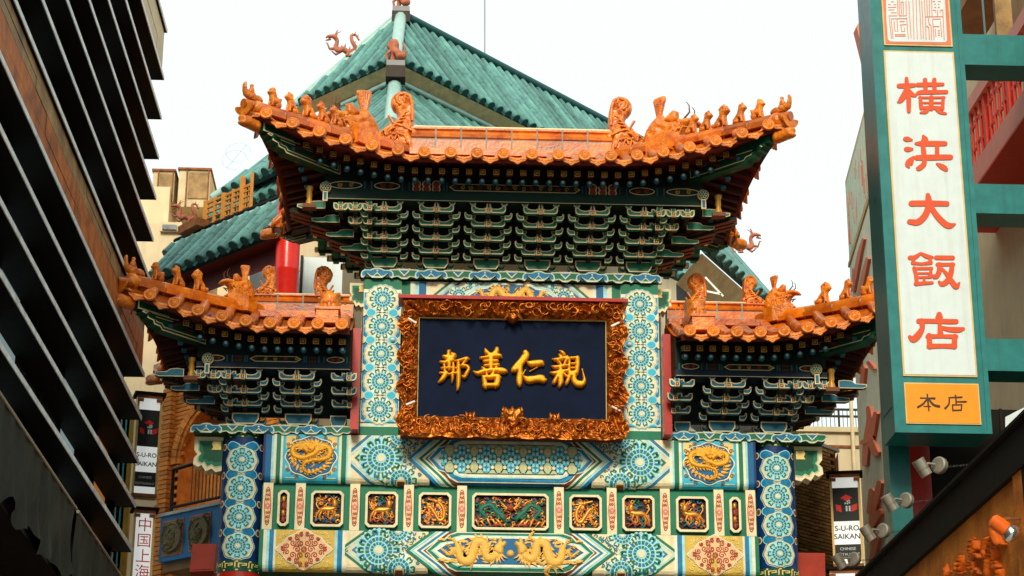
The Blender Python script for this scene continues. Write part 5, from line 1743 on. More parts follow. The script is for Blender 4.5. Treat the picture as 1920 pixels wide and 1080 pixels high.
# carved frame: four mitred sides, dense relief
W0, W1, Z0, Z1 = -1.67, 1.67, 9.555, 11.61       # outside
w0, w1, z0_, z1_ = -1.40, 1.40, 9.885, 11.40     # inside
def frame_side(kind):
    q = MB()
    if kind in ("top", "bottom"):
        nu, nv = 420, 40
    else:
        nu, nv = 280, 40
    vs = []
    sd0 = {"top": 0, "bottom": 10, "left": 20, "right": 30}[kind]
    for i in range(nu + 1):
        a = i / nu
        for j in range(nv + 1):
            b_ = j / nv                                     # 0 outside, 1 inside
            if kind == "top":
                u = (W0 + (W1 - W0) * a) * (1 - b_) + (w0 + (w1 - w0) * a) * b_
                v = Z1 * (1 - b_) + z1_ * b_
            elif kind == "bottom":
                u = (W0 + (W1 - W0) * a) * (1 - b_) + (w0 + (w1 - w0) * a) * b_
                v = Z0 * (1 - b_) + z0_ * b_
            elif kind == "left":
                v = (Z0 + (Z1 - Z0) * a) * (1 - b_) + (z0_ + (z1_ - z0_) * a) * b_
                u = W0 * (1 - b_) + w0 * b_
            else:
                v = (Z0 + (Z1 - Z0) * a) * (1 - b_) + (z0_ + (z1_ - z0_) * a) * b_
                u = W1 * (1 - b_) + w1 * b_
            base = 0.20 * (1 - b_) + 0.03 * b_ + 0.03
            P = Vector((u * 6.8, v * 6.8, sd0))
            wv = noise.noise_vector(P * 0.55) * 1.1
            n1 = noise.noise(P + wv)
            n2 = noise.noise(P * 2.3 + wv * 1.6 + Vector((5, 9, 2)))
            hgt = 0.052 * (1 - min(1, abs(n1) * 3.4)) + 0.032 * (1 - min(1, abs(n2) * 3.0))
            ed = min(1, min(b_, 1 - b_) * 7)
            d = base + hgt * ed
            if kind == "left" and b_ < 0.4:
                u -= 0.05 * math.sin(v * 13.0) * (1 - b_ / 0.4)
            if kind == "right" and b_ < 0.4:
                u += 0.05 * math.sin(v * 13.0 + 1) * (1 - b_ / 0.4)
            if kind == "bottom" and b_ < 0.4:
                v -= 0.03 * abs(math.sin(u * 6.0)) * (1 - b_ / 0.4)
            vs.append(PF(u, v, d))
    fs = [(i * (nv + 1) + j, (i + 1) * (nv + 1) + j, (i + 1) * (nv + 1) + j + 1, i * (nv + 1) + j + 1) for i in range(nu) for j in range(nv)]
    q.add(vs, fs, "carved_gold", True)
    R_ = random.Random(sd0 + 5)
    # scrolls and little dragons over the relief
    for k in range(34 if kind in ("top", "bottom") else 22):
        a, b_ = R_.uniform(0.06, 0.94), R_.uniform(0.25, 0.75)
        if kind in ("top", "bottom"):
            u, v = W0 + (W1 - W0) * a, (Z1 + (z1_ - Z1) * b_) if kind == "top" else Z0 + (z0_ - Z0) * b_
        else:
            v, u = Z0 + (Z1 - Z0) * a, W0 + (w0 - W0) * b_ if kind == "left" else W1 + (w1 - W1) * b_
        base = 0.20 * (1 - b_) + 0.03 * b_ + 0.12
        a0, sg, r_ = R_.uniform(0, 6.28), R_.choice((-1, 1)), R_.uniform(0.05, 0.09)
        pts = [PF(u + r_ * (1.25 - 0.15 * i) * math.cos(a0 + sg * i * 0.75), v + r_ * (1.1 - 0.13 * i) * math.sin(a0 + sg * i * 0.75), base + 0.01 * math.sin(i)) for i in range(8)]
        q.tube(pts, [0.004, 0.010, 0.014, 0.014, 0.013, 0.011, 0.009, 0.005], "carved_gold", 6)
    return q.build("carved_frame_side", pl)
for k in ("top", "bottom", "left", "right"):
    frame_side(k)
q = MB()
fbox(-1.64, 1.64, 9.59, 11.60, -0.14, -0.105, "dark_red")
fbox(-1.64, -1.58, 9.59, 11.60, -0.10, 0.19, "dark_red")
fbox(1.58, 1.64, 9.59, 11.60, -0.10, 0.19, "dark_red")
fbox(-1.58, 1.58, 9.58, 9.62, -0.10, 0.19, "dark_red")
q.build("backing", pl)
q = MB()
fbox(-1.71, 1.71, 11.615, 11.665, -0.14, 0.30, "gate_red")
q.build("red_cornice", pl)
q = MB()
for u0, u1, v0, v1 in ((-1.41, 1.41, 11.395, 11.412), (-1.41, 1.41, 9.872, 9.888), (-1.41, -1.393, 9.888, 11.395), (1.393, 1.41, 9.888, 11.395)):
    fbox(u0, u1, v0, v1, 0.0, 0.05, "pale_gold")
q.build("inner_fillet", pl)
# dragon heads at the middle of the frame
for u, v, k in ((0, 11.42, 0.75), (0, 9.84, 1.1), (-0.62, 9.86, 0.5), (0.62, 9.86, 0.5)):
    q = MB()
    H = [(-0.13, 0.0), (-0.15, 0.10), (-0.10, 0.18), (-0.04, 0.14), (0, 0.20), (0.04, 0.14), (0.10, 0.18), (0.15, 0.10), (0.13, 0.0), (0.08, -0.09), (0, -0.13), (-0.08, -0.09)]
    relief(q, PF, [closed([(u + a * k, v + b_ * k) for a, b_ in H], 2)], "carved_gold", 0.12 * k, 0.08 * k, grid=0.02, d0=0.10, nz=0.02, nsc=24, skirt=0.06)
    for sg in (-1, 1):
        q.lathe(PF(u + sg * 0.05 * k, v + 0.05 * k, 0.20), (0, -1, 0.1), [(0.03 * k, 0), (0.025 * k, 0.02), (0, 0.035)], "carved_gold", 10)
        for t in range(5):
            q.tube([PF(u + sg * 0.07 * k, v + 0.02 * k, 0.16), PF(u + sg * (0.13 + 0.01 * t) * k, v + (0.12 - 0.05 * t) * k, 0.17), PF(u + sg * (0.12 + 0.015 * t) * k, v + (0.17 - 0.07 * t) * k, 0.15)], [0.026 * k, 0.022 * k, 0.008], "carved_gold", 5)
    q.tube([PF(u - 0.05 * k, v - 0.05 * k, 0.20), PF(u, v - 0.10 * k, 0.24), PF(u + 0.05 * k, v - 0.05 * k, 0.20)], 0.02 * k, "carved_gold", 6)
    q.build("dragon_head", pl)
mat("white_paint", (0.78, 0.77, 0.72), 0.5)
for u, v, a in ((-1.50, 11.28, -0.5), (1.52, 11.28, 0.5), (-1.50, 10.03, 0.45), (1.52, 10.00, -0.45)):
    q = MB()
    q.tube([PF(u - 0.07 * math.cos(a), v - 0.07 * math.sin(a), 0.25), PF(u + 0.07 * math.cos(a), v + 0.07 * math.sin(a), 0.23)], 0.018, "white_paint", 8)
    q.build("pin", pl)
# characters, read from the photograph stroke by stroke (zoom pixels)
def glyph(name, strokes, ox, oy, sc_, fr, m, parent, h, wd, d0, grid, holes=(), label=None, skirt=0.0, cap=3):
    q = MB()
    polys = [stroke([((p[0] - ox) * sc_, -(p[1] - oy) * sc_, p[2] * sc_) for p in st_], 0.1, 4, cap) for st_ in strokes]
    hol = [closed([((p[0] - ox) * sc_, -(p[1] - oy) * sc_) for p in st_], 2) for st_ in holes]
    relief(q, fr, polys, m, h, wd, holes=hol, grid=grid, d0=d0, skirt=skirt)
    return q.build(name, parent, label=label)
LIN = [[(360, 190, 40), (330, 300, 110), (380, 300, 170), (460, 280, 80), (490, 310, 20)], [(230, 300, 60), (330, 330, 110), (450, 330, 60)], [(170, 410, 50), (260, 420, 70), (330, 400, 100), (420, 380, 80)],
       [(330, 200, 60), (340, 400, 90), (350, 560, 60)], [(190, 530, 40), (250, 540, 50), (330, 530, 50), (480, 540, 50)], [(240, 420, 50), (260, 600, 60)], [(430, 440, 50), (430, 600, 70)],
       [(165, 630, 50), (240, 640, 60), (300, 660, 50), (490, 640, 60)], [(280, 640, 110), (220, 740, 100), (140, 810, 40), (120, 810, 10)], [(410, 640, 70), (415, 740, 60), (400, 830, 14)],
       [(470, 395, 40), (580, 380, 60), (700, 345, 60), (765, 365, 12)], [(720, 360, 60), (650, 430, 60), (590, 500, 50)], [(600, 500, 60), (690, 500, 70), (740, 550, 70), (700, 650, 80), (650, 720, 80), (610, 690, 30)],
       [(530, 420, 70), (535, 600, 90), (535, 800, 90), (520, 950, 60), (490, 985, 8)]]
ZEN = [[(1075, 170, 40), (1100, 230, 90), (1160, 280, 80)], [(1310, 170, 90), (1300, 230, 110), (1220, 290, 90)], [(985, 345, 60), (1100, 335, 70), (1250, 310, 90), (1370, 310, 90), (1415, 340, 20)],
       [(1050, 410, 60), (1180, 410, 70), (1320, 410, 70)], [(1060, 495, 50), (1190, 495, 60), (1340, 485, 70)], [(1190, 300, 120), (1190, 520, 110)],
       [(835, 605, 20), (920, 650, 90), (1050, 610, 90), (1250, 590, 90), (1400, 600, 120), (1490, 620, 90), (1525, 630, 30)], [(1015, 535, 40), (1080, 590, 60), (1110, 690, 60)], [(1300, 540, 70), (1260, 620, 70), (1200, 690, 60)],
       [(1020, 700, 40), (1060, 800, 100), (1085, 930, 90), (1095, 950, 40)], [(1040, 720, 70), (1180, 730, 90), (1320, 710, 90), (1390, 740, 40)], [(1330, 720, 110), (1320, 830, 130), (1290, 920, 90), (1300, 930, 30)], [(1060, 890, 100), (1180, 890, 90), (1320, 890, 100)]]
JIN = [[(375, 250, 110), (385, 310, 150), (300, 430, 150), (200, 540, 150), (130, 600, 110), (110, 620, 50)], [(270, 520, 110), (265, 650, 110), (255, 800, 130), (260, 900, 90), (265, 935, 20)],
       [(405, 425, 20), (470, 470, 110), (600, 465, 120), (700, 465, 120), (735, 490, 60)], [(620, 540, 14), (540, 585, 16), (460, 625, 10)], [(385, 590, 10), (350, 640, 24), (320, 700, 40)],
       [(340, 720, 30), (430, 790, 140), (560, 780, 130), (680, 770, 150), (760, 800, 130), (790, 800, 60)]]
SHIN = [[(1065, 220, 20), (1120, 260, 70), (1170, 310, 60)], [(1060, 300, 40), (1110, 380, 110)], [(920, 385, 20), (1000, 400, 70), (1180, 370, 70), (1220, 340, 50)], [(1020, 420, 60), (1080, 480, 60), (1100, 540, 50)], [(1220, 380, 80), (1170, 480, 60), (1150, 540, 50)],
        [(905, 525, 20), (990, 550, 70), (1140, 530, 70), (1260, 520, 50)], [(875, 650, 20), (960, 670, 80), (1100, 640, 80), (1260, 620, 60)], [(1080, 540, 80), (1090, 700, 110), (1090, 850, 110), (1070, 930, 70)], [(1030, 700, 70), (990, 790, 80), (950, 860, 80), (930, 870, 30)], [(1160, 690, 60), (1220, 740, 60), (1250, 720, 40)],
        [(1220, 360, 60), (1260, 400, 60), (1260, 600, 70), (1270, 700, 80)], [(1230, 375, 40), (1340, 370, 55), (1440, 370, 60)], [(1430, 370, 90), (1430, 500, 100), (1420, 620, 90), (1430, 700, 40)], [(1270, 485, 40), (1430, 485, 45)], [(1270, 570, 40), (1430, 570, 45)], [(1270, 670, 90), (1420, 660, 80)],
        [(1290, 680, 90), (1250, 780, 80), (1210, 880, 70), (1190, 900, 20)], [(1370, 660, 90), (1360, 800, 110), (1420, 880, 130), (1520, 890, 130), (1570, 830, 80), (1560, 740, 40), (1525, 590, 12)]]
pxm = 1 / 123.4
for st_, X0, zf_ in ((LIN, 810, 10.8), (ZEN, 810, 10.8), (JIN, 950, 10.8), (SHIN, 950, 10.8)):
    # zoom pixels * 1/10.8 = photo pixels
    def fr_(u, v, d, X0=X0):
        px_u = u / pxm + X0
        c = at(px_u, 640 - v / pxm, -0.67)
        return PF(c.x, c.z + (px_u - 957) * 0.00012, d)
    glyph("gold_character", st_, 0, 0, pxm / zf_, fr_, "letter_gold", pl, 0.045, 0.030, 0.045, 0.014, skirt=0.05)
# ================================================================ surroundings
mat("fin_dark", (0.006, 0.0062, 0.006), 0.7, spec=0.08)
mat("fin_edge", (0.70, 0.73, 0.73), 0.45, var=0.3, scale=4)
mat("facade_dark", (0.014, 0.013, 0.012), 0.5)
mat("terracotta", (0.44, 0.13, 0.022), 0.6, var=0.45, scale=3.0, tint=(0.16, 0.045, 0.012), bump=0.3)
mat("tan_tile", (0.34, 0.21, 0.085), 0.6, var=0.3, scale=3, tint=(0.15, 0.085, 0.03), bump=0.2)
mat("cream_tile", (0.62, 0.50, 0.30), 0.6, var=0.15, scale=4)
mat("glass_dark", (0.03, 0.04, 0.04), 0.05, var=0.1, spec=0.9)
mat("window_pale", (0.30, 0.42, 0.42), 0.15, var=0.4, scale=1.5, tint=(0.05, 0.09, 0.09), spec=0.6, emit=0.35)
mat("window_amber", (0.34, 0.13, 0.03), 0.2, var=0.5, scale=2.5, tint=(0.03, 0.015, 0.008), spec=0.5, emit=0.5)
mat("awning_cloth", (0.036, 0.038, 0.028), 0.9, var=0.35, scale=2.5, bump=0.3, bscale=120, streak=0.3)
mat("stucco_cream", (0.66, 0.53, 0.34), 0.85, var=0.10, scale=1.5, bump=0.2, streak=0.12)
mat("sign_teal", (0.008, 0.155, 0.150), 0.35, var=0.18, coat=0.15, streak=0.2)
mat("sign_teal_dark", (0.008, 0.10, 0.095), 0.3, var=0.15)
mat("sign_white", (0.58, 0.66, 0.67), 0.4, var=0.05, streak=0.10)
mat("lightbox_white", (0.72, 0.75, 0.74), 0.4, var=0.04, emit=0.32)
mat("sign_orange", (0.80, 0.26, 0.006), 0.45, var=0.06)
mat("sign_red", (0.62, 0.075, 0.018), 0.5, var=0.08)
mat("sign_gold", (0.62, 0.42, 0.16), 0.45)
mat("sign_black", (0.012, 0.014, 0.013), 0.5)
mat("letter_black", (0.04, 0.025, 0.012), 0.5)
mat("salmon", (0.68, 0.17, 0.09), 0.5, var=0.1)
mat("logo_red", (0.75, 0.012, 0.008), 0.4)
mat("sign_cyan", (0.10, 0.60, 0.63), 0.45)
mat("rust", (0.24, 0.085, 0.03), 0.8, var=0.5, scale=8, bump=0.4)
mat("brick_orange", (0.70, 0.25, 0.042), 0.75, var=0.3, scale=5, tint=(0.48, 0.14, 0.022), bump=0.3, rnd=0.25)
mat("brick_brown", (0.25, 0.135, 0.045), 0.8, var=0.45, scale=4, tint=(0.10, 0.055, 0.022), bump=0.3, rnd=0.4)
mat("brick_mortar", (0.10, 0.028, 0.010), 0.9)
mat("balcony_blue", (0.03, 0.26, 0.62), 0.5, var=0.15, scale=3)
mat("stone_relief", (0.28, 0.25, 0.14), 0.75, var=0.3, scale=20, tint=(0.12, 0.11, 0.06))
mat("box_red", (0.33, 0.028, 0.012), 0.4, var=0.25, scale=3)
mat("iron_brown", (0.035, 0.022, 0.014), 0.6)
mat("roof_red", (0.62, 0.018, 0.010), 0.35, coat=0.2)
mat("soffit_brown", (0.33, 0.20, 0.10), 0.75, var=0.25, scale=3)
mat("fascia_tan", (0.72, 0.52, 0.29), 0.7, var=0.2, scale=5, bump=0.3)
mat("lattice_orange", (0.50, 0.20, 0.025), 0.6, var=0.2)
mat("terracotta_figure", (0.42, 0.13, 0.07), 0.6, var=0.25, scale=5, bump=0.3)
mat("machine_cream", (0.58, 0.47, 0.28), 0.7, var=0.2, scale=2)
mat("balcony_red", (0.66, 0.045, 0.020), 0.5, var=0.12)
mat("balcony_pink", (0.74, 0.27, 0.21), 0.55, var=0.08)
mat("silver", (0.34, 0.31, 0.25), 0.35, metal=0.7, var=0.2)
mat("chain_iron", (0.05, 0.045, 0.04), 0.5, metal=0.5)
mat("wood_dark", (0.012, 0.010, 0.008), 0.7, spec=0.1)
mat("board_stucco", (0.66, 0.22, 0.024), 0.7, var=0.35, scale=2.5, tint=(0.34, 0.09, 0.010), bump=0.5)
mat("letter_orange", (0.70, 0.13, 0.008), 0.55, bump=0.3)
mat("lamp_orange", (0.78, 0.13, 0.012), 0.4)
mat("bulb_glass", (0.8, 0.82, 0.8), 0.05, metal=0.9, var=0.05)
mat("wire", (0.22, 0.22, 0.22), 0.5)

# ---------------------------------------------------------------- left: building with dark horizontal fins
XF, YE, YN = -5.61, 0.7, -25.0
KF = 1.1808
fz = lambda z: 1.6 + (z - 1.6) * KF
lb = thing("finned_building", "dark building on the left with rows of black horizontal fins and an orange brown band", "building", (XF - 3, (YE + YN) / 2, 0))
LBO = Vector(lb.location)
def lbuild(q, name, par=None):
    q.v = [tuple(Vector(p) - LBO) for p in q.v]
    return q.build(name, par or lb)
q = MB()
q.box(-14.0, XF - 0.41, YN, YE - 0.35, 0, 20.0, "facade_dark")
lbuild(q, "wall")
finz = [16.2, 15.6, 15.0, 14.40, 13.68, 13.09, 12.50, 11.91, 11.31, 10.72, 10.14, 9.42, 8.84, 8.26, 7.68, 7.10]
for z in [fz(z) for z in finz]:
    q = MB()
    q.box(XF - 0.43, XF - 0.012, YN, YE, z, z + 0.04, "fin_dark")
    q.box(XF - 0.012, XF, YN, YE + 0.003, z - 0.014, z + 0.056, "fin_edge")
    q.box(XF - 0.43, XF, YE + 0.003, YE + 0.010, z - 0.006, z + 0.045, "fin_dark")
    lbuild(q, "fin")
# post between the fins near the corner
q = MB()
q.box(XF - 0.40, XF - 0.29, YE - 0.28, YE - 0.16, fz(6.2), fz(9.42), "fin_dark")
lbuild(q, "corner_post")
# tiled bands
def band(z0, z1, rows, xoff, y1):
    n = 18
    L_ = (y1 - YN) / n
    zz = z0
    for r_, (h, m) in enumerate(rows):
        for i in range(n):
            q = MB()
            y0 = YN + i * L_ + (0.0 if r_ % 2 else L_ / 2)
            q.box(xoff - 0.06, xoff + 0.002 * ((i * 7 + r_ * 3) % 4), y0 + 0.005, min(y0 + L_, y1) - 0.005, zz + 0.005, zz + h - 0.005, m)
            lbuild(q, "tile_panel")
        zz += h
    q = MB()
    q.box(xoff - 0.10, xoff - 0.02, YN, y1, z0, z1, "facade_dark")
    lbuild(q, "band_backing")
band(fz(9.46), fz(10.13), [(0.26, "terracotta"), (0.26, "terracotta"), (0.135, "tan_tile"), (0.135, "tan_tile")], XF - 0.05, YE - 0.02)
band(fz(13.72), fz(14.39), [(0.39, "cream_tile"), (0.40, "cream_tile")], XF - 0.05, YE - 0.02)
# windows behind the fins
for z0, z1 in ((fz(6.3), fz(9.40)), (fz(10.20), fz(13.66))):
    y = YN
    while y < YE - 0.6:
        q = MB()
        q.box(XF - 0.44, XF - 0.385, y + 0.04, y + 1.35, z0, z1, ("glass_dark", "window_pale", "glass_dark", "window_amber", "glass_dark", "window_pale", "glass_dark")[int((y - YN) / 1.4 + 0.5) % 7])
        w_ = lbuild(q, "window")
        q = MB()
        q.box(XF - 0.45, XF - 0.34, y - 0.05, y + 0.04, z0, z1, "fin_dark")
        q.box(XF - 0.45, XF - 0.36, y + 0.04, y + 1.35, z0 + 1.1, z0 + 1.16, "sign_teal_dark")
        q.v = [tuple(Vector(p)) for p in q.v]
        lbuild(q, "mullion", w_)
        y += 1.4
lb.location = Vector((XF, YE, 0)) + Matrix.Rotation(rad(-0.53), 3, "Z") @ (LBO - Vector((XF, YE, 0)))
lb.rotation_euler.z = rad(-0.53)
# awning of the same building
aw = thing("shop_awning", "grey green cloth awning with scalloped edge under the black fins", "awning", (-4.75, -14, 6))
AO = Vector(aw.location)
XA = -5.33
pA, pB = atX(142, 960, XA), atX(0, 742, XA)
zA = (pA.z + pB.z) / 2
ysec = [(-25, pB.y - 0.2), (pB.y - 0.2, pA.y - 0.04), (pA.y + 0.12, 0.0)]
for a, b_ in ysec:
    q = MB()
    n = 60
    top_, bot_ = [], []
    for i in range(n + 1):
        t = i / n
        y = a + (b_ - a) * t
        ph = (y + 30) * 2 * pi / 1.25
        zb_ = zA - 0.74 - 0.18 * abs(math.sin(ph / 2)) - 0.03 * math.sin(ph * 3)
        top_.append((XA + 0.01 * math.sin(ph * 2.3), y, zA))
        bot_.append((XA - 0.02 + 0.05 * math.sin(ph * 1.7), y, zb_))
    m1 = [(p[0] - 0.02 + 0.03 * math.sin(i * .7), p[1], (p[2] + r[2]) / 2) for i, (p, r) in enumerate(zip(top_, bot_))]
    V = top_ + m1 + bot_
    q.add([tuple(Vector(p) - AO) for p in V], [(k * (n + 1) + i, k * (n + 1) + i + 1, (k + 1) * (n + 1) + i + 1, (k + 1) * (n + 1) + i) for k in (0, 1) for i in range(n)], "awning_cloth", True)
    q.add([tuple(Vector(p) - AO) for p in [(XA, a, zA), (XA, b_, zA), (-6.02, b_, zA + 0.25), (-6.02, a, zA + 0.25)]], [(0, 1, 2, 3)], "awning_cloth")
    q.build("awning_cloth", aw)
    q = MB()
    q.tube([tuple(Vector((XA + 0.005, a + (b_ - a) * i / 30, zA + 0.02)) - AO) for i in range(31)], 0.022, "silver", 6)
    q.build("rope_edge", aw)
q = MB()
q.box(-6.02, XA - 0.08, -25, 0.0, zA - 0.85, zA - 0.78, "wood_dark")
q.v = [tuple(Vector(p) - AO) for p in q.v]
q.build("soffit", aw)

# ---------------------------------------------------------------- right: tall hotel sign
YS = -10.0
sg_ = thing("tall_sign", "tall teal framed white sign with five red characters and orange panel below", "sign", (3.95, -9.7, 7.1))
SO = Vector(sg_.location)
def sbuild(q, name, par=None, label=None):
    q.v = [tuple(Vector(p) - SO) for p in q.v]
    return q.build(name, par or sg_, label=label)
SX0, SX1, SZ0, SZ1 = 3.462, 4.458, 7.165, 13.2
q = MB()
q.box(SX0 + 0.012, SX1 - 0.012, YS + 0.03, YS + 0.55, SZ0 + 0.01, SZ1, "sign_teal")
q.box(SX0, SX0 + 0.05, YS - 0.012, YS + 0.06, SZ0, SZ1, "sign_teal")
q.box(SX1 - 0.05, SX1, YS - 0.012, YS + 0.06, SZ0, SZ1, "sign_teal")
q.box(SX0 + 0.05, SX1 - 0.05, YS - 0.012, YS + 0.06, SZ0, SZ0 + 0.05, "sign_teal")
q.box(SX0 + 0.05, SX1 - 0.05, YS + 0.0, YS + 0.05, SZ0 + 0.05, SZ1, "sign_teal")
q.box(SX0 + 0.006, SX0 + 0.012, YS + 0.08, YS + 0.50, SZ0 + 0.3, SZ1, "sign_teal_dark")
sbuild(q, "sign_case")
def panel(x0, x1, z0, z1, m, name, bw=0.018):
    q = MB()
    q.box(x0, x1, YS - 0.016, YS - 0.0005, z0, z1, "sign_gold")
    q.box(x0 + bw, x1 - bw, YS - 0.020, YS - 0.0165, z0 + bw, z1 - bw, m)
    return sbuild(q, name)
wp = panel(3.578, 4.345, 7.762, 11.435, "sign_white", "white_panel")
op = panel(3.580, 4.350, 7.258, 7.692, "sign_orange", "orange_panel", 0.012)
rp = panel(3.590, 4.340, 11.50, 12.40, "salmon", "seal_panel")
def sfr(ox, oy, zs):
    def f(u, v, d):
        p = at(ox + u / zs, oy - v / zs, YS - 0.02)
        return Vector((p.x, p.y - d, p.z))
    return f
def gl(strokes, ox, oy, zs, m, par, d=0.010):
    q = MB()
    f = sfr(ox, oy, zs)
    polys = [dens_poly(stroke([(p[0], -p[1], p[2]) for p in st_], 20, 4, 4), 14) for st_ in strokes]
    vv, ff = tri2d(polys)
    n = len(vv)
    q.add([f(u, v, d) for u, v in vv], ff.tolist(), m)
    cnt = {}
    for a, b_, c_ in ff.tolist():
        for e in ((a, b_), (b_, c_), (c_, a)):
            cnt.setdefault((min(e), max(e)), []).append(e)
    be = [v[0] for v in cnt.values() if len(v) == 1]
    vs, fs = [], []
    for a, b_ in be:
        o = len(vs)
        vs += [f(*vv[a], d), f(*vv[b_], d), f(*vv[b_], 0), f(*vv[a], 0)]
        fs.append((o, o + 1, o + 2, o + 3))
    q.add(vs, fs, m)
    sbuild(q, "sign_character", None)
YOKO = [[(80, 165, 45), (160, 165, 48), (235, 158, 38)], [(155, 92, 34), (160, 160, 45), (175, 250, 50), (178, 415, 40)], [(165, 170, 40), (130, 260, 60), (95, 310, 50), (72, 325, 22)], [(180, 210, 30), (215, 252, 42), (245, 262, 28)],
        [(265, 155, 42), (390, 152, 42), (515, 150, 32)], [(338, 105, 42), (340, 150, 45), (345, 220, 40)], [(430, 105, 42), (428, 150, 45), (435, 220, 40)], [(245, 255, 22), (290, 230, 42), (420, 228, 40), (550, 225, 38)],
        [(288, 275, 25), (295, 330, 38), (300, 385, 38)], [(515, 280, 30), (515, 330, 34), (510, 390, 34)], [(280, 282, 22), (400, 282, 24), (530, 280, 22)], [(300, 333, 20), (515, 333, 20)], [(300, 385, 32), (400, 380, 36), (515, 385, 32)], [(400, 280, 44), (400, 390, 48)],
        [(370, 390, 40), (345, 422, 38), (295, 430, 22)], [(450, 395, 35), (490, 425, 38), (545, 440, 22)]]
HAMA = [[(142, 690, 42), (165, 692, 50), (208, 700, 20)], [(150, 790, 42), (170, 792, 50), (210, 790, 28)], [(222, 870, 28), (190, 915, 72), (170, 945, 60), (180, 970, 20)], [(320, 660, 26), (335, 700, 72), (320, 760, 48), (330, 860, 52)], [(248, 735, 28), (300, 735, 48), (420, 735, 52), (538, 735, 46)], [(458, 740, 42), (458, 860, 42)], [(255, 875, 50), (400, 872, 56), (590, 870, 52)], [(335, 890, 42), (325, 940, 52), (275, 982, 48), (258, 975, 20)], [(455, 935, 22), (500, 960, 52), (548, 988, 46), (560, 985, 14)]]
DAI = [[(97, 168, 56), (260, 166, 56), (450, 170, 50)], [(260, 85, 44), (266, 120, 60), (270, 190, 62), (230, 290, 64), (160, 352, 62), (80, 348, 50)], [(290, 200, 52), (350, 290, 58), (430, 370, 62), (480, 388, 56), (528, 372, 20)]]
HAN = [[(190, 660, 26), (130, 700, 44), (82, 703, 42)], [(190, 660, 26), (250, 690, 44), (305, 700, 28)], [(110, 755, 36), (200, 764, 28), (290, 752, 40)], [(110, 700, 38), (120, 750, 38)], [(285, 700, 34), (282, 750, 38)], [(125, 805, 38), (145, 880, 42), (150, 965, 38)], [(120, 810, 28), (200, 810, 30), (300, 808, 28)], [(290, 805, 28), (290, 890, 34)], [(150, 857, 20), (290, 857, 20)], [(150, 898, 22), (290, 895, 28)], [(140, 960, 40), (230, 955, 34), (305, 950, 28)], [(222, 900, 26), (225, 955, 30)], [(270, 890, 30), (320, 880, 24), (350, 890, 36)],
       [(342, 702, 42), (420, 704, 44), (508, 704, 42)], [(355, 770, 38), (430, 770, 34), (515, 770, 34)], [(375, 770, 44), (375, 830, 52), (350, 885, 48), (322, 900, 28)], [(500, 770, 44), (490, 850, 52), (455, 930, 58), (400, 965, 48), (372, 942, 28)], [(400, 810, 24), (450, 870, 42), (490, 930, 52), (540, 990, 56), (572, 952, 20)]]
TEN = [[(318, 135, 46), (318, 165, 64), (318, 200, 40)], [(145, 190, 42), (250, 190, 38), (400, 194, 42), (463, 194, 40)], [(170, 190, 48), (175, 250, 44), (140, 310, 58), (98, 345, 54), (68, 322, 28)], [(322, 220, 32), (330, 310, 52)], [(335, 245, 28), (400, 260, 42), (480, 264, 46), (522, 255, 28)], [(232, 312, 44), (240, 405, 46)], [(450, 320, 44), (445, 405, 46)], [(222, 320, 40), (340, 318, 32), (460, 322, 40)], [(232, 403, 44), (340, 400, 38), (450, 403, 44)]]
HON = [[(160, 838, 10), (220, 840, 10), (280, 842, 18)], [(218, 808, 12), (225, 880, 14), (232, 945, 10)], [(215, 850, 14), (180, 890, 16), (140, 915, 18)], [(232, 850, 14), (270, 895, 18), (318, 910, 22)], [(190, 908, 8), (245, 910, 10)]]
TEN2 = [[(455, 815, 12), (460, 830, 12)], [(400, 835, 10), (510, 832, 14)], [(405, 840, 12), (400, 890, 14), (370, 925, 18)], [(460, 840, 12), (462, 890, 12)], [(462, 870, 10), (545, 870, 16)], [(430, 895, 10), (435, 945, 12)], [(510, 893, 10), (505, 940, 12)], [(430, 897, 10), (510, 895, 10)], [(435, 943, 12), (505, 941, 12)]]
Z1_ = 1080 / 205
gl(YOKO, 1670, 130, Z1_, "sign_red", wp)
gl(HAMA, 1670, 130, Z1_, "sign_red", wp)
gl(DAI, 1690, 350, Z1_, "sign_red", wp)
gl(HAN, 1690, 350, Z1_, "sign_red", wp)
gl(TEN, 1690, 560, 4.5, "sign_red", wp)
gl(HON, 1690, 560, 4.5, "letter_black", op, 0.006)
gl(TEN2, 1690, 560, 4.5, "letter_black", op, 0.006)
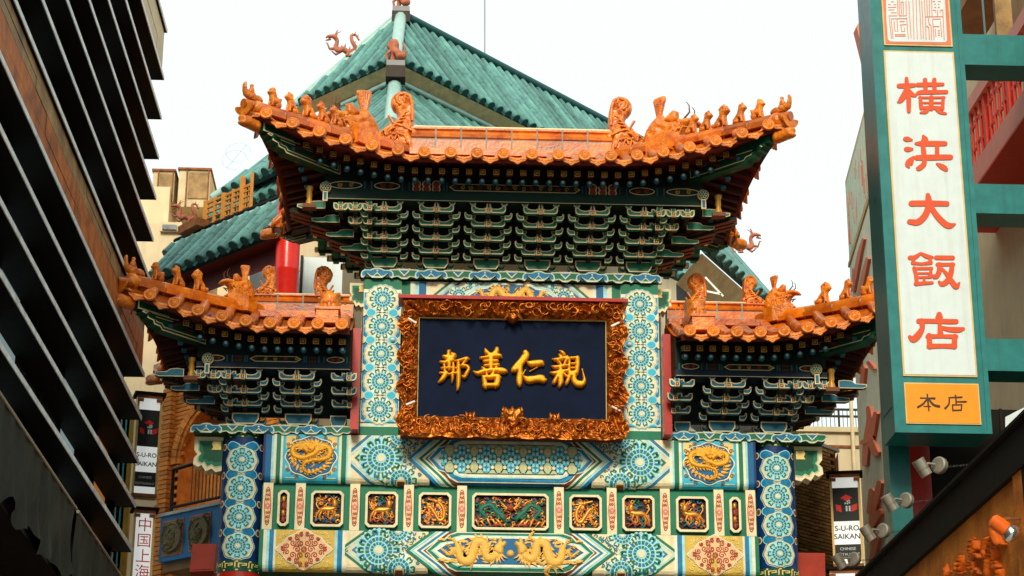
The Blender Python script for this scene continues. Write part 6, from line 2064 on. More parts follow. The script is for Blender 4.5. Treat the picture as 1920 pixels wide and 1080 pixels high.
# seal: white plate cut by red lines
f = sfr(1640, 0, 10.8)
q = MB()
q.prism([(205, 1400), (1375, 1400), (1420, 0), (1465, -820), (1430, -860), (320, -845), (265, -800), (235, -400)], f, 0.0, 0.004, "sign_white")
SEAL = [[(460, -300), (460, 20), (470, 310)], [(495, -300), (495, 20), (500, 310)], [(630, 30), (640, 310)], [(690, 30), (735, 770)], [(760, -400), (795, 800)], [(825, -400), (860, 800)], [(885, -400), (940, 800)], [(950, 30), (985, 780)], [(995, -300), (1040, 810)], [(645, 360), (680, 790)], [(290, 350), (340, 790)], [(335, 390), (370, 790)], [(275, 97), (320, 100)], [(385, 97), (430, 100)], [(330, 40), (380, 40)], [(270, 155), (430, 150)], [(280, 205), (390, 205)], [(330, 262), (440, 262)], [(280, 325), (450, 325)], [(490, 325), (640, 322)], [(340, 385), (640, 380)], [(390, 430), (410, 640), (465, 640), (450, 400)], [(510, 440), (600, 440)], [(520, 510), (640, 500)], [(530, 520), (540, 640), (605, 640), (600, 570)], [(410, 705), (620, 705)], [(410, 735), (620, 735)], [(530, 50), (545, 290)], [(575, 50), (580, 290)], [(535, 45), (575, 45)], [(1045, -200), (1065, 320)], [(1095, -200), (1110, 320)], [(1145, -100), (1160, 330)], [(1035, 345), (1370, 340)], [(1170, 390), (1330, 390)], [(1175, 35), (1220, 35)], [(1285, 35), (1330, 35)], [(1210, 92), (1230, 92)], [(1285, 92), (1305, 92)], [(1210, 155), (1235, 155)], [(1285, 155), (1310, 155)], [(1180, 210), (1230, 210), (1230, 260)], [(1320, 260), (1325, 210), (1360, 210)], [(1270, 210), (1270, 320)], [(1375, 200), (1405, 810)], [(1170, 400), (1200, 810)], [(1050, 530), (1095, 570), (1105, 800)], [(1085, 370), (1100, 490), (1140, 530), (1150, 810)], [(1330, 440), (1340, 570)], [(1190, 540), (1300, 540)], [(1225, 590), (1235, 750)], [(1340, 590), (1355, 750)], [(1280, 625), (1310, 625)], [(1280, 670), (1310, 670)], [(1280, 715), (1310, 715)], [(270, -60), (430, -60)], [(1170, -60), (1340, -60)], [(300, -130), (420, -130)], [(1190, -130), (1330, -130)]]
for k, L_ in enumerate(SEAL):
    q.flat(stroke([(a, -b_) for a, b_ in L_], 15, 1, 1), f, 0.006 + 0.00008 * k, "salmon")
sbuild(q, "seal_lines")
# brackets that hold the sign to the building, and the rear post
for y0, y1, y2 in ((65, 122, 140), (345, 400, 415), (635, 695, 716)):
    q = MB()
    z1, z0, zm = at(1860, y0, -9.9).z, at(1860, y2, -9.5).z, at(1860, y1, -9.9).z
    q.box(SX1 - 0.01, 6.4, -9.9, -9.5, zm, z1, "sign_teal")
    sbuild(q, "support_arm")
pp = at(1652, 640, -9.2)
q = MB()
q.box(pp.x, pp.x + 0.22, -9.25, -9.0, at(1690, 1015, -9.2).z, 13.2, "sign_teal_dark")
sbuild(q, "rear_post")

# ---------------------------------------------------------------- right: hotel building behind the sign
rb = thing("hotel_building", "cream building with a red balcony behind the tall sign on the right", "building", (7.5, -7, 0))
RO = Vector(rb.location)
def rbuild(q, name, par=None):
    q.v = [tuple(Vector(p) - RO) for p in q.v]
    return q.build(name, par or rb)
q = MB()
q.box(6.4, 11, -14, -3.0, 0, 16, "stucco_cream")
q.box(6.0, 6.4, -8.2, -3.0, 0, 16, "stucco_cream")
rbuild(q, "wall")
q = MB()
c0 = at(1700, 900, -8.2)
q.box(3.74, 4.20, -8.45, -8.2, 3.0, at(1720, 770, -8.3).z, "gate_red")
q.box(4.20, 6.4, -8.4, -8.15, 3.0, at(1720, 770, -8.3).z, "wood_dark")
rbuild(q, "red_pillar")
def seg(px0, py0, px1, py1, X):
    return atX(px0, py0, X), atX(px1, py1, X)
# balcony: bottom board, top rail, posts and lattice along x = 5.35
XBAL = 5.35
a, b_ = seg(1828, 320, 1935, 178, XBAL)
zb_ = (a.z + b_.z) / 2
ya, yb = min(a.y, b_.y) - 1.0, -7.0
ya = -11.5
q = MB()
q.box(XBAL, XBAL + 0.12, ya, -5.5, zb_ - 0.14, zb_ + 0.14, "balcony_pink")
q.box(XBAL + 0.0, 6.4, ya, -5.5, zb_ - 0.17, zb_ - 0.142, "balcony_red")
fl_ = rbuild(q, "balcony_floor")
zt_ = zb_ + 0.95
q = MB()
q.box(XBAL, XBAL + 0.10, ya, -5.5, zt_ - 0.09, zt_ + 0.09, "balcony_pink")
rbuild(q, "balcony_rail")
y = ya
k = 0
while y < -5.6:
    q = MB()
    w_ = 0.10 if k % 5 == 0 else 0.032
    q.box(XBAL + 0.03, XBAL + 0.03 + w_, y, y + w_, zb_ + 0.14, zt_ - 0.09, "balcony_red")
    if k % 5:
        for zz in (0.25, 0.55):
            q.box(XBAL + 0.036, XBAL + 0.056, y - 0.10, y + 0.10, zb_ + 0.14 + zz - 0.05 * (k % 2), zb_ + 0.175 + zz - 0.05 * (k % 2), "balcony_red")
    rbuild(q, "baluster")
    y += 0.2
    k += 1
# window and trim high on the wall
for px0, px1 in ((1838, 1848), (1858, 1900)):
    q = MB()
    p0, p1 = at(px0, -60, -8.25), at(px1, 75, -8.25)
    q.box(p0.x, p1.x, -8.28, -8.21, p1.z, p0.z, "tan_tile" if px0 > 1850 else "sign_teal")
    rbuild(q, "wall_panel")
q = MB()
p0, p1 = at(1795, 70, -9.0), at(1900, -60, -9.0)
q.beam(atX(1803, 55, 5.6), atX(1870, -60, 5.6), 0.5, 0.35, "soffit_brown")
rbuild(q, "eave")
q = MB()
p0, p1 = at(1872, 835, -10.3), at(1925, 770, -10.3)
q.add([at(x, y, -10.3) for x, y in ((1885, 818), (1925, 818), (1925, 762), (1908, 770), (1885, 782))], [(0, 1, 2, 3, 4)], "sign_white")
q.box(p0.x - 0.02, 6.4, -10.36, -10.25, p0.z - 0.05, p0.z + 0.03, "wood_dark")
q.box(p0.x + 0.02, p0.x + 0.045, -10.36, -10.31, p0.z, p1.z, "wood_dark")
rbuild(q, "bay_window")

# ---------------------------------------------------------------- right foreground: dark canopy edge and carved orange board
cb = thing("canopy_board", "orange stucco signboard with raised orange letters under a dark canopy edge, lower right", "signboard", (4.2, -15, 4.5))
CO = Vector(cb.location)
def cbuild(q, name, par=None):
    q.v = [tuple(Vector(p) - CO) for p in q.v]
    return q.build(name, par or cb)
XK = 3.55
u1, l1 = atX(1745, 955, XK), atX(1800, 980, XK)
q = MB()
q.box(XK, XK + 0.5, -24, -6.0, l1.z + 0.015, u1.z, "wood_dark")
q.box(XK - 0.05, XK + 0.5, -24, -6.0, u1.z, u1.z + 0.03, "wood_dark")
cbuild(q, "canopy_edge")
q = MB()
far_ = atX(1652, 1085, XK + 0.05).y
near = atX(1905, 900, XK + 0.05).y
q.box(XK + 0.05, XK + 0.12, near, -6.4, l1.z - 2.0, l1.z + 0.012, "board_stucco")
q.box(XK + 0.02, XK + 0.15, near - 0.25, near, l1.z - 2.0, l1.z + 0.012, "board_stucco")
cbuild(q, "stucco_board")
q = MB()
q.box(XK + 0.02, XK + 1.0, -24, near - 0.26, l1.z - 3, l1.z + 0.012, "wood_dark")
cbuild(q, "dark_return")
def cfr(u, v, d):
    p = atX(1700 + u / 4.695, 850 - v / 4.695, XK + 0.05)
    return Vector((p.x - d, p.y, p.z))
LET = [[[(360, 980, 20), (370, 1040, 34), (375, 1100, 34)], [(395, 1040, 24), (385, 1080, 24)]], [[(455, 970, 26), (460, 1030, 34)], [(500, 910, 40), (500, 960, 38), (490, 1030, 30)], [(520, 1045, 22), (480, 1070, 30)]],
       [[(605, 750, 30), (590, 830, 34), (600, 920, 30)], [(635, 780, 50), (640, 840, 50)], [(625, 880, 30), (680, 920, 34)], [(590, 950, 36), (585, 1020, 32)], [(620, 960, 30), (630, 1080, 34)], [(640, 1010, 30), (685, 1060, 34)]],
       [[(730, 745, 40), (715, 850, 50), (735, 920, 50)], [(770, 660, 26), (765, 780, 30), (745, 900, 30)], [(745, 940, 44), (745, 1080, 44)], [(800, 830, 36), (810, 880, 40), (795, 1020, 36)], [(820, 950, 30), (830, 1000, 34)], [(850, 1030, 40), (850, 1090, 40)], [(800, 690, 44), (850, 800, 56), (880, 800, 30)]]]
for L_ in LET:
    q = MB()
    for k, st_ in enumerate(L_):
        relief(q, cfr, [stroke([(p[0], -p[1], p[2] * 0.62) for p in st_], 30, 4, 3)], "letter_orange", 0.05, 16, grid=16, d0=0.02 + 0.002 * k, skirt=0.06)
    cbuild(q, "raised_letter")
# orange bullet lamp in front of the board
bl = thing("orange_lamp", "orange bullet lamp with a mirrored bulb on a rod before the orange board", "lamp", at(1880, 990, near - 0.2))
BO = Vector(bl.location)
YL = near - 0.15
def L3(px, py, dy=0.0):
    return at(px, py, YL + dy) - BO
q = MB()
q.tube([L3(1862, 976), L3(1872, 983), L3(1886, 993)], [0.06, 0.064, 0.064], "lamp_orange", 14)
q.tube([L3(1858, 973), L3(1862, 976)], [0.03, 0.06], "lamp_orange", 14)
q.build("lamp_shade", bl)
q = MB()
ax = (L3(1900, 1003) - L3(1872, 983)).normalized()
q.lathe(L3(1885, 992), ax, [(0.045, 0), (0.072, 0.04), (0.078, 0.07), (0.06, 0.10), (0.03, 0.115), (0.0, 0.12)], "bulb_glass", 16)
q.build("bulb", bl)
q = MB()
q.beam(L3(1874, 973), L3(1960, 971), 0.02, 0.02, "rust")
q.build("rod", bl)

# ---------------------------------------------------------------- four silver spotlights
p1 = at(1748, 872, -12.0)
ZL = p1.z
sp = [(1757, 872, 1.0), (1695, 938, 1.0), (1652, 995, 1.0), (1598, 1048, 1.0)]
lab = ["silver spotlight nearest to the orange panel of the tall sign", "silver spotlight second from the top of the row beside the white letter board", "silver spotlight third from the top of the row, before the small restaurant sign", "silver spotlight at the bottom of the row, under the small white restaurant sign"]
for (px, py, k), lb_ in zip(sp, lab):
    c = atZ(px, py, ZL)
    t = thing("spotlight", lb_, "spotlight", c, "spotlights along the canopy edge")
    t.scale = (0.88, 0.88, 0.88)
    q = MB()
    q.lathe((0.02, 0, 0), (-0.72, -0.66, 0.1), [(0.082, -0.045), (0.088, -0.03), (0.088, 0.015), (0.07, 0.022), (0.0, 0.024)], "silver", 24, False)
    q.build("base_plate", t)
    q = MB()
    q.tube([(-0.03, -0.02, 0.0), (-0.10, -0.04, 0.005), (-0.15, -0.05, -0.02)], [0.016, 0.014, 0.016], "silver", 8)
    q.build("arm", t)
    q = MB()
    a_ = Vector((-0.52, 0.1, 0.85)).normalized()
    o = Vector((-0.125, -0.05, -0.125))
    ax = Vector((-0.50, -0.12, 0.85)).normalized()
    q.lathe(o, ax, [(0.0, 0), (0.060, 0.0), (0.062, 0.005), (0.062, 0.065), (0.058, 0.068), (0.058, 0.074), (0.064, 0.077), (0.068, 0.18), (0.064, 0.185)], "silver", 24, False)
    q.lathe(o + ax * 0.186, ax, [(0.060, 0), (0.0, 0.001)], "bulb_glass", 18)
    q.build("lamp_head", t)
    q = MB()
    for j in range(9):
        x = 0.06 + 0.035 * j
        q.tube([(x, 0.01, -0.02 + 0.004 * j), (x + 0.015, 0.01 + (0.006 if j % 2 else -0.006), -0.010 + 0.004 * j), (x + 0.03, 0.01, -0.018 + 0.004 * j), (x + 0.015, 0.01 - (0.006 if j % 2 else -0.006), -0.030 + 0.004 * j), (x, 0.01, -0.02 + 0.004 * j)], 0.004, "chain_iron", 4)
    q.build("chain", t)

# ---------------------------------------------------------------- white board with raised red letters behind the gate's right wing
dB = Vector((math.sin(rad(5.6)), math.cos(rad(5.6)), 0))
P1 = at(1632, 205, 1.2)
def onboard(px, py):
    # ray meets the vertical plane through P1 along dB
    n_ = Vector((dB.y, -dB.x, 0))
    d = ray(px, py)
    t = (P1 - CAM).dot(n_) / d.dot(n_)
    return CAM + d * t
Pf = onboard(1593, 500)
Lb = (Pf - P1).dot(dB)
wb = thing("letter_board", "tall white board with raised red letters between the gate and the tall sign", "sign", (P1.x, P1.y, 0))
WO = Vector(wb.location)
n_ = Vector((-dB.y, dB.x, 0))
def wfr(u, v, d):
    return Vector((P1.x, P1.y, 0)) + dB * u + n_ * d + Vector((0, 0, v)) - WO
zt = P1.z + 0.35
q = MB()
zbot = onboard(1650, 1120).z - 1
q.prism(rect(-0.35, Lb, zbot, zt), wfr, -0.25, 0.0, "sign_gold")
q.prism(rect(-0.35, -0.0, zbot, zt + 0.01), wfr, -0.26, 0.03, "sign_teal_dark")
q.prism(rect(0.03, Lb - 0.12, zt - 1.55, zt - 0.15), wfr, 0.0, 0.012, "ivory")
q.prism(rect(0.03, Lb - 0.12, zbot, zt - 1.75), wfr, 0.0, 0.012, "ivory")
q.prism(rect(0.0, Lb, zt - 1.70, zt - 1.63), wfr, 0.0, 0.03, "sign_gold")
q.build("board", wb)
q = MB()
R_ = random.Random(5)
for i in range(26):
    u = 0.15 + (Lb - 0.4) * R_.random()
    v = zt - 0.3 - 0.9 * R_.random()
    q.prism(stroke([(u, v), (u, v - 0.2 - 0.2 * R_.random())], 0.03, 1, 1), wfr, 0.013, 0.016 + 0.0004 * i, "salmon")
q.build("seal_lines", wb, kind="stuff")
def w2(px, py):
    p = onboard(px, py) - Vector((P1.x, P1.y, 0))
    return (p.dot(dB), p.z)
GL = [[[(1624, 448, .10), (1618, 470, .16), (1612, 500, .18), (1604, 545, .16)], [(1632, 485, .14), (1624, 520, .2), (1616, 560, .2)], [(1607, 505, .12), (1605, 540, .12)]],
      [[(1634, 680, .2), (1642, 690, .2)], [(1625, 690, .2), (1622, 720, .2)]],
      [[(1634, 765, .22), (1636, 790, .28), (1630, 830, .3), (1627, 870, .25)], [(1648, 775, .2), (1640, 815, .28)], [(1636, 820, .3), (1648, 850, .35)], [(1624, 830, .25), (1640, 822, .2)]],
      [[(1655, 905, .25), (1650, 930, .3), (1640, 975, .25), (1645, 1020, .3)], [(1640, 920, .25), (1636, 960, .25)], [(1655, 960, .3), (1640, 985, .3)], [(1636, 1000, .25), (1655, 1000, .3)], [(1650, 1010, .3), (1640, 1060, .25)]]]
for L_ in GL:
    q = MB()
    for k, st_ in enumerate(L_):
        P = [w2(a, b_) for a, b_ in stroke([(a, b_, c_ * 38) for a, b_, c_ in st_], 8, 4, 2)]
        q.prism(P, wfr, 0.012, 0.06 + 0.003 * k, "salmon")
    q.build("raised_letter", wb)
rs = thing("red_sign", "pale red sign panel above the white letter board", "sign", at(1615, 100, 6.0))
q = MB()
O_ = Vector(rs.location)
q.prism([(0, 0), (1, 0), (2, 0), (3, 0)], lambda u, v, d: at(*((1600, 62), (1640, 0), (1655, 120), (1632, 190))[int(u)], 6.0) + Vector((0, -d, 0)) - O_, 0, 0.3, "salmon")
q.build("panel", rs)
# ================================================================ teal roofed building behind the gate
tbd = thing("teal_roof_building", "building with stacked teal tiled roofs rising behind the gate", "building", (-1.0, 14, 0))
TO = Vector(tbd.location)
def tbuild(q, name, par=None):
    q.v = [tuple(Vector(p) - TO) for p in q.v]
    return q.build(name, par or tbd)
dR = Vector((math.sin(rad(42.3)), math.cos(rad(42.3)), 0))
dL = Vector((-math.sin(rad(42.2)), math.cos(rad(42.2)), 0))
def tiled(par, O, e, up_, poly, sp=0.29, r=0.080, phase=0.5, seglen=0.8):
    """roof plane: O origin on the eave, e along the eave, up_ up the slope; poly in (t, h)"""
    e, up_ = Vector(e).normalized(), Vector(up_).normalized()
    nn = e.cross(up_)
    if nn.z < 0:
        nn = -nn
    q = MB()
    q.add([O + e * t + up_ * h - nn * 0.01 for t, h in poly] + [O + e * t + up_ * h - nn * 0.12 for t, h in poly], [tuple(range(len(poly))), tuple(range(len(poly), 2 * len(poly)))] + [(i, (i + 1) % len(poly), len(poly) + (i + 1) % len(poly), len(poly) + i) for i in range(len(poly))], "teal_pan")
    tbuild(q, "pan_tiles", par)
    t0, t1 = min(p[0] for p in poly), max(p[0] for p in poly)
    t = t0 + sp * phase
    while t < t1 - sp * 0.3:
        hs = []
        n = len(poly)
        for i in range(n):
            a, b_ = poly[i], poly[(i + 1) % n]
            if (a[0] > t) != (b_[0] > t):
                hs.append(a[1] + (b_[1] - a[1]) * (t - a[0]) / (b_[0] - a[0]))
        if len(hs) >= 2 and max(hs) - min(hs) > 0.25:
            h0, h1 = min(hs), max(hs)
            q = MB()
            k = max(2, int((h1 - h0) / seglen))
            L_ = (h1 - h0) / k
            for j in range(k):
                jt = random.uniform(-0.012, 0.012)
                a = O + e * (t + jt) + up_ * (h0 + j * L_) + nn * (0.03 + jt * 0.6)
                b_ = O + e * t + up_ * (h0 + (j + 1) * L_) + nn * 0.03
                q.tube([a, b_], [r * 1.03, r * 0.97], "teal_tile", 8)
            if h0 < 0.05:
                a = O + e * t + nn * 0.03
                q.tube([a - up_ * 0.03, a], [r * 1.05, r * 1.05], "teal_pan", 10)
                c_ = O + e * (t + sp / 2) + nn * 0.0
                q.add([c_ - e * sp * 0.32 - up_ * 0.02, c_ + e * sp * 0.32 - up_ * 0.02, c_ - up_ * 0.03 - Vector((0, 0, 0.07))], [(0, 1, 2)], "teal_pan")
            tbuild(q, "tile_row", par)
        t += sp
E0 = at(742, 110, 9.0)
AP = at(752, 26, 11.3)
AP.x = E0.x + 0.05
rise = AP.z - E0.z
kk = AP.y - E0.y
# right face: eave along dR, slope up toward the back
run = kk * math.cos(rad(45))
def slope_vec(e, inward):
    return Vector((inward.x * run, inward.y * run, rise))
inR = Vector((-dR.y, dR.x, 0))           # horizontal, into the roof from the right eave
inL = Vector((dL.y, -dL.x, 0))
upR, upL = slope_vec(dR, inR), slope_vec(dL, inL)
hR, hL = upR.length, upL.length
apR = (AP - E0).dot(dR)
apL = (AP - E0).dot(dL)
rA = obj("upper_tile_roof", None, tbd)
tiled(rA, E0, dR, upR, [(0, 0), (12, 0), (12, hR), (apR, hR)])
Wl = (atZ(556, 196, E0.z) - E0).length
tiled(rA, E0, dL, upL, [(0, 0), (Wl, 0), (Wl - apL, hL), (apL, hL)])
q = MB()
q.tube([E0 + Vector((0, -0.1, 0.02)), AP], 0.13, "teal_cap", 10)
tbuild(q, "hip_cap", rA)
q = MB()
q.tube([AP, AP + dR * (12 - apR)], 0.10, "teal_pan", 8)
q.tube([AP, AP + dL * (Wl - 2 * apL)], 0.10, "teal_pan", 8)
e_ = E0 + dL * Wl
q.tube([AP + dL * (Wl - 2 * apL), e_], 0.12, "teal_cap", 8)
tbuild(q, "ridge_cap", rA)
# soffit and wall band under the eaves
T0 = at(741, 152, 9.45)
q = MB()
s0 = E0 + Vector((0, 0.30, -0.16))
for d_, n2 in ((dR, 12), (dL, Wl)):
    q.add([E0 + Vector((0, 0.03, -0.07)), E0 + d_ * n2 + Vector((0, 0.03, -0.07)), s0 + d_ * n2, s0], [(0, 1, 2, 3)], "fascia_tan")
    q.add([s0, s0 + d_ * n2, T0 + d_ * n2 + Vector((0, 0.0, 0.1)), T0 + Vector((0, 0.0, 0.1))], [(0, 1, 2, 3)], "fascia_tan")
tbuild(q, "soffit", rA)
# second roof below
rB = obj("lower_tile_roof", None, tbd)
T0 = at(741, 152, 9.45)
down = 4.2
e1 = T0 + Vector((0, -5.0, -3.6))
runB = 5.0 * math.cos(rad(45))
upR2 = Vector((inR.x * runB, inR.y * runB, 3.6))
upL2 = Vector((inL.x * runB, inL.y * runB, 3.6))
hB = upR2.length
aR = (T0 - e1).dot(dR)
aL = (T0 - e1).dot(dL)
tiled(rB, e1, dR, upR2, [(0, 0), (aR + 9, 0), (aR + 9, hB), (aR, hB)])
tiled(rB, e1, dL, upL2, [(0, 0), (aL + 1.9, 0), (aL + 1.7, hB), (aL, hB)])
q = MB()
q.tube([e1 + (T0 - e1) * 0.3, T0 + Vector((0, 0, 0.05))], 0.14, "teal_cap", 10)
q.tube([T0 + Vector((0, 0, 0.03)), T0 + dR * 9], 0.06, "teal_cap", 8)
q.tube([T0 + Vector((0, 0, 0.03)), T0 + dL * 1.7], 0.06, "teal_cap", 8)
tbuild(q, "hip_cap", rB)
# brown fascia panels between the two roofs
for px, d_, n0, n1 in ((0, dR, 0.1, 6.2), (0, dL, 0.1, 2.2)):
    q = MB()
    b_ = T0 + Vector((0, 0.25, 0.06))
    hh = s0.z - b_.z
    q.add([b_ + d_ * n0, b_ + d_ * (n1 + 0.4), b_ + d_ * n1 + Vector((0, 0.2, hh + 0.2)), b_ + d_ * n0 + Vector((0, 0.2, hh + 0.2))], [(0, 1, 2, 3)], "fascia_tan")
    tbuild(q, "fascia", rB)
# little pedestals and beasts on the hips
def beast_on(px, py, Y, h, par, nm="hip_beast"):
    p = at(px, py, Y)
    q = MB()
    q.box(p.x - 0.20, p.x + 0.20, p.y - 0.20, p.y + 0.20, p.z - 0.28, p.z - 0.02, "iron_brown")
    q.box(p.x - 0.19, p.x + 0.19, p.y - 0.19, p.y + 0.19, p.z - 0.02, p.z + 0.10, "wire")
    tbuild(q, "pedestal", par)
    q = MB()
    f = FRV(p + Vector((0, 0, 0.16)), (0.75, -0.66, 0), (0, 0, 1))
    relief(q, f, [[(a * h, b_ * h) for a, b_ in closed(LION, 2)]], "terracotta_figure", 0.17 * h, 0.13 * h, grid=0.06 * h, two=True, nz=0.02 * h, nsc=8)
    for sg in (-1, 1):
        q.tube([f(-.15 * h, .45 * h, sg * .12 * h), f(-.3 * h, .3 * h, sg * .2 * h), f(-.28 * h, 0.02, sg * .16 * h)], [.07 * h, .06 * h, .05 * h], "terracotta_figure", 6)
    q.tube([f(.3 * h, .1 * h, 0), f(.45 * h, .4 * h, 0), f(.3 * h, .7 * h, 0)], [.06 * h, .05 * h, .02 * h], "terracotta_figure", 6)
    tbuild(q, nm, par)
beast_on(742, 128, 8.8, 0.55, rB)
beast_on(752, 26, 11.2, 0.5, rA)
def small_dragon(px, py, Y, k, par, s=1):
    p = at(px, py, Y)
    q = MB()
    f = lambda u, v, d=0: p + Vector((s * u * k, 0.1 * d * k, v * k))
    body = [(0.55, 0.55, 0.05), (0.42, 0.78, 0.06), (0.25, 0.72, 0.07), (0.30, 0.45, 0.09), (0.42, 0.2, 0.11), (0.18, 0.05, 0.13), (-0.05, 0.15, 0.14), (-0.2, 0.05, 0.12), (-0.33, 0.2, 0.12), (-0.28, 0.5, 0.10), (-0.4, 0.66, 0.11), (-0.62, 0.64, 0.07), (-0.7, 0.62, 0.03)]
    body = smoothline(body, 4)
    q.tube([f(a, b_, 0.6 * math.sin(i * 0.4)) for i, (a, b_, c_) in enumerate(body)], [c_ * k * 0.8 for a, b_, c_ in body], "terracotta_figure", 8)
    for i in range(2, len(body) - 8, 3):
        a, b_, c_ = body[i]
        q.tube([f(a, b_), f(a + 0.05, b_ + c_ * 1.9)], [c_ * k * 0.4, 0.005], "terracotta_figure", 4)
    q.tube([f(-0.52, 0.58), f(-0.62, 0.53), f(-0.72, 0.50)], [0.06 * k, 0.04 * k, 0.02 * k], "terracotta_figure", 6)
    for t in (0, 0.12):
        q.tube([f(-0.38, 0.72), f(-0.28, 0.82 + t), f(-0.12 - t, 0.90)], [0.03 * k, 0.025 * k, 0.008 * k], "terracotta_figure", 5)
    for a0, b0, a1, b1, a2, b2 in ((-0.3, 0.2, -0.55, 0.12, -0.62, 0.3), (-0.1, 0.1, -0.3, -0.12, -0.42, -0.02), (0.2, 0.1, 0.1, -0.15, 0.28, -0.16), (0.4, 0.2, 0.52, 0.0, 0.45, -0.16)):
        q.tube([f(a0, b0, 0.5), f(a1, b1, -0.8), f(a2, b2, -0.8)], [0.07 * k, 0.05 * k, 0.035 * k], "terracotta_figure", 6)
        for t in (-0.06, 0, 0.06):
            q.tube([f(a2, b2, -0.8), f(a2 - 0.05 + t, b2 + 0.07, -1.2)], [0.02 * k, 0.004], "terracotta_figure", 4)
    tbuild(q, "roof_dragon", par)
dp = AP + dL * (Wl - 2 * apL)
small_dragon(645, 99, dp.y, 0.58, rA)
# wing with a low teal roof and lattice railing on the left
rC = obj("wing_roof", None, tbd)
C1 = at(520, 384, 5.0)
Ctop = C1.copy()
C0 = atZ(322, 466, C1.z)
dC = (C0 - C1).normalized()
inC = Vector((dC.y, -dC.x, 0))
if inC.y < 0:
    inC = -inC
LC = (C0 - C1).length
upC = Vector((inC.x * 0.50, inC.y * 0.50, 0.62)).normalized()
hC = 1.25
OC = C1 - upC * hC
tiled(rC, OC, dC, upC, [(-1.0, 0), (LC - 0.5, 0), (LC, hC), (-1.0, hC)], sp=0.33, r=0.095, seglen=0.38)
q = MB()
q.tube([C1 - dC * 1.0 + upC * 0.03, C0 + upC * 0.03], 0.085, "teal_cap", 10)
q.tube([C1 - dC * 1.0 + upC * 0.1 + Vector((0, 0.1, 0.12)), C0 + upC * 0.1 + Vector((0, 0.1, 0.12))], 0.06, "fin_dark", 6)
tbuild(q, "ridge_cap", rC)
q = MB()
wv = OC + inC * 0.35 - Vector((0, 0, 0.12))
q.add([OC - dC - Vector((0, 0, .13)), OC + dC * (LC - 0.5) - Vector((0, 0, .13)), wv + dC * (LC - 0.5), wv - dC], [(0, 1, 2, 3)], "dark_red")
q.add([wv - dC, wv + dC * (LC - 0.8), wv + dC * (LC - 0.8) - Vector((0, 0, 0.35)), wv - dC - Vector((0, 0, 0.35))], [(0, 1, 2, 3)], "dark_red")
tbuild(q, "eave_board", rC)
small_dragon(348, 412, C0.y - 0.4, 0.42, rC)
q = MB()
p = at(360, 428, C0.y - 0.4)
q.beam(p - dC * 0.35 + Vector((0, 0, 0.02)), p + dC * 0.25 - Vector((0, 0, 0.02)), 0.3, 0.16, "rust")
tbuild(q, "pedestal", rC)
# orange lattice railing
rl = obj("lattice_railing", None, tbd)
g0, g1 = at(384, 432, 7.0), None
zr0 = g0.z
g1 = atZ(470, 396, zr0)
dG = (g1 - g0)
LG = dG.length
dG.normalize()
hG = at(384, 382, 7.0).z - zr0
for i in range(6):
    q = MB()
    p = g0 + dG * (LG * i / 5)
    ext = 0.22 if i >= 4 else 0.05
    w_ = 0.05 if i % 2 == 0 else 0.03
    q.box(p.x - w_, p.x + w_, p.y - w_, p.y + w_, zr0 - 0.1, zr0 + hG + ext, "lattice_orange")
    tbuild(q, "post", rl)
for j in range(6):
    q = MB()
    z = zr0 + hG * j / 5
    q.beam(g0 + Vector((0, 0, z - zr0)), g1 + Vector((0, 0, z - zr0)), 0.04, 0.05 if j in (0, 5) else 0.022, "lattice_orange")
    tbuild(q, "rail", rl)
for i in range(9):
    q = MB()
    p = g0 + dG * (LG * (0.45 + 0.55 * i / 9))
    q.box(p.x - 0.01, p.x + 0.01, p.y - 0.01, p.y + 0.01, zr0, zr0 + hG, "lattice_orange")
    tbuild(q, "lattice_bar", rl)
# roof slope rising behind the railing
rD = obj("side_roof", None, tbd)
D0 = at(398, 372, 8.5)
D1 = atZ(560, 296, D0.z)
dD = (D1 - D0).normalized()
inD = Vector((-dD.y, dD.x, 0))
upD = Vector((inD.x * 0.6, inD.y * 0.6, 0.62))
tiled(rD, D0, dD, upD, [(0.0, 0), (2.4, 0), (2.4, 1.3), (0.9, 1.3)], sp=0.33, r=0.095)
q = MB()
uu = upD.normalized()
q.tube([D0, D0 + dD * 0.9 + uu * 1.3], 0.10, "teal_cap", 8)
tbuild(q, "hip_cap", rD)
# building body, red column and right hand roof end
q = MB()
bc = E0 + Vector((0, 2.2, 0))
a0, a1, a2 = bc, bc + dR * 12, bc + dL * 6
a3 = a1 + dL * 6
zt_ = E0.z - 0.3
q.add([Vector((p.x, p.y, z)) for z in (0, zt_) for p in (a0, a1, a3, a2)], [(0, 1, 5, 4), (1, 2, 6, 5), (2, 3, 7, 6), (3, 0, 4, 7), (4, 5, 6, 7)], "stucco_cream")
tbuild(q, "wall")
rcx = at(538, 505, 4.0)
q = MB()
q.lathe((rcx.x, rcx.y, 0), (0, 0, 1), [(0.21, rcx.z - 1.2), (0.21, rcx.z - 0.05), (0.22, rcx.z - 0.03), (0.21, rcx.z + 0.0), (0.21, rcx.z + 1.2)], "roof_red", 28)
q.box(rcx.x - 0.6, rcx.x + 1.2, rcx.y - 0.3, rcx.y + 4, rcx.z - 1.45, rcx.z - 1.2, "stucco_cream")
tbuild(q, "red_column")
q = MB()
p0, p1 = at(470, 480, 6.5), at(640, 570, 6.5)
q.box(p0.x, p1.x, 6.5, 6.6, p1.z, p0.z, "sign_white")
q.box(at(563, 500, 6.4).x, at(568, 500, 6.4).x, 6.40, 6.49, p1.z, p0.z, "iron_brown")
tbuild(q, "window")
rE = obj("right_roof_end", None, tbd)
G0 = at(1352, 488, 5.0)
G1 = atZ(1432, 560, G0.z)
dE = (G1 - G0).normalized()
inE = Vector((-dE.y, dE.x, 0))
if inE.x > 0:
    inE = -inE
inE = Vector((-dE.y, dE.x, 0)) if dE.x > 0 else inE
upE = Vector((inE.x * 0.45, inE.y * 0.45, 0.62))
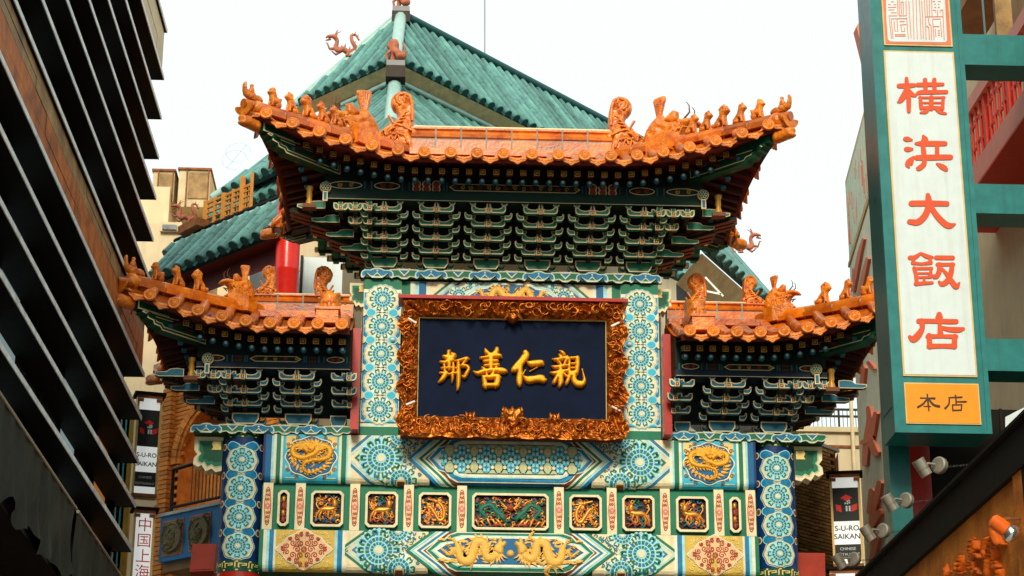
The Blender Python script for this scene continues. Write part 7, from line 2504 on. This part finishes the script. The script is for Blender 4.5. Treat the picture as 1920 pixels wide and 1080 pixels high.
tiled(rE, G0 - dE * 0.6, dE, upE, [(0, 0), (4.2, 0), (4.2, 3.4), (0, 3.4)], sp=0.34, r=0.10)
q = MB()
w0_ = G0 + inE * 0.5 - Vector((0, 0, 0.2))
q.add([G0 - dE - Vector((0, 0, .2)), G0 + dE * 6 - Vector((0, 0, .2)), w0_ + dE * 6 + Vector((0, 0, -0.5)), w0_ - dE + Vector((0, 0, -0.5))], [(0, 1, 2, 3)], "fascia_tan")
q.add([w0_ - dE - Vector((0, 0, .5)), w0_ + dE * 6 - Vector((0, 0, .5)), w0_ + dE * 6 - Vector((0, 0, 3)), w0_ - dE - Vector((0, 0, 3))], [(0, 1, 2, 3)], "facade_dark")
tbuild(q, "gable_wall", rE)
q = MB()
for t0, t1 in (((1318, 545), (1352, 552)), ((1322, 520), (1356, 556))):
    q.beam(at(*t0, 4.0), at(*t1, 4.0), 0.03, 0.035, "white_paint")
tbuild(q, "white_pipe", rE)
small_dragon(1396, 468, 6.0, 0.45, rE, -1)
q = MB()
p = at(909, 0, 30)
q.tube([at(909, 100, 30), at(909, -40, 30)], 0.02, "wire", 5)
tbuild(q, "antenna")
# ladder hoops above the railing
q = MB()
for px, py in ((440, 300), (447, 286)):
    c = at(px, py, 8.0)
    q.tube([c + Vector((0.25 * math.cos(a), 0.2 * math.sin(a) * 0.5, 0.25 * math.sin(a))) for a in [2 * pi * i / 16 for i in range(14)]], 0.003, "wire", 4)
q.tube([at(425, 315, 8.0), at(462, 272, 8.0)], 0.003, "wire", 4)
tbuild(q, "ladder_hoop")

# ================================================================ cream buildings either side, far
cl = thing("cream_building", "plain cream building with rooftop machines behind the black fins", "building", (-9, 16, 0))
KO = Vector(cl.location)
def kbuild(q, name, par=None):
    q.v = [tuple(Vector(p) - KO) for p in q.v]
    return q.build(name, par or cl)
q = MB()
a, b_ = at(200, 352, 15), at(470, 372, 15)
q.box(a.x - 3, b_.x, 15, 20, 0, (a.z + b_.z) / 2, "stucco_cream")
rbx = at(318, 352, 14.2)
q.box(a.x - 3, at(316, 400, 14).x, 14, 15.2, 0, at(300, 350, 14).z, "stucco_cream")
a = at(380, 440, 11)
q.box(a.x - 8, at(385, 440, 11).x, 11, 14, 0, at(330, 420, 11).z, "stucco_cream")
kbuild(q, "wall")
q = MB()
wq = at(310, 422, 10.95)
q.box(wq.x - 0.1, wq.x + 0.35, 10.9, 10.99, wq.z - 0.15, wq.z + 0.05, "cream_tile")
q.box(wq.x - 0.05, wq.x + 0.25, 10.86, 10.905, wq.z - 0.13, wq.z - 0.02, "glass_dark")
kbuild(q, "window")
for px0, px1, py0, py1 in ((285, 328, 322, 362), (333, 395, 320, 372)):
    q = MB()
    p0, p1 = at(px0, py1, 14.3), at(px1, py0, 14.3)
    q.box(p0.x, p1.x, 14.3, 15.5, p0.z - 0.2, p1.z, "machine_cream")
    q.box(p0.x - 0.03, p1.x + 0.03, 14.25, 15.55, p1.z, p1.z + 0.05, "rust")
    f = FRY(14.3)
    for k in (0.28, 0.97):
        xx = p0.x + (p1.x - p0.x) * k
        q.box(xx - 0.03, xx, 14.26, 14.299, p0.z - 0.2, p1.z, "rust")
    q.box(p0.x + (p1.x - p0.x) * 0.31, p0.x + (p1.x - p0.x) * 0.93, 14.27, 14.298, p0.z, p1.z - 0.06, "tan_tile")
    kbuild(q, "rooftop_machine")
cr = thing("cream_balcony_building", "cream building with a roof railing behind the gate's right wing", "building", at(1590, 900, 9).to_tuple())
cr.location.z = 0
KO = Vector(cr.location)
q = MB()
a, b_ = at(1530, 800, 9), at(1680, 795, 9)
zt_ = at(1580, 806, 9).z
q.box(a.x - 1.0, b_.x + 3, 9, 14, 0, zt_, "stucco_cream")
q.box(a.x - 1.0, b_.x + 3, 8.92, 9.0, zt_ - 0.06, zt_ + 0.04, "cream_tile")
zl = at(1590, 838, 8.98).z
q.box(a.x - 1.0, b_.x + 3, 8.97, 9.0, zl - 0.02, zl + 0.03, "rust")
kbuild(q, "wall", cr)
q = MB()
x = at(1600, 850, 8.95).x
q.tube([(x, 8.93, zt_ - 4), (x, 8.93, zt_ + 0.6), (x + 0.2, 9.1, zt_ + 0.8)], 0.04, "cream_tile", 8)
kbuild(q, "drain_pipe", cr)
zr_ = at(1580, 768, 9.2).z
q = MB()
for dz in (0, -0.14):
    q.box(a.x - 1.0, b_.x + 3, 9.18, 9.22, zr_ + dz - 0.02, zr_ + dz + 0.02, "iron_brown")
kbuild(q, "railing", cr)
for i in range(26):
    q = MB()
    xx = a.x - 0.6 + 0.085 * i
    w_ = 0.02 if i % 9 == 4 else 0.007
    q.box(xx - w_, xx + w_, 9.19, 9.21, zt_ + 0.04, zr_ - 0.02, "iron_brown" if w_ > 0.01 else "wire")
    kbuild(q, "baluster", cr)

# ================================================================ brick buildings beside the gate
def bricks(par, KO, O, e, nrm, W_, z0, z1, m, arch=None, limit=290, bl=0.235, bh=0.075, th=0.05):
    """courses of separate bricks on a wall; the first `limit` as parts, the rest joined"""
    shared = MB()
    shared.box(0, bl - 0.012, 0, th, 0, bh - 0.014, m)
    sm = shared.mesh("brick")
    ang = math.atan2(e.y, e.x)
    rest = MB()
    cnt = 0
    nz = int((z1 - z0) / bh)
    R_ = random.Random(9)
    cells = []
    for j in range(nz - 1, -1, -1):
        off = (bl / 2) * (j % 2)
        for i in range(int(W_ / bl)):
            cells.append((off + i * bl, z0 + j * bh))
    for t, z in cells:
        if arch and arch(t + bl / 2, z + bh / 2):
            continue
        p = O + e * t + Vector((0, 0, z)) + nrm * R_.uniform(-0.004, 0.006)
        if cnt < limit:
            o = obj("brick", sm, par)
            o.matrix_basis = Matrix.Translation(p - KO) @ Matrix.Rotation(ang, 4, 'Z')
        else:
            a = [p + e * x - nrm * y + Vector((0, 0, zz)) for zz in (0, bh - 0.014) for x, y in ((0, 0), (bl - 0.012, 0), (bl - 0.012, th), (0, th))]
            rest.hexa([q_ - KO for q_ in a], m)
        cnt += 1
    if rest.v:
        rest.build("brick_courses", par, kind="stuff")
bw = thing("arched_brick_house", "orange brick house with an arch and a balcony left of the gate column", "building", (-7, 6, 0))
KO = Vector(bw.location)
eW = Vector((0.72, -0.69, 0)).normalized()           # to the right and nearer
nW = Vector((-eW.y * -1, 0, 0))
nW = Vector((-0.69, -0.72, 0)).normalized()          # towards the street
OW = at(312, 860, 6.0)
OW = Vector((OW.x, OW.y, 0))
zA_, zB_ = at(330, 1090, 6).z - 0.5, at(340, 712, 5.5).z
ac_t, ac_z, ac_r = 1.36, at(385, 850, 5).z, 1.02
def arch(t, z):
    if z > ac_z:
        return (t - ac_t) ** 2 + (z - ac_z) ** 2 < ac_r ** 2
    return abs(t - ac_t) < ac_r and z > ac_z - 3.4
bricks(bw, KO, OW, eW, nW, 3.2, zA_, zB_ + 0.4, "brick_orange", arch)
q = MB()
# backing with the arched recess set 0.35 deep
ins = OW - nW * 0.40
q.add([p - KO for p in (Vector((ins.x, ins.y, 0)), Vector((ins.x, ins.y, 0)) + eW * 3.4, Vector((ins.x, ins.y, zB_ + 0.3)) + eW * 3.4, Vector((ins.x, ins.y, zB_ + 0.3)))], [(0, 1, 2, 3)], "brick_orange")
bk = OW - nW * 0.055
prev = []
n = 14
pts = [(ac_t - ac_r, ac_z - 3.4)] + [(ac_t - ac_r * math.cos(pi * i / n), ac_z + ac_r * math.sin(pi * i / n)) for i in range(n + 1)] + [(ac_t + ac_r, ac_z - 3.4)]
fw_ = lambda t, z, d: bk + eW * t + nW * d + Vector((0, 0, z)) - KO
vv, ff = tri2d([rect(0, 3.4, 0.0, zB_ + 0.3)], [pts])
q.add([fw_(u, v, 0) for u, v in vv], ff.tolist(), "brick_mortar")
q.add([fw_(u, v, 0.05) for u, v in pts] + [fw_(u, v, -0.35) for u, v in pts], [(i, i + 1, len(pts) + i + 1, len(pts) + i) for i in range(len(pts) - 1)], "brick_orange")
# return wall on the street corner to the left
q.add([p - KO for p in (OW, Vector((OW.x, OW.y, zB_ + 0.3)), Vector((OW.x - 0.5, OW.y + 4, zB_ + 0.3)), Vector((OW.x - 0.5, OW.y + 4, 0)))], [(0, 1, 2, 3)], "brick_orange")
q.build("wall", bw)
# ring of bricks round the arch
for rr, dd, nm in ((ac_r + 0.10, 0.05, 26), (ac_r + 0.02, 0.02, 26)):
    for i in range(nm):
        a0, a1 = pi * i / nm, pi * (i + 0.92) / nm
        q = MB()
        P = [(ac_t - r_ * math.cos(a), ac_z + r_ * math.sin(a)) for r_, a in ((rr - 0.07, a0), (rr - 0.07, a1), (rr + 0.07, a1), (rr + 0.07, a0))]
        q.prism(P, fw_, 0.0, 0.06 + dd, "brick_orange")
        q.build("arch_brick", bw)
# corner quoin of toothed bricks
for j in range(int((zB_ - zA_) / 0.085)):
    q = MB()
    z = zA_ + j * 0.085
    d_ = 0.10 if (j // 1) % 2 else 0.03
    q.add([OW + eW * x + nW * y + Vector((0, 0, zz)) - KO for zz in (z, z + 0.07) for x, y in ((-0.05 - d_, 0.10), (0.16, 0.10), (0.16, -0.2), (-0.05 - d_, -0.2))], [(0, 1, 2, 3), (4, 5, 6, 7), (0, 1, 5, 4), (1, 2, 6, 5), (2, 3, 7, 6), (3, 0, 4, 7)], "brick_orange")
    q.build("corner_brick", bw)
# balcony: blue panels with round stone reliefs, railing above
bal = obj("balcony", None, bw)
B1 = at(405, 948, 2.2)
B0 = atZ(302, 970, B1.z)
eB = (B1 - B0).normalized()
LB = (B1 - B0).length
nB = Vector((eB.y, -eB.x, 0))
hB_ = B1.z - at(405, 1035, 2.2).z
fb = lambda u, v, d: B0 + eB * u + nB * d + Vector((0, 0, v)) - KO
q = MB()
q.prism(rect(0, LB + 0.4, -hB_, 0), fb, -0.9, 0.0, "balcony_blue")
q.prism(rect(-0.03, LB + 0.4, 0.0, 0.05), fb, -0.1, 0.04, "sign_white")
q.prism(rect(0.0, LB + 0.4, -hB_ - 0.15, -hB_ - 0.002), fb, -0.85, -0.10, "soffit_brown")
q.build("balcony_front", bal)
for k in (0.25, 0.74):
    q = MB()
    u = LB * k
    hw = LB * 0.185
    q.prism(rect(u - hw, u + hw, -hB_ * 0.90, -hB_ * 0.12), fb, 0.001, 0.012, "pink")
    q.prism(rect(u - hw + 0.02, u + hw - 0.02, -hB_ * 0.87, -hB_ * 0.15), fb, 0.0125, 0.016, "stone_relief")
    R_ = random.Random(3)
    for i in range(40):
        x, y = R_.uniform(-hw + 0.05, hw - 0.05), R_.uniform(-hB_ * 0.33, hB_ * 0.33)
        a0 = R_.uniform(0, 6.28)
        q.tube([fb(u + x + 0.05 * math.cos(a0 + j), -hB_ * 0.51 + y + 0.05 * math.sin(a0 + j), 0.025) for j in range(4)], 0.010, "stone_relief", 4)
    rr = hB_ * 0.30
    q.prism(ngon(u, -hB_ * 0.51, rr, 24), fb, 0.016, 0.05, "stone_relief")
    q.tube([fb(u + rr * math.cos(a), -hB_ * 0.51 + rr * math.sin(a), 0.05) for a in [2 * pi * i / 24 for i in range(25)]], 0.018, "stone_relief", 5)
    for i in range(14):
        a0, r_ = R_.uniform(0, 6.28), rr * R_.uniform(0.1, 0.65)
        x, y = u + r_ * math.cos(a0), -hB_ * 0.51 + r_ * math.sin(a0)
        q.tube([fb(x + 0.06 * math.cos(a0 + j * .9), y + 0.06 * math.sin(a0 + j * .9), 0.06) for j in range(5)], 0.016, "stone_relief", 5)
    q.build("relief_panel", bal)
q = MB()
zr = 0.80
q.tube([fb(0.12, 0, -0.1), fb(0.12, zr, -0.1), fb(LB + 0.3, zr + 0.06, -0.1)], 0.035, "iron_brown", 6)
q.tube([fb(0.12, 0.16, -0.1), fb(LB + 0.3, 0.16, -0.1)], 0.025, "iron_brown", 6)
q.build("railing", bal)
for i in range(9):
    q = MB()
    u = LB * (0.45 + 0.065 * i)
    q.tube([fb(u, 0.16, -0.1), fb(u, zr, -0.1)], 0.012, "soffit_brown", 6)
    q.build("baluster", bal)
rbx = thing("red_box", "red panel box beside the left painted column", "box", at(380, 1048, 0.9))
O_ = Vector(rbx.location)
q = MB()
a, b_ = at(358, 1072, 0.9) - O_, at(406, 1020, 0.9) - O_
q.prism([(a.x - 0.02, a.z), (b_.x - 0.03, a.z + 0.02), (b_.x, b_.z), (a.x, b_.z)], FRY(0), -0.35, 0.0, "box_red")
q.prism(inset([(a.x - 0.02, a.z), (b_.x - 0.03, a.z + 0.02), (b_.x, b_.z), (a.x, b_.z)], 0.025), FRY(0), 0.001, 0.012, "box_red")
q.build("box_panel", rbx)
rbx = thing("red_box", "red panel box beside the right painted column", "box", at(1522, 1060, 0.9))
O_ = Vector(rbx.location)
q = MB()
a, b_ = at(1497, 1100, 0.9) - O_, at(1547, 1037, 0.9) - O_
P = [(a.x, a.z), (b_.x + 0.0, a.z), (b_.x - 0.01, (a.z + b_.z) / 2), (b_.x, b_.z), (a.x, b_.z)]
q.prism(P, FRY(0), -0.35, 0.0, "box_red")
q.prism(inset(P, 0.025), FRY(0), 0.001, 0.012, "box_red")
q.build("box_panel", rbx)
# brown brick wall right of the gate
bw2 = thing("brown_brick_house", "weathered brown brick wall right of the right painted column", "building", (5.5, 4, 0))
KO = Vector(bw2.location)
pr, plf = at(1571, 848, 3.5), at(1480, 815, 2.6)
e2 = Vector((pr.x - plf.x, pr.y - plf.y, 0))
W2 = e2.length
e2.normalize()
n2 = Vector((e2.y, -e2.x, 0))
O2 = Vector((plf.x, plf.y, 0)) - e2 * 0.6
W2 += 0.6
zt2 = pr.z
q = MB()
bk2 = O2 - n2 * 0.055
q.add([p - KO for p in (bk2, bk2 + e2 * W2, bk2 + e2 * W2 + Vector((0, 0, zt2)), bk2 + Vector((0, 0, zt2)))], [(0, 1, 2, 3)], "brick_mortar")
q.add([p - KO for p in (O2 + e2 * W2, O2 + e2 * W2 + Vector((0, 0, zt2)), O2 + e2 * W2 + Vector((0.4, 4, zt2)), O2 + e2 * W2 + Vector((0.4, 4, 0)))], [(0, 1, 2, 3)], "brick_brown")
q.hexa([p - KO for p in (O2 + Vector((0, 0, zt2 + .08)), O2 + e2 * (W2 + 0.05) + Vector((0, 0, zt2 + .01)), O2 + e2 * (W2 + 0.05) - n2 * 0.5 + Vector((0, 0, zt2 + .01)), O2 - n2 * 0.5 + Vector((0, 0, zt2 + .08)), O2 + Vector((0, 0, zt2 + 0.13)), O2 + e2 * (W2 + 0.05) + Vector((0, 0, zt2 + 0.06)), O2 + e2 * (W2 + 0.05) - n2 * 0.5 + Vector((0, 0, zt2 + 0.06)), O2 - n2 * 0.5 + Vector((0, 0, zt2 + 0.13)))], "wire")
q.build("wall", bw2)
bricks(bw2, KO, O2, e2, n2, W2, 6.6, zt2 + 0.04, "brick_brown", None, limit=290, bl=0.215, bh=0.060)

# ================================================================ restaurant signs
def suro(name, label, corners, Y, side, lower, ang):
    """light box sign; corners: pixel x range and y range of the face"""
    x0, y0, x1, y1 = corners
    p0, p1 = at(x0, y1, Y), at(x1, y0, Y)
    W_, H_ = p1.x - p0.x, p1.z - p0.z
    t = thing(name, label, "sign", (p0.x, Y, p0.z), "restaurant light box signs")
    e = Vector((math.cos(ang), math.sin(ang), 0))
    W_ /= math.cos(ang)
    n_ = Vector((e.y, -e.x, 0))
    f = lambda u, v, d: e * u + n_ * d + Vector((0, 0, v))
    q = MB()
    q.prism(rect(0, W_, 0, H_), f, -0.28, -0.001, "sign_gold" if side == 'gold' else "sign_cyan")
    q.build("sign_case", t)
    q = MB()
    b_ = 0.035
    for u0, u1, v0, v1 in ((0, W_, H_ - b_, H_ + 0.02), (0, W_, -0.02, b_), (0, b_, b_, H_ - b_), (W_ - b_, W_, b_, H_ - b_)):
        q.prism(rect(u0, u1, v0, v1), f, -0.02, 0.02, "rust" if v0 > H_ * 0.5 or v1 < H_ * .3 else "sign_gold")
    for u in (0.05, W_ - 0.05):
        q.prism(rect(u - 0.045, u + 0.045, H_ - 0.10, H_ - 0.05), f, 0.02, 0.05, "rust")
    q.prism(rect(-0.05, W_ + 0.05, H_ + 0.02, H_ + 0.06), f, -0.3, 0.06, "fin_dark")
    q.build("frame", t)
    q = MB()
    q.prism(rect(b_, W_ - b_, b_, H_ - b_), f, 0.0, 0.004, "lightbox_white")
    q.build("panel", t)
    if not lower:
        q = MB()
        v1_, v0_ = H_ * 0.86, H_ * 0.49
        q.flat(rect(b_, W_ - b_, H_ * 0.09, H_ * 0.235), f, 0.006, "sign_black")
        q.build("black_field", t)
        q = MB()
        q.flat(rect(b_, W_ - b_, v0_, v1_), f, 0.006, "sign_black")
        cx, cz_ = W_ * 0.52, (v0_ + v1_) / 2
        s_ = W_ * 0.36
        cube = [[(0, 0.95), (0.55, 0.62), (0, 0.32), (-0.55, 0.62)], [(-1.0, 0.02), (-0.5, -0.1), (-0.45, -0.75), (-0.95, -0.55)], [(0.45, -0.12), (1.0, 0.05), (0.95, -0.5), (0.42, -0.75)]]
        q.build("black_field", t)
        for P in cube:
            q = MB()
            q.flat([(cx + a * s_, cz_ + c_ * s_) for a, c_ in P], f, 0.009, "logo_red")
            q.build("logo_face", t)
        q = MB()
        for a, c_ in ((0.1, 0.28), (0.28, 0.34), (0.1, 0.08), (0.28, 0.14), (-0.1, 0.1)):
            q.flat(rect(cx + a * s_ - 0.012, cx + a * s_ + 0.012, cz_ + c_ * s_ - 0.012, cz_ + c_ * s_ + 0.012), f, 0.009, "sign_white")
        for a in (0.0, 0.28):
            q.flat(rect(cx + a * s_ - 0.014, cx + a * s_ + 0.014, cz_ - 0.65 * s_, cz_ - 0.15 * s_), f, 0.009, "sign_white")
        q.build("logo_pips", t, kind="stuff")
        q = MB()
        text(q, f, "S-U-RO", W_ * 0.5, H_ * 0.385, W_ * 0.25, "sign_black", 0.006, bold=0.002)
        q.build("lettering", t)
        q = MB()
        text(q, f, "SAIKAN", W_ * 0.5, H_ * 0.295, W_ * 0.25, "sign_black", 0.0064, bold=0.002)
        q.build("lettering", t)
        q = MB()
        text(q, f, "CHINESE", W_ * 0.5, H_ * 0.172, W_ * 0.135, "sign_white", 0.009)
        q.build("lettering", t)
        q = MB()
        text(q, f, "RESTAURANT", W_ * 0.5, H_ * 0.112, W_ * 0.125, "sign_white", 0.0094)
        q.build("lettering", t)
    else:
        q = MB()
        for i, ch in enumerate(lower):
            q = MB()
            text(q, f, ch, W_ * 0.54, H_ - 0.30 - i * 0.245, 0.235, "logo_red", 0.006 + 0.0003 * i)
            q.build("character", t)
    return t
suro("restaurant_sign", "white light box sign with red dice logo, lower half English lettering, left of the gate", (246, 742, 304, 928), 1.6, 'gold', None, rad(14))
suro("restaurant_sign", "white light box sign with red vertical characters at lower left", (233, 958, 291, 1240), 1.6, 'gold', "中国上海料理", rad(12))
suro("restaurant_sign", "white light box sign with red dice logo and cyan side, right of the gate", (1563, 893, 1609, 1062), 1.2, 'cyan', None, rad(-12))
suro("restaurant_sign", "lowest light box sign at the bottom edge, right of the gate", (1566, 1072, 1612, 1300), 1.2, 'cyan', "中国上海料理", rad(-12))
# narrow coloured sign edges seen between the fins
t = thing("narrow_sign", "narrow yellow and cyan sign edge behind the tips of the black fins", "sign", at(228, 900, 3.0))
O_ = Vector(t.location)
for (px0, px1), m in (((205, 214), "gate_red"), ((214, 222), "pale_blue"), ((222, 232), "sign_cyan"), ((232, 241), "yellow_gold")):
    q = MB()
    a, b_ = at(px0, 1100, 3.0) - O_, at(px1, 760, 3.0) - O_
    q.box(a.x, b_.x - 0.004, 0, 0.2, a.z, b_.z, m)
    q.build("sign_strip", t)
